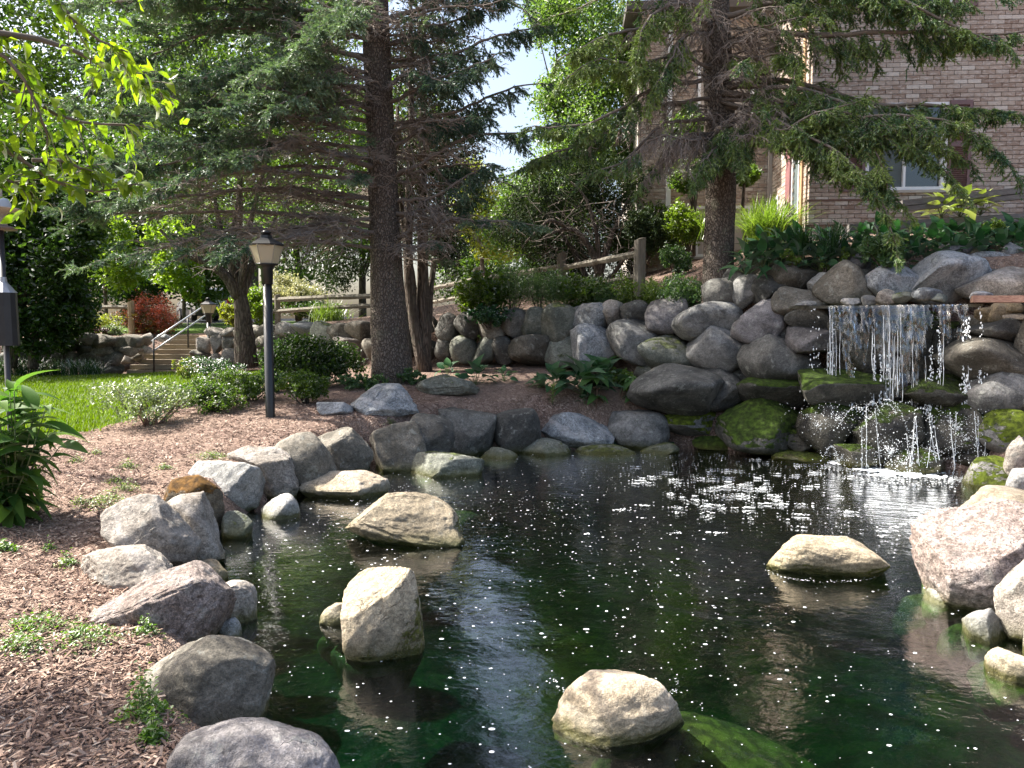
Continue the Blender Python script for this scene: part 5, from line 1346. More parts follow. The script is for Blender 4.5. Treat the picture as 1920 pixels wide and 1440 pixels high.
# short dead limbs towards and away from the camera
for _ in range(26):
    py = rng.uniform(-20, 480); a = trunk1(py); th = rng.uniform(0, 2 * np.pi)
    s1.branch(curve_pts(a, (math.cos(th), math.sin(th), .1), rng.uniform(1.2, 2.6), 6, .3, .2), .026, live=.05, lat=.7, nlat=20, sub=7)
# the crown above the frame
for q in range(54):
    py = -30 - 900 * (q / 54) ** .9; a = trunk1(py); th = q * 2.4 + rng.normal() * .2; L_ = np.interp(py, [-930, -30], [.6, 4.6]) * rng.uniform(.85, 1.1)
    s1.branch(curve_pts(a, (math.cos(th), math.sin(th), .15), L_, 8, .45, .35), .04, live=.75, lat=.55 + .16 * L_, nlat=18, sub=4, bright=.4, foliage=.9)
s1.crown(18, .050, .0085)

# --- the spruce in front of the house
b2 = P(1345, 505, 12.8); b2[2] = g1(b2[0], b2[1]) - .15
s2 = Spruce('spruce_tree', b2, 'spruce with a dark straight trunk in front of the brick house, green drooping sprays', M_NEEDLE2)
s2.trunk([b2, b2 + (0, 0, .3), P(1352, 330, 12.8), P(1347, 160, 12.8), P(1340, 0, 12.8), P(1335, -400, 12.8), P(1335, -900, 12.8)], [.32, .245, .24, .22, .19, .12, .02])
def trunk2(py): return P(np.interp(py, [-900, 0, 160, 330, 505], [1335, 1340, 1347, 1352, 1345]), py, 12.8)
for pts, live, hang, lat, nl, br, r_ in [
    ([(1345,90,12.7),(1440,52,12.2),(1560,62,11.8),(1680,60,11.6),(1800,50,11.4),(1930,36,11.2)], .50, .75, .85, 70, .35, .055),
    ([(1348,170,12.7),(1450,142,12.3),(1560,165,11.9),(1650,190,11.6),(1760,205,11.4),(1890,205,11.2)], .52, .35, .85, 64, .35, .05),
    ([(1348,160,12.7),(1440,168,12.0),(1540,182,11.6),(1610,205,11.3),(1690,262,11.1)], .55, .45, .75, 56, .45, .045),
    ([(1348,190,12.7),(1450,182,12.2),(1500,240,11.9),(1560,300,11.5),(1640,330,11.1),(1690,390,10.9)], .45, .5, .7, 56, .6, .045),
    ([(1348,200,12.7),(1480,215,11.8),(1600,235,11.2),(1700,250,10.9),(1800,300,10.8)], .5, .4, .75, 56, .4, .04),
    ([(1345,30,12.7),(1440,10,12.4),(1560,-20,12.0),(1700,0,11.6),(1860,10,11.3)], .65, .55, .95, 64, .3, .05),
    ([(1345,-10,12.7),(1500,-40,12.0),(1650,-10,11.5),(1780,40,11.2),(1880,90,11.0)], .6, .5, .9, 60, .35, .05),
    ([(1348,230,12.7),(1420,215,12.0),(1450,260,11.4),(1520,210,11.2),(1600,200,11.0)], .4, .5, .6, 44, .5, .03),
    ([(1340,45,12.7),(1270,30,12.4),(1200,50,12.1),(1130,75,11.8),(1060,95,11.6)], .30, .6, .7, 50, .75, .045),
    ([(1340,150,12.7),(1240,160,12.3),(1170,205,12.0),(1100,235,11.8),(1005,255,11.7)], .40, .5, .75, 54, .45, .042),
    ([(1340,185,12.7),(1230,195,12.5),(1150,240,12.4),(1080,270,12.4),(1000,285,12.4)], .25, .5, .75, 54, .25, .042),
    ([(1340,220,12.7),(1240,235,12.2),(1170,300,11.9),(1120,330,11.8)], .10, .55, .75, 50, .4, .035),
    ([(1340,20,12.7),(1280,5,12.1),(1225,25,11.7),(1200,70,11.4),(1195,130,11.3)], .55, .85, .5, 46, .95, .04),
    ([(1340,130,12.7),(1260,95,12.2),(1180,120,11.8),(1120,110,11.6),(1050,140,11.5)], .45, .55, .6, 46, .8, .035),
    ([(1340,250,12.7),(1290,250,12.2),(1240,300,12.0),(1205,330,11.9)], .0, .9, .8, 50, .4, .03),
    ([(1340,260,12.7),(1300,260,12.0),(1240,250,11.8),(1180,290,11.7)], .05, .9, .8, 50, .4, .03),
    ([(1350,250,12.6),(1345,265,12.2),(1325,290,11.9),(1305,330,11.7)], .75, .7, .5, 40, .35, .025),
    ([(1350,240,12.6),(1370,235,12.1),(1385,260,11.8),(1390,310,11.6)], .75, .7, .5, 40, .4, .025),
    ([(1350,270,12.6),(1420,215,12.1),(1440,205,11.8)], .7, .6, .5, 36, .6, .02),
    ([(1348,100,12.7),(1400,110,12.2),(1470,90,11.8),(1500,110,11.6),(1490,145,11.5)], .45, .8, .5, 40, .7, .03),
    ([(1345,60,12.7),(1280,70,12.0),(1240,130,11.7),(1225,190,11.6)], .35, .9, .6, 44, .5, .03),
    ([(1352,190,12.6),(1500,225,11.3),(1600,290,10.9),(1660,380,10.7),(1680,440,10.6)], .42, .6, .6, 54, .75, .035),
    ([(1352,185,12.6),(1520,200,11.5),(1600,215,11.1),(1650,300,10.8),(1665,360,10.7)], .5, .6, .65, 56, .6, .03),
    ([(1352,175,12.6),(1540,195,11.5),(1640,225,11.0),(1740,290,10.7),(1790,340,10.6)], .5, .6, .7, 56, .35, .03),
    ([(1352,170,12.6),(1560,215,11.4),(1700,215,10.9),(1820,235,10.7),(1900,290,10.6)], .45, .5, .75, 54, .3, .035)]:
    s2.branch(px_path(pts), r_, live=min(1, live * 1.35 + .06 if live > .2 else live), lat=lat, nlat=nl, hang=hang, sub=10, bright=br, twig=1.05)
for _ in range(24):
    py = rng.uniform(-20, 300); a = trunk2(py); th = rng.uniform(np.pi * .9, 2.05 * np.pi)
    s2.branch(curve_pts(a, (math.cos(th), math.sin(th), .05), rng.uniform(.8, 2.0), 6, .3, .1), .022, live=.08, lat=.6, nlat=20, sub=7, hang=.4)
for q in range(46):
    py = -40 - 800 * (q / 46) ** .9; a = trunk2(py); th = q * 2.4 + rng.normal() * .2; L_ = np.interp(py, [-840, -40], [.6, 3.8]) * rng.uniform(.85, 1.1)
    if math.sin(th) > .1 and math.cos(th) > -.2: L_ *= .5
    s2.branch(curve_pts(a, (math.cos(th), math.sin(th), .15), L_, 8, .45, .35), .04, live=.75, lat=.5 + .16 * L_, nlat=18, sub=4, bright=.4, hang=.2, foliage=.9)
s2.crown(20, .050, .0083)

# ------------------------------------------------------------------ leafy trees and shrubs
def blob_points(blobs_, n, shell=.55, clump=.0, seedn=0):
    """places spread through lumpy ellipsoids, gathered in clumps"""
    wts = np.array([b[3] * b[4] * b[5] for b in blobs_]) ** (2 / 3); wts /= wts.sum()
    out = []
    for b, wt in zip(blobs_, wts):
        m = max(4, int(n * wt)); per = 26
        mc = max(2, m // per)
        d = rand_dirs(mc); r = rng.uniform(shell, 1.0, mc) ** .7
        r = r * (1 + .28 * fbm(d * 2.2 + b[0], 3 + seedn, 2))
        c = d * r[:, None]
        idx = rng.integers(0, mc, m)
        sig = clump if clump else .20
        p = c[idx] + rng.normal(size=(m, 3)) * sig * .75
        out.append(p * np.array(b[3:6]) + np.array(b[:3]))
    return np.vstack(out)
def leaf_cloud(mb, pts, size, aspect=.55, up=.6, tint=None):
    n = len(pts)
    nrm = unit(rand_dirs(n) + np.array((0, 0, up)) + np.array(S) * .25)
    A = unit(np.cross(nrm, rand_dirs(n))); A = unit(A + np.array((0, 0, -.25)))
    B = unit(np.cross(nrm, A))
    s_ = size * rng.uniform(.6, 1.25, n)
    t = rng.random(n) if tint is None else tint
    mb.leaves(pts, A * s_[:, None] * .5, B * (s_ * aspect * .5)[:, None], t)
def broadleaf(name, base, trunk_pts, rad, blobs_, n, size, mat, label, cat='tree', bark=None, group=None, shell=.5, aspect=.6, limbs=3, up=.6):
    base = np.array(base, float)
    t = thing(name, base, label, cat, group)
    m_ = MB(); m_.tube(resample(trunk_pts, 16), np.interp(np.linspace(0, 1, 16), np.linspace(0, 1, len(rad)), rad), 14, wob=.03); m_.build('trunk', bark or M_BARK2, t)
    top = np.array(trunk_pts[-1])
    if limbs:
        m_ = MB(); P0s, P1s = [], []
        for b in blobs_:
            for _ in range(limbs):
                e = np.array(b[:3]) + rand_dirs(1)[0] * np.array(b[3:6]) * .7
                st = np.array(trunk_pts[-1 - int(rng.integers(0, min(3, len(trunk_pts) - 1)))])
                pp = resample([st, (st + e) / 2 + (0, 0, .1 * np.linalg.norm(e - st)), e], 8)
                m_.tube(pp, np.linspace(rad[-1] * .7, .008, 8), 5, wob=.08)
                for _ in range(14):
                    a = pp[rng.integers(3, 8)]; P0s.append(a); P1s.append(a + rand_dirs(1)[0] * np.array(b[3:6]) * .35)
        m_.segs(np.array(P0s), np.array(P1s), .010, .003)
        m_.build('limbs', bark or M_BARK2, t)
    m_ = MB(); leaf_cloud(m_, blob_points(blobs_, n, shell), size, aspect, up); m_.build('crown', mat, t, smooth=False)
    return t
def bl(px, py, Y, rx, ry, rz): c = P(px, py, Y); return (c[0], c[1], c[2], M(rx, Y), M(ry, Y), M(rz, Y))

# forked tree by the steps
bs = P(462, 688, 19.0)
broadleaf('shade_tree', bs, [bs, P(456, 600, 19), P(447, 520, 19)], [.29, .215, .12], [bl(470, 250, 20, 240, 200, 150), bl(300, 330, 19.5, 120, 110, 70), bl(620, 300, 20.5, 150, 130, 110), bl(430, 60, 20, 260, 220, 150)], 26000, .13, M_MIDLEAF,
          'low forked tree with a dark furrowed trunk to the right of the timber steps', limbs=0)
st_ = [o for o in bpy.data.objects if o.get('label') and o['label'].startswith('low forked')][0]
for pts, r0 in [([(450,560,19),(425,515,18.8),(385,490,18.6),(345,478,18.4),(300,430,18.3)], .16), ([(452,550,19),(432,490,19),(415,440,19.2),(400,360,19.4)], .14), ([(447,560,19),(446,480,19.1),(447,400,19.3),(455,250,19.5)], .17),
                ([(452,555,19),(470,500,19.2),(490,470,19.4),(520,400,19.6)], .14), ([(449,550,19),(460,480,18.8),(468,420,18.6),(500,300,18.5)], .11), ([(447,545,19),(430,480,18.7),(440,400,18.5)], .08)]:
    m_ = MB(); m_.tube(resample(px_path(pts), 14), np.linspace(r0, .03, 14), 10, wob=.04); m_.build('limb', M_BARK2, st_)

# dark multi-stemmed cedar behind the tall spruce
bc = P(792, 700, 14.3)
ced = thing('cedar_tree', bc, 'dark multi stemmed cedar close behind the tall spruce trunk', 'cedar tree')
for pts, r0 in [([(796,700,14.2),(783,640,14.2),(768,560,14.2),(764,450,14.2),(772,250,14.2),(770,0,14.3)], .12), ([(797,702,14.3),(793,600,14.3),(792,450,14.3),(793,200,14.3),(795,-50,14.3)], .13), ([(790,700,14.4),(778,560,14.5),(752,400,14.5),(745,200,14.6)], .09), ([(800,698,14.3),(806,560,14.5),(822,420,14.6),(830,250,14.7)], .07)]:
    m_ = MB(); m_.tube(resample(px_path(pts), 22), np.linspace(r0, .03, 22), 10, wob=.08); m_.build('stem', M_CEDARB, ced)
m_ = MB(); cb = [bl(830, 370, 14.8, 80, 90, 75), bl(770, 330, 15, 60, 130, 70), bl(850, 250, 14.8, 70, 110, 65), bl(800, 120, 15, 90, 150, 80), bl(640, 500, 15.6, 52, 82, 50), bl(800, -100, 15, 80, 150, 80), bl(835, 470, 15, 45, 60, 45), bl(650, 400, 15.8, 60, 80, 50)]
pp = blob_points(cb, 30000, .25); leaf_cloud(m_, pp, .085, .42, -.2); m_.build('crown', M_CEDAR, ced, smooth=False)
# dead thread-like twigs under the cedar
m_ = MB(); a = np.array([P(rng.uniform(800, 860), rng.uniform(430, 600), rng.uniform(14.2, 14.8)) for _ in range(110)]); m_.segs(a, a + unit(rng.normal(size=(110, 3)) + (0, -.2, -.4)) * rng.uniform(.15, .5, (110, 1)), .006, .002); m_.build('twigs', M_TWIG, ced, kind='stuff')

# sprawling dark juniper behind the fence
bj = P(1110, 535, 16.8)
jun = thing('juniper_shrub', bj, 'big sprawling dark juniper with bare twisted stems behind the split rail fence', 'juniper')
for pts, r0 in [([(1130,540,16.4),(1112,470,16.3),(1080,430,16.2),(1060,425,16.1),(1020,445,16)], .10), ([(1120,540,16.6),(1135,470,16.6),(1160,410,16.6),(1185,360,16.8)], .09), ([(1110,540,16.8),(1075,470,16.9),(1040,420,17),(1000,400,17)], .08), ([(1125,540,16.5),(1120,440,16.4),(1100,370,16.4),(1070,340,16.5)], .07), ([(1140,530,16.4),(1180,470,16.2),(1230,440,16.1),(1235,470,16)], .05), ([(1060,425,16.1),(1030,410,15.9),(1000,440,15.8),(985,455,15.8)], .04)]:
    m_ = MB(); m_.tube(resample(px_path(pts), 16), np.linspace(r0, .02, 16), 8, wob=.10); m_.build('stem', M_CEDARB, jun)
m_ = MB(); leaf_cloud(m_, blob_points([bl(1060, 350, 17, 85, 55, 60), bl(1130, 345, 17, 70, 45, 60), bl(985, 430, 16.8, 60, 55, 50), bl(1170, 410, 17.2, 55, 60, 50), bl(1080, 450, 17.6, 110, 70, 50), bl(1010, 385, 17, 60, 45, 50), bl(1190, 350, 17.4, 30, 40, 30), bl(1130, 500, 17.6, 85, 45, 50), bl(1050, 505, 17.6, 75, 40, 50)], 34000, .42), .085, .34, .1); m_.build('foliage', M_JUNI, jun, smooth=False)
m_ = MB(); a = np.array([P(rng.normal(1085, 65), rng.normal(440, 45), rng.uniform(15.9, 16.8)) for _ in range(420)]); m_.segs(a, a + unit(rng.normal(size=(420, 3)) + (0, -.1, .1)) * rng.uniform(.15, .6, (420, 1)), .008, .002); m_.build('twigs', M_LIMB, jun, kind='stuff')

# trees further back; each has its own crown
def far_tree(px, pyb, Y, blobs_, n, size, mat, label, tr=.18, name='leafy_tree', trunk_to=None, group=None, **kw):
    b = P(px, pyb, Y); tp_ = P(px + rng.normal() * 6, trunk_to if trunk_to is not None else blobs_[0][1] if False else pyb - 150, Y)
    return broadleaf(name, b, [b, (b + tp_) / 2 + rng.normal(size=3) * .05, tp_], [tr, tr * .85, tr * .7], blobs_, n, size, mat, label, group=group, limbs=kw.pop('limbs', 2), **kw)
far_tree(20, 690, 20.5, [bl(40, 560, 20, 120, 90, 80), bl(100, 480, 20, 80, 90, 60), bl(30, 420, 20.5, 130, 90, 80), bl(60, 320, 21, 130, 110, 90), bl(-60, 480, 20, 120, 160, 100), bl(150, 420, 20.5, 40, 60, 40)], 34000, .15, M_DARKLEAF, 'dense dark maple at the left edge with foliage down to its knees', tr=.16)
far_tree(62, 690, 20.2, [bl(120, 590, 20.2, 55, 45, 45), bl(60, 620, 20, 60, 40, 45)], 5000, .13, M_DARKLEAF, 'small dark understorey tree in front of the left boulder wall', tr=.13, trunk_to=600)
far_tree(200, 610, 27, [bl(225, 500, 26, 40, 65, 40), bl(205, 440, 26, 35, 50, 40)], 4200, .17, M_BRIGHT, 'lime green maple sapling with sunlit leaves above the barberry bush', tr=.07, trunk_to=480)
far_tree(345, 600, 29, [bl(335, 500, 28, 38, 70, 40), bl(320, 450, 28, 40, 45, 40), bl(360, 545, 28, 18, 25, 20)], 3600, .19, M_BRIGHT, 'sunlit green maple branch tips hanging over the drive', tr=.07, trunk_to=480)
far_tree(270, 605, 31, [bl(265, 520, 31, 70, 65, 60), bl(280, 420, 31, 90, 90, 70)], 14000, .18, M_DARKLEAF, 'blue green dark conifer like tree behind the barberry bush', tr=.15)
far_tree(385, 600, 33, [bl(385, 530, 33, 45, 60, 50), bl(400, 440, 33, 60, 80, 60)], 9000, .17, M_MIDLEAF, 'grey green arborvitae behind the parked car', tr=.14)
far_tree(150, 612, 34, [bl(150, 480, 34, 110, 110, 90), bl(140, 330, 34, 120, 120, 100)], 15000, .22, M_DARKLEAF, 'dark broad tree beyond the tan fence at the left', tr=.2)
far_tree(560, 600, 34, [bl(560, 470, 34, 90, 60, 70), bl(590, 400, 34, 100, 80, 80), bl(520, 380, 36, 90, 90, 80)], 13000, .2, M_BIRCH, 'pale green tree seen under the spruce branches', tr=.16)
far_tree(680, 600, 38, [bl(680, 400, 38, 110, 120, 90), bl(740, 250, 38, 90, 120, 90)], 12000, .24, M_MIDLEAF, 'green tree far behind the tall spruce trunk', tr=.2)
far_tree(250, 600, 44, [bl(230, 300, 44, 150, 150, 110), bl(330, 160, 44, 130, 120, 110), bl(140, 200, 44, 130, 130, 100), bl(220, 10, 44, 170, 130, 110), bl(300, -200, 44, 150, 150, 110)], 26000, .30, M_MIDLEAF, 'tall green tree far back on the left, sky showing through it', tr=.3)
far_tree(480, 600, 46, [bl(480, 330, 46, 140, 120, 100), bl(560, 200, 46, 130, 110, 100), bl(480, 40, 46, 160, 130, 110), bl(540, -180, 46, 150, 150, 110)], 21000, .32, M_DARKLEAF, 'tall dark tree far back behind the lamp post', tr=.3)
far_tree(30, 600, 46, [bl(0, 250, 46, 170, 170, 120), bl(-80, 100, 46, 200, 170, 120), bl(-20, -120, 46, 170, 160, 120)], 17000, .32, M_DARKLEAF, 'tall dark tree far back in the left corner', tr=.3)
far_tree(1090, 520, 19.5, [bl(1090, 270, 19.5, 85, 120, 75), bl(1060, 360, 19.5, 95, 85, 75), bl(1120, 150, 19.5, 90, 120, 75), bl(1100, 20, 19.5, 85, 110, 75), bl(1030, 30, 19.5, 45, 90, 50), bl(1040, 180, 19.5, 40, 70, 45), bl(985, 370, 19.5, 55, 50, 50), bl(960, 430, 19.5, 60, 45, 45), bl(1150, 290, 19.5, 45, 60, 45)], 50000, .085, M_BIRCH, 'light green birch with fine sunlit leaves left of the brick house', tr=.10, aspect=.7, shell=.25)
far_tree(905, 520, 30, [bl(900, 400, 30, 55, 60, 50), bl(880, 340, 30, 35, 45, 40), bl(930, 450, 30, 50, 40, 40)], 8000, .15, M_YELLOWG, 'yellow green tree glowing in the gap right of the cedar', tr=.09)
far_tree(860, 540, 36, [bl(850, 470, 36, 60, 60, 50), bl(880, 520, 34, 70, 35, 45), bl(960, 500, 34, 80, 45, 45)], 10000, .17, M_MIDLEAF, 'grey green bush far back in the gap right of the cedar', tr=.09)
far_tree(1010, 540, 40, [bl(1000, 420, 40, 120, 80, 80)], 7000, .25, M_BIRCH, 'hazy green tree far behind the birch', tr=.2)
far_tree(1300, 480, 16.2, [bl(1290, 330, 16.2, 32, 70, 26), bl(1285, 240, 16.2, 34, 60, 26)], 5500, .09, M_MIDLEAF, 'narrow green columnar tree between the spruce trunk and the wing of the house', tr=.05, limbs=1)
far_tree(1400, 470, 16.0, [bl(1398, 330, 16.0, 16, 55, 16)], 2000, .08, M_MIDLEAF, 'slim dark green columnar shrub right of the spruce trunk', tr=.04, limbs=1)

# ------------------------------------------------------------------ shrubs
def shrub(px, pyb, Y, wd, hg, n, size, mat, label, name='shrub', cat='shrub', stems=9, depth=.9, aspect=.5, up=.5, shell=.45, stem_mat=None, group=None, ground=True, lumps=5, lift=.10):
    b = P(px, pyb, Y)
    t = thing(name, b, label, cat, group)
    W, Hh = M(wd, Y), M(hg, Y)
    bb = []
    for q in range(lumps):
        a = q * 2.4; r = .32 * math.sqrt(q / max(lumps - 1, 1))
        bb.append((b[0] + W * r * math.cos(a), b[1] + W * depth * r * math.sin(a) * .9, b[2] + Hh * (.48 + lift + .12 * math.sin(q * 1.9)), W * .33, W * .33 * depth, Hh * .38))
    if stems:
        m_ = MB()
        for _ in range(stems):
            e = np.array(bb[rng.integers(0, lumps)][:3]) + rand_dirs(1)[0] * np.array((W, W * depth, Hh)) * .20
            m_.tube(resample([b + (rng.normal() * .03, rng.normal() * .03, -.05), (b + e) / 2 + (0, 0, -.08 * Hh), e], 6), np.linspace(.013, .003, 6) * (1 + W * .4), 5)
        m_.build('stem', stem_mat or M_BARK2, t, kind='stuff' if stems > 3 else None)
    m_ = MB(); leaf_cloud(m_, blob_points(bb, n, shell), size, aspect, up); m_.build('foliage', mat, t, smooth=False)
    return t
def gshrub(px, pyb, *a, **k_):
    """a shrub that stands where its foot meets the ground"""
    return shrub(px, pyb, PG(px, pyb)[1], *a, **k_)
gshrub(283, 797, 165, 84, 3600, .050, M_SHRUBP, 'airy pale variegated shrub with bare reddish stems at the lawn edge', stems=16, stem_mat=M_REDSTEM, lift=.12, shell=.3)
gshrub(338, 762, 90, 42, 1100, .05, M_SHRUBP, 'small silvery shrub just behind the airy pale one', lift=.05)
gshrub(405, 772, 118, 62, 5200, .045, M_MIDLEAF, 'dense clipped looking green shrub in the mulch beside the pale shrub', lift=.02)
gshrub(470, 752, 90, 52, 3200, .05, M_MIDLEAF, 'rounded green shrub directly left of the lamp post foot', lift=.02)
gshrub(575, 757, 92, 60, 3600, .055, M_MIDLEAF, 'bright small leaved green shrub right of the lamp post')
gshrub(600, 728, 165, 92, 7500, .075, M_DARKLEAF, 'large dark green shrub in front of the boulder wall, left of the tall spruce', depth=.7)
gshrub(560, 722, 100, 75, 3500, .07, M_PERN, 'blue green leafy perennial against the dark shrub', depth=.7)
gshrub(405, 716, 90, 48, 3400, .05, M_DAYL, 'tufted dark green shrub at the foot of the small lamp post', depth=.8)
gshrub(352, 714, 40, 42, 1100, .05, M_YELLOWG, 'yellow green young shrub at the right of the lowest step')
gshrub(440, 726, 70, 32, 1800, .05, M_MIDLEAF, 'low green edging shrub under the forked tree')
gshrub(520, 735, 60, 40, 1500, .06, M_PERN, 'soft green perennial behind the lamp post')
shrub(283, 628, 25.6, 100, 52, 7000, .075, M_REDG, 'red tipped barberry bush beside the tan fence post', name='barberry_bush', lift=.05, depth=.9)
m_ = MB(); bb_ = [bl(283, 592, 25.4, 44, 14, 40), bl(262, 598, 25.2, 26, 14, 26), bl(306, 597, 25.2, 26, 15, 26)]; pt_ = blob_points(bb_, 4200, .7)
bar_ = [o for o in bpy.data.objects if o.get('label') == 'red tipped barberry bush beside the tan fence post'][0]
leaf_cloud(m_, pt_, .085, .4, 1.0); m_.build('red_foliage', M_RED, bar_, smooth=False)
shrub(487, 618, 22.8, 70, 78, 4200, .10, M_BRIGHT, 'vivid lime green shrub behind the lamp post on the bank')
shrub(442, 622, 23.2, 46, 50, 2000, .09, M_YELLOWG, 'yellow lime plant on the bank left of the forked trunk')
shrub(560, 600, 24.5, 95, 78, 6000, .10, M_CREAM, 'cream flowering shrub beyond the split rail fence', lift=.1)
shrub(590, 604, 24, 100, 40, 3500, .09, M_DARKLEAF, 'dark low shrub below the cream flowering one')
shrub(190, 628, 24, 75, 40, 2400, .07, M_YELLOWG, 'yellow green groundcover bush on the left bank', depth=.7)
shrub(172, 634, 23.2, 60, 26, 1600, .07, leaf_mat('plum_leaves', (.05, .02, .03), (.10, .04, .05), trans=.3), 'purple leaved low plant at the top of the left boulder wall', name='perennial', cat='plant', depth=.7)
shrub(215, 632, 23.5, 46, 22, 1400, .07, M_SHRUBP, 'pale sunlit low plant at the foot of the tan fence', name='perennial', cat='plant', depth=.7)
shrub(120, 668, 21.4, 60, 44, 2500, .07, M_DARKLEAF, 'dark needled low bush in the shade of the left wall')
shrub(1215, 490, 15.8, 70, 90, 5200, .07, M_JUNI, 'rounded green evergreen shrub right of the tallest fence post', depth=.8)
shrub(1250, 480, 17.0, 90, 90, 5200, .07, M_MIDLEAF, 'mid green shrub in front of the wing of the house', depth=.6)
shrub(1290, 470, 15.6, 70, 80, 4200, .07, M_BRIGHT, 'sunny lime shrub left of the house side spruce trunk', depth=.7)
shrub(1188, 512, 16.9, 95, 85, 4200, .07, M_MIDLEAF, 'leafy green shrub between the juniper and the tallest fence post', depth=.6)
shrub(1270, 520, 14.2, 60, 55, 2600, .06, M_PERN, 'leafy plant by the fence post, on reddish mulch', depth=.7)
shrub(1660, 505, 11.2, 80, 62, 2300, .075, M_PERN, 'light green leafy seedling bush among the boulders above the fall', lift=.05, depth=.8)
shrub(1590, 505, 11.9, 30, 36, 500, .06, M_WEED, 'small pale weed between boulders above the fall', name='weed', cat='weed')
shrub(1484, 504, 12.0, 36, 34, 520, .055, M_WEED, 'small flowering weed behind the grey boulders', name='weed', cat='weed')
shrub(1548, 512, 11.8, 24, 26, 350, .05, M_WEED, 'tiny yellow green weed at the white angular stone', name='weed', cat='weed')
shrub(1870, 455, 12.2, 45, 45, 700, .06, M_WEED, 'yellow flowered stalky plant in front of the dark hostas', name='weed', cat='weed')

# perennials that spill over the top of the boulder wall
for q, (px, pyb, Y, wd, hg, mt, lb) in enumerate([(915, 572, 14.9, 70, 66, M_MIDLEAF, 'round leaved bright green plant at the left end of the wall top'), (960, 574, 15.0, 60, 78, M_PERN, 'blue green bushy perennial on the wall top, second from the left'),
        (1010, 572, 14.8, 60, 84, M_PERN, 'tall feathery green perennial on the wall top under the middle fence post'), (1050, 574, 14.7, 60, 70, M_PERN, 'grey green willowy plant right of the middle fence post'), (1095, 574, 14.5, 70, 66, M_MIDLEAF, 'leafy mid green mound on the wall top between the fence posts'),
        (1140, 568, 14.3, 70, 58, M_PERN, 'fine leaved green mound on the wall top left of the tall fence post'), (1190, 566, 14.0, 60, 44, M_WEED, 'light green low plant below the tall fence post'), (1235, 562, 13.7, 70, 46, M_WEED, 'light green ferny mound on the wall top right of the tall fence post'),
        (1285, 562, 13.3, 80, 52, M_PERN, 'trailing green mound spilling over the wall beside the house side spruce'), (880, 575, 15.3, 40, 50, M_BRIGHT, 'sunlit lime plant behind the left end of the wall top'), (918, 592, 14.5, 50, 26, M_HOSTA, 'blue leaved plant hanging over the wall top stones')]):
    sz_ = (.085, .05, .045, .06, .08, .045, .055, .04, .06, .07, .08)[q]
    t_ = shrub(px, pyb + 20, Y - .1, wd * 1.3, (hg + 14) * (1.12 + .15 * math.sin(q * 2.3)), int(3600 * (.055 / sz_) ** 1.2), sz_, mt, lb, name='perennial', cat='plant', stems=5, depth=1.0, lift=.0, aspect=(.7, .3, .22, .25, .6, .3, .5, .3, .45, .6, .7)[q], lumps=7, shell=.2, up=(.8, .2, -.2, .1, .9, .2, .6, .2, .3, .6, .8)[q])
    b_ = np.array(t_.location); m_ = MB(); ns_ = 26
    a_ = b_ + np.stack([rng.normal(size=ns_) * M(wd, Y) * .36, rng.normal(size=ns_) * M(wd, Y) * .25, np.full(ns_, M(hg, Y) * .45)], 1)
    e_ = a_ + np.stack([rng.normal(size=ns_) * .06, rng.normal(size=ns_) * .06, rng.uniform(.25, .62, ns_) * M(hg, Y) * 1.1], 1)
    m_.segs(a_, e_, .005, .003); f_ = rng.random((ns_, 16, 1)); lp_ = (a_[:, None] * (1 - f_) + e_[:, None] * f_).reshape(-1, 3)
    m_.build('flower_stem', M_STEM, t_, kind='stuff'); m_ = MB(); leaf_cloud(m_, lp_ + rng.normal(size=lp_.shape) * .018, sz_ * 1.1, .3, .5); m_.build('flower_spike', mt, t_, smooth=False, kind='stuff')
for q in range(13):
    px = 872 + 34 * q + rng.normal() * 6; Y = float(wall_y(px)) + .62; a = P(px, 600, Y); zg = g1(a[0], Y)
    pyb = 610 + (CH - zg) / Y * F * .99
    shrub(px, pyb + 4, Y, 58, 30 + 8 * rng.random(), 1300, .05, M_PERN if q % 3 else M_WEED, 'low green groundcover mound spilling over the top of the boulder wall', name='perennial', cat='plant', stems=3, depth=.9, lift=.0, aspect=.4, shell=.2, group='groundcover mounds along the wall top')
for px, pyb, Y, wd, hg, lb in [(1165, 720, 12.2, 60, 40, 'ferny yellow green plant below the pale round wall boulder'), (700, 722, 12.6, 50, 34, 'low leafy plant at the foot of the tall spruce, left side'), (775, 712, 12.9, 50, 30, 'low leafy plant at the foot of the tall spruce, right side'), (660, 722, 13.5, 60, 28, 'dark low plant between the shrub and the tall spruce')]:
    b_ = PG(px, pyb + 8); shrub(px, pyb + 8, b_[1], wd, hg, 900, .06, M_WEED if 'ferny' in lb else M_PERN, lb, name='perennial', cat='plant', stems=4, depth=.8, lift=.0)

# ------------------------------------------------------------------ grasses
def blades(mb, roots, L, wd, lean=.5, arch=.8, tintf=None):
    """arching blades, three quads each"""
    n = len(roots)
    L = np.ones(n) * L
    th = rng.uniform(0, 2 * np.pi, n); ln = rng.uniform(.1, 1, n) * lean
    o = np.stack([np.cos(th), np.sin(th), th * 0], 1)
    sd = np.stack([-np.sin(th), np.cos(th), th * 0], 1) * (wd / 2)
    rows = []
    for f, wf in ((0, .8), (.45, 1.0), (.8, .7), (1.0, .08)):
        c = roots + o * (L * ln * f ** 1.6)[:, None] + np.array((0, 0, 1.0)) * (L * (f - arch * ln * f ** 2.2 * .6))[:, None]
        rows += [c - sd * wf, c + sd * wf]
    V = np.stack(rows, 1)
    b = np.arange(n)[:, None] * 8
    Qs = np.concatenate([b + np.array([[0, 1, 3, 2]]) + 2 * i_ for i_ in range(3)], 0)
    mb.add(V.reshape(-1, 3), Qs, tint=np.repeat(rng.random(n) if tintf is None else tintf, 8))
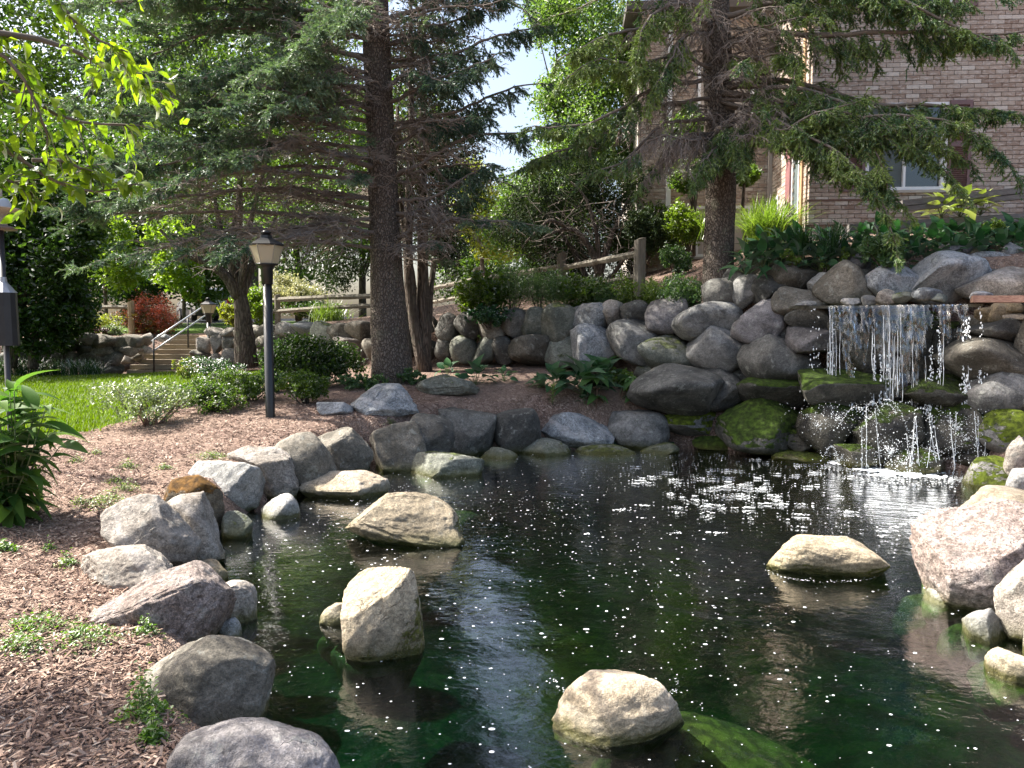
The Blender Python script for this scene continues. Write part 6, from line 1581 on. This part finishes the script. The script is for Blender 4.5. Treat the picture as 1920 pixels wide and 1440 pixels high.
def grass_clump(px, pyb, Y, wd, hg, n, mat, label, lean=.8, group=None, name='ornamental_grass', cat='grass clump'):
    b = P(px, pyb, Y); t = thing(name, b, label, cat, group)
    W, Hh = M(wd, Y), M(hg, Y)
    m_ = MB(); r_ = rng.normal(size=(n, 2)) * W * .13
    blades(m_, b + np.concatenate([r_, np.zeros((n, 1))], 1), rng.uniform(.7, 1.15, n) * Hh * 1.05, max(.012, Hh * .016), lean); m_.build('blades', mat, t, smooth=False)
grass_clump(1437, 462, 14.6, 120, 90, 900, M_ORNG, 'fountain of bright green ornamental grass at the corner of the brick house', lean=1.1)
grass_clump(620, 612, 21.5, 100, 52, 520, M_ORNG, 'arching light green grass clump under the split rail fence', lean=1.1)
grass_clump(1330, 452, 15.5, 90, 60, 420, M_ORNG, 'bright tuft of grass behind the house side spruce trunk', lean=1.0)
for px in (8, 40, 75, 108, 140, 172):
    b_ = PG(px, 708); grass_clump(px, 708, b_[1], 62, 40, 260, M_DAYL, 'dark green strap leaved clump in the row below the left boulder wall', lean=1.0, group='strap leaved clumps below the left wall', name='daylily', cat='daylily')
for px, pyb, Y, wd, hg in ((1505, 478, 12.4, 60, 60), (1560, 482, 12.1, 70, 70)):
    grass_clump(px, pyb, Y, wd, hg, 160, M_DAYL, 'tuft of long green blades growing among the dark hostas', lean=.9, group='tufts among the hostas')

# the mown lawn: real blades where it lies near enough to see them
n_ = 150000
xy = np.stack([rng.uniform(-15, -3.5, n_), 9.5 + 12.5 * rng.random(n_) ** 1.35], 1)
sd_ = poly_sd(xy[:, 0], xy[:, 1], LAWN) + .12 * rng.normal(size=n_)
vis = (sd_ > 0) & (np.abs(xy[:, 0]) < xy[:, 1] * .70)
xy = xy[vis]
m_ = MB(); zz = gz(xy[:, 0], xy[:, 1]) + .03
hh = rng.uniform(.035, .075, len(xy))
th = rng.uniform(0, 2 * np.pi, len(xy)); o_ = np.stack([np.cos(th), np.sin(th)], 1)
wv = .004 + .0004 * xy[:, 1]
rt = np.stack([xy[:, 0], xy[:, 1], zz], 1)
sdv_ = np.stack([-np.sin(th), np.cos(th), th * 0], 1) * wv[:, None]
tip = rt + np.stack([o_[:, 0] * hh * .5, o_[:, 1] * hh * .5, hh], 1)
m_.add(np.stack([rt - sdv_, rt + sdv_, tip], 1).reshape(-1, 3), None, np.arange(len(xy) * 3).reshape(-1, 3), tint=np.repeat(rng.random(len(xy)), 3))
m_.build('lawn_grass', M_GRASS, None, smooth=False, kind='stuff', label='short sunlit grass blades of the mown lawn', cat='grass')
# ------------------------------------------------------------------ plants whose leaves can be picked apart
def leaf_mesh(name, L, wd, fold=.25, curl=.35, tip=.6, tint=.5, nseg=6, wave=.0):
    """one leaf: blade folded along its midrib, arched along its length, base at the origin, pointing along +Y"""
    V, Qs = [], []
    for i_ in range(nseg + 1):
        t = i_ / nseg
        hw = wd / 2 * math.sin(math.pi * t ** tip) ** .85 if 0 < t < 1 else .002
        y = L * t; z = -curl * L * t * t * .6 + .05 * L * math.sin(t * 3)
        lift = fold * hw
        V += [(-hw, y, z + lift + wave * math.sin(t * 14) * hw), (0, y, z), (hw, y, z + lift - wave * math.sin(t * 14) * hw)]
    for i_ in range(nseg):
        a = i_ * 3; Qs += [(a, a + 1, a + 4, a + 3), (a + 1, a + 2, a + 5, a + 4)]
    return make_mesh(name, V, Qs, np.zeros((0, 3), int), np.full(len(V), tint), True)
def place_leaf(parent, me, mat, at, yaw, pitch, roll, s=1.0, name='leaf'):
    o = link(name, me, mat, parent, at)
    o.rotation_euler = (Matrix.Rotation(yaw, 3, 'Z') @ Matrix.Rotation(pitch, 3, 'X') @ Matrix.Rotation(roll, 3, 'Y')).to_euler()
    o.scale = (s, s, s)
    return o

# --- hostas
HM = {}
def hosta(px, pyb, Y, size_px, nleaf, mat, label, group=None, key='h', name='hosta', wd=.62, up=.9):
    b = P(px, pyb, Y); t = thing(name, b, label, 'hosta', group)
    if key not in HM:
        HM[key] = [leaf_mesh('leaf', 1.0, wd, .35, .45 + .2 * q, .62, q / 4, 6, .04) for q in range(5)]
    L = M(size_px, Y)
    m_ = MB()
    for q in range(nleaf):
        yaw = q * 2.4 + rng.normal() * .25; ring = (q + .5) / nleaf
        pit = R(75) - R(80) * ring * up + rng.normal() * .12
        st = b + np.array((-math.sin(yaw), math.cos(yaw), 0)) * L * (.08 + .5 * ring) + np.array((0, 0, L * (1.0 - .75 * ring) * up * rng.uniform(.7, 1.1)))
        m_.segs([b], [st], .006, .004)
        place_leaf(t, HM[key][int(rng.integers(0, 5))], mat, st, yaw, pit, rng.normal() * .25, L * rng.uniform(.6, .95))
    m_.build('stalks', M_STEM, t)
    return t
q_ = 0
for row, (y0, Y0) in enumerate(((478, 12.15), (462, 12.6), (449, 13.05))):
    for px in np.arange(1395 + 15 * row, 1985, 37):
        if 1325 < px < 1392: continue
        x_ = px + rng.normal() * 7
        yb = y0 + 37 - (x_ - 1395) * .045 + rng.normal() * 3
        hosta(x_, yb, Y0 - (x_ - 1395) * .0009, 40, 15, M_HOSTA, 'dark green hosta in the dense bank of hostas above the waterfall boulders', 'dark hostas banked in front of the brick house', key='dark', wd=.5, up=1.0)
for px, pyb, Yx, sz, nl, lb in [(1092, 742, 12.3, 54, 24, 'broad blue green hosta in front of the wall, left of the umbrella leaved plant'), (1040, 735, 12.6, 40, 18, 'smaller hosta at the left end of the bed below the wall'), (1130, 728, 12.8, 48, 19, 'hosta tucked between the wall boulders and the umbrella leaved plant'),
        (1010, 728, 12.9, 22, 9, 'little light green hosta at the foot of the wall'), (892, 722, 13.0, 36, 11, 'single large leaved hosta beside the pointed greenish boulder'), (945, 715, 13.2, 22, 8, 'small hosta near the pointed greenish boulder'), (838, 708, 13.4, 28, 8, 'hosta half hidden behind the pointed greenish boulder'), (1095, 758, 11.9, 16, 8, 'tiny white edged hosta in the mulch')]:
    g_ = PG(px, pyb); hosta(px, pyb, g_[1], sz, nl, M_HOSTA, lb, key='bed', wd=.72)
hosta(1800, 408, 13.45, 46, 18, M_HOSTAB, 'sunlit yellow green hosta between the two grey beams', key='yel', wd=.55)
hosta(1765, 410, 13.5, 36, 14, M_HOSTAB, 'smaller yellow hosta left of the big sunlit one', key='yel', wd=.55); hosta(1838, 404, 13.4, 34, 14, M_HOSTAB, 'smaller yellow hosta right of the big sunlit one', key='yel', wd=.55)
# --- umbrella leaved plants
M_UMB = leaf_mat('umbrella_leaves', (0.045, 0.11, 0.03), (0.10, 0.19, 0.05), trans=.4, gloss=.35)
um = leaf_mesh('leaf', 1.0, .55, .25, .9, .75, .6, 6, .12)
for px, pyb, htp, sz, lb in ((1118, 765, 60, 42, 'umbrella leaved plant with drooping jagged green leaves near the far shore'), (1186, 758, 48, 36, 'second umbrella leaved plant leaning on the big dark boulder')):
    b_ = PG(px, pyb); t = thing('umbrella_plant', b_, lb, 'plant'); Y_ = b_[1]; top = b_ + (0, 0, M(htp, Y_))
    m_ = MB(); m_.tube([b_ - (0, 0, .05), (b_ + top) / 2 + (.01, 0, 0), top], .009, 6); m_.build('stem', M_REDSTEM, t)
    for q in range(9): place_leaf(t, um, M_UMB, top, q * .7 + .2, R(rng.uniform(-30, 8)), rng.normal() * .15, M(sz, Y_) * rng.uniform(.75, 1.1))
    for q in range(5): place_leaf(t, um, M_UMB, b_ + (0, 0, M(htp * .35, Y_)), q * 1.3, R(rng.uniform(-20, 10)), rng.normal() * .2, M(sz * .7, Y_))
# spiky seedling
b_ = PG(1036, 762); t = thing('weed', b_, 'upright spiky leaved weed in the mulch near the far shore', 'weed')
sp_me = leaf_mesh('leaf', 1.0, .16, .2, .3, .7, .9, 4)
m_ = MB(); m_.tube([b_, b_ + (0, 0, .30)], .005, 5); m_.build('stem', M_STEM, t)
for q in range(34): place_leaf(t, sp_me, M_WEED, b_ + (0, 0, .03 + .27 * q / 34), q * 2.4, R(15 + 40 * q / 34), 0, .11)

# --- the big peony at the left edge
pb = PG(35, 978); pbY = float(pb[1])
peony = thing('peony_bush', pb, 'lush glossy green peony bush at the left edge, its top leaves glowing in the sun', 'peony')
PM = [leaf_mesh('leaf', 1.0, .34, .35, .35 + .2 * q, .62, q / 4, 8, .03) for q in range(5)]
m_ = MB(); nst = 30
for q in range(nst):
    a = q * 2.4; r_ = .10 + .34 * math.sqrt(q / nst)
    e = pb + (r_ * math.cos(a) - .12, r_ * math.sin(a) * .8, .50 + .52 * (1 - (q / nst) ** 2) + rng.normal() * .05)
    pp_ = resample([pb + (rng.normal() * .05 - .1, rng.normal() * .05, -.03), (pb + e) / 2 + (0, 0, .08), e], 8); m_.tube(pp_, np.linspace(.008, .004, 8), 5)
    for w_ in range(9):
        f_ = .16 + .84 * (w_ + rng.random() * .6) / 9; i_ = min(7, int(f_ * 7.99)); at = pp_[i_]
        yaw = w_ * 2.4 + q; place_leaf(peony, PM[int(rng.integers(0, 5))], M_PEONY, at, yaw, R(rng.uniform(-28, 30) + 26 * (w_ / 8) ** 2 * (pp_[7][2] - pb[2])), rng.normal() * .35, rng.uniform(.20, .36))
m_.build('stems', M_STEM, peony)

# --- the tree whose boughs hang into the upper left; its trunk stands outside the picture
ob = np.array((-4.6, 3.3, g1(-4.6, 3.3)))
over = thing('overhanging_tree', ob, 'leafy boughs with glowing yellow green leaves hanging into the upper left corner', 'tree')
m_ = MB(); fork = ob + (.25, .25, 2.2); m_.tube(resample([ob - (0, 0, .2), ob + (.1, .1, 1.1), fork], 10), np.linspace(.17, .13, 10), 12, wob=.04); m_.build('trunk', M_BARK2, over)
OM = [leaf_mesh('leaf', 1.0, .52, .30, .25 + .15 * q, .70, q / 4, 6, .02) for q in range(5)]
bw = MB(); tips = []                     # (place, direction, density)
def bough(pts, r0, nt, tl, hang=.35, first=.25):
    p = resample(pts, 20); bw.tube(p, np.linspace(r0, .004, 20), 6, wob=.05); T = unit(np.gradient(p, axis=0))
    for _ in range(nt):
        f = rng.uniform(first, 1) * 18.99; a = int(f); q = p[a] * (1 - f + a) + p[a + 1] * (f - a)
        d = unit(T[a] * .6 + rand_dirs(1)[0] * .8 + np.array((0, 0, -hang)))
        tw = curve_pts(q, d, tl * rng.uniform(.4, 1.1), 6, hang, 0, .12); bw.tube(tw, np.linspace(.0045, .0016, 6), 4, cap=False)
        for w_ in range(6): tips.append((tw[w_], unit(tw[min(w_ + 1, 5)] - tw[w_ - 1 if w_ else 0])))
bough([fork, P(-150, 60, 3.9), P(60, 60, 4.2), P(170, 105, 4.4), P(250, 150, 4.6), P(340, 190, 4.7)], .045, 44, .30)
bough([fork, P(-180, -60, 3.8), P(80, -60, 4.0), P(120, 20, 4.1), P(165, 90, 4.2), P(240, 98, 4.3)], .05, 26, .25)
bough([fork, P(-160, 120, 3.7), P(0, 130, 3.9), P(60, 200, 4.0), P(130, 235, 4.2), P(260, 235, 4.4)], .04, 42, .28)
bough([fork, P(-200, 200, 3.7), P(0, 265, 3.9), P(60, 312, 4.0), P(140, 375, 4.1), P(235, 352, 4.2)], .035, 30, .22, hang=.1)
bough([P(60, 300, 4.0), P(120, 300, 4.1), P(180, 330, 4.15), P(238, 350, 4.2)], .012, 14, .15, hang=0)
bough([fork, P(-160, 40, 3.6), P(20, 90, 3.7), P(60, 160, 3.8), P(90, 260, 3.9)], .04, 34, .26)
bough([fork, P(-120, -120, 3.9), P(120, -80, 4.4), P(240, -30, 4.8)], .045, 24, .3)
bough([P(-100, 330, 3.8), P(-20, 330, 3.9), P(40, 345, 4.0), P(70, 380, 4.05)], .014, 12, .15, hang=.1)
nv_ = len(tips)
for dx, dy, dz in ((-.6, .2, 2.2), (.3, .6, 2.4), (.9, -.4, 2.2), (-.2, -.9, 2.3), (-1.1, .6, 1.9), (.6, .2, 1.5), (1.2, .4, 1.9), (-.9, -.6, 1.6), (.0, .9, 1.6), (1.0, 1.0, 1.7)):
    bough([fork, fork + np.array((dx, dy, dz)) * .5 + (0, 0, .1), fork + np.array((dx, dy, dz))], .05, 46, .5, hang=.2)
bw.build('boughs', M_LIMB, over)
def seen(p): 
    y = p[1]; 
    if y < .5: return False
    c = np.array(p) - (0, 0, CH); f = c[1] * cp - c[2] * sp; v = c[1] * sp + c[2] * cp
    return -30 < 960 + F * c[0] / f < 460 and -40 < 720 - F * v / f < 480
order = [t for t in tips[:nv_] if seen(t[0])]
rng.shuffle(order)
cnt = 0; small = []
for q, d in order:
    yaw = math.atan2(-d[0], d[1]) + rng.normal() * .8
    if cnt < 300: place_leaf(over, OM[int(rng.integers(0, 5))], M_OVER, np.array(q), yaw, R(rng.uniform(-75, -5)), rng.normal() * .5, rng.uniform(.055, .10)); cnt += 1
    else: small.append(q)
rest_ = np.array(small + [t[0] for t in tips[nv_:]] + [t[0] for t in tips[:nv_] if not seen(t[0])])
rest_ = rest_ + rng.normal(size=(len(rest_), 3)) * .03
m_ = MB(); leaf_cloud(m_, rest_, .075, .55, .2); m_.build('leaves', M_OVER, over, smooth=False, kind='stuff')

# ------------------------------------------------------------------ weeds on the mulch
def weed(px, py, wd, hg, n, size, mat, label, name='weed', cat='weed', group=None, flat=False):
    b = PG(px, py); Y = b[1]; W, Hh = M(wd, Y), M(hg, Y)
    t = thing(name, b, label, cat, group)
    pts = np.stack([rng.normal(size=n) * W * .24, rng.normal(size=n) * W * .24, np.abs(rng.normal(size=n)) * Hh * .42 + .015], 1)
    pts[:, 2] *= np.exp(-(pts[:, 0] ** 2 + pts[:, 1] ** 2) / (W * W * .12))
    pts = pts + b; pts[:, 2] += gz(pts[:, 0], pts[:, 1]) - b[2]
    m_ = MB(); leaf_cloud(m_, pts, size, .62, 1.2); m_.build('foliage', mat, t, smooth=False)
    m_ = MB(); k_ = rng.integers(0, n, min(n, 60)); rt_ = pts[k_].copy(); rt_[:, :2] = b[:2] + (rt_[:, :2] - b[:2]) * .6; rt_[:, 2] = gz(rt_[:, 0], rt_[:, 1]); m_.segs(rt_, pts[k_], .0022, .0014); m_.build('stems', M_STEM, t, kind='stuff')
    return t
M_WEED2 = leaf_mat('clover_weed', (0.08, 0.165, 0.025), (0.17, 0.27, 0.05), trans=.4)
for px, py, wd, hg, n, sz, lb in [(272, 1345, 95, 120, 420, .028, 'leafy green weed with round leaves between the mulch and the long brown boulder'), (285, 1395, 60, 70, 160, .035, 'blurred round leaved weed beside the purplish near boulder'), (160, 1205, 130, 46, 420, .022, 'patch of small green weeds left of the coarse granite boulder'),
        (70, 1180, 140, 36, 420, .022, 'wide thin patch of weeds on the mulch at the left edge'), (275, 1190, 50, 36, 160, .024, 'small green weed against the coarse granite boulder'), (40, 1215, 110, 40, 300, .022, 'green weed patch at the left edge above the shaded mulch'), (128, 1060, 46, 40, 150, .024, 'yellow green weed at the tip of the low flat boulder'),
        (92, 1030, 26, 26, 90, .022, 'single upright weed left of the low flat boulder'), (200, 945, 90, 22, 420, .02, 'yellowish weed mat on the mulch near the folded warm boulder'), (235, 920, 60, 30, 220, .02, 'weed sprig beside the orange moss boulder'), (398, 858, 66, 12, 420, .018, 'flat bright green weed mat behind the pale flat topped boulder'),
        (310, 880, 36, 10, 150, .018, 'small flat green weed mat on the sunlit mulch'), (180, 852, 26, 14, 80, .018, 'tiny weed in the sunlit mulch, nearer the peony'), (145, 866, 34, 14, 90, .018, 'tiny pale weed right of the peony'), (240, 878, 40, 24, 160, .018, 'tall tiny weed in the middle of the sunlit mulch'),
        (150, 945, 40, 16, 120, .018, 'little weed between the peony and the folded boulder'), (215, 905, 40, 16, 120, .018, 'low weed sprig beside the shadow band on the mulch'), (10, 1035, 50, 22, 90, .04, 'pale leaved weed at the very left edge'), (735, 800, 22, 18, 70, .02, 'tiny weed on top of the brown far shore boulder')]:
    weed(px, py, wd, hg, n, sz, M_WEED2 if sz > .021 else M_WEED, lb)
weed(826, 866, 36, 20, 90, .03, M_WEED, 'little yellow green weed on the pale slab at the waterline')

# ------------------------------------------------------------------ loose bark chips lying on the bed
n_ = 34000
r_ = rng.random(n_)
yy = 1.8 + 9.5 * r_ ** 1.9; xx = rng.uniform(-.70, .05, n_) * yy - .1
g_ = gz(xx, yy)
k_ = (poly_sd(xx, yy, POND) < -.25) & (poly_sd(xx, yy, LAWN) < -.05) & (g_ > .2)
xx, yy, g_ = xx[k_], yy[k_], g_[k_]; n_ = len(xx)
ln = np.clip(rng.lognormal(-3.45, .45, n_), .010, .07); wd_ = np.minimum(ln * rng.uniform(.14, .40, n_), .013); tk = rng.uniform(.002, .006, n_)
yaw = rng.uniform(0, np.pi, n_); til = rng.normal(size=n_) * .30; rol = rng.normal(size=n_) * .35
ax = np.stack([np.cos(yaw) * np.cos(til), np.sin(yaw) * np.cos(til), np.sin(til)], 1)
bx = unit(np.stack([-np.sin(yaw), np.cos(yaw), np.tan(rol)], 1)); bx = unit(bx - ax * (bx * ax).sum(1)[:, None]); cx_ = np.cross(ax, bx)
c_ = np.stack([xx, yy, g_ + .008 + np.abs(np.sin(til)) * ln * .3], 1)
cs = np.array([(-1,-1,-1),(1,-.6,-1),(.8,1,-1),(-.9,.7,-1),(-1,-1,1),(1,-.6,1),(.8,1,1),(-.9,.7,1)], float)
V = c_[:, None] + cs[None, :, 0:1] * (ax * (ln / 2)[:, None])[:, None] + cs[None, :, 1:2] * (bx * (wd_ / 2)[:, None])[:, None] + cs[None, :, 2:3] * (cx_ * (tk / 2)[:, None])[:, None]
bq = np.array([(0,3,2,1),(4,5,6,7),(0,1,5,4),(1,2,6,5),(2,3,7,6),(3,0,4,7)])
k = NT('bark_chip'); at_ = k.n('Attribute', {'attribute_name': 'tint'})
M_CHIP = k.done(k.n('BsdfPrincipled', None, Base_Color=k.ramp(at_.outputs['Fac'], [(0, (.075, .044, .034)), (.4, (.19, .12, .09)), (.75, (.32, .22, .165)), (1, (.48, .38, .30))]), Roughness=.95))
m_ = MB(); m_.add(V.reshape(-1, 3), (np.arange(n_)[:, None, None] * 8 + bq[None]).reshape(-1, 4), tint=np.repeat(rng.random(n_), 8))
m_.build('mulch_chips', M_CHIP, None, smooth=False, kind='stuff', label='loose reddish brown bark chips scattered over the garden bed', cat='mulch')

if False: print('TRIS', sum(len(o.data.loops) - 2 * len(o.data.polygons) for o in bpy.data.objects if o.type == 'MESH'))
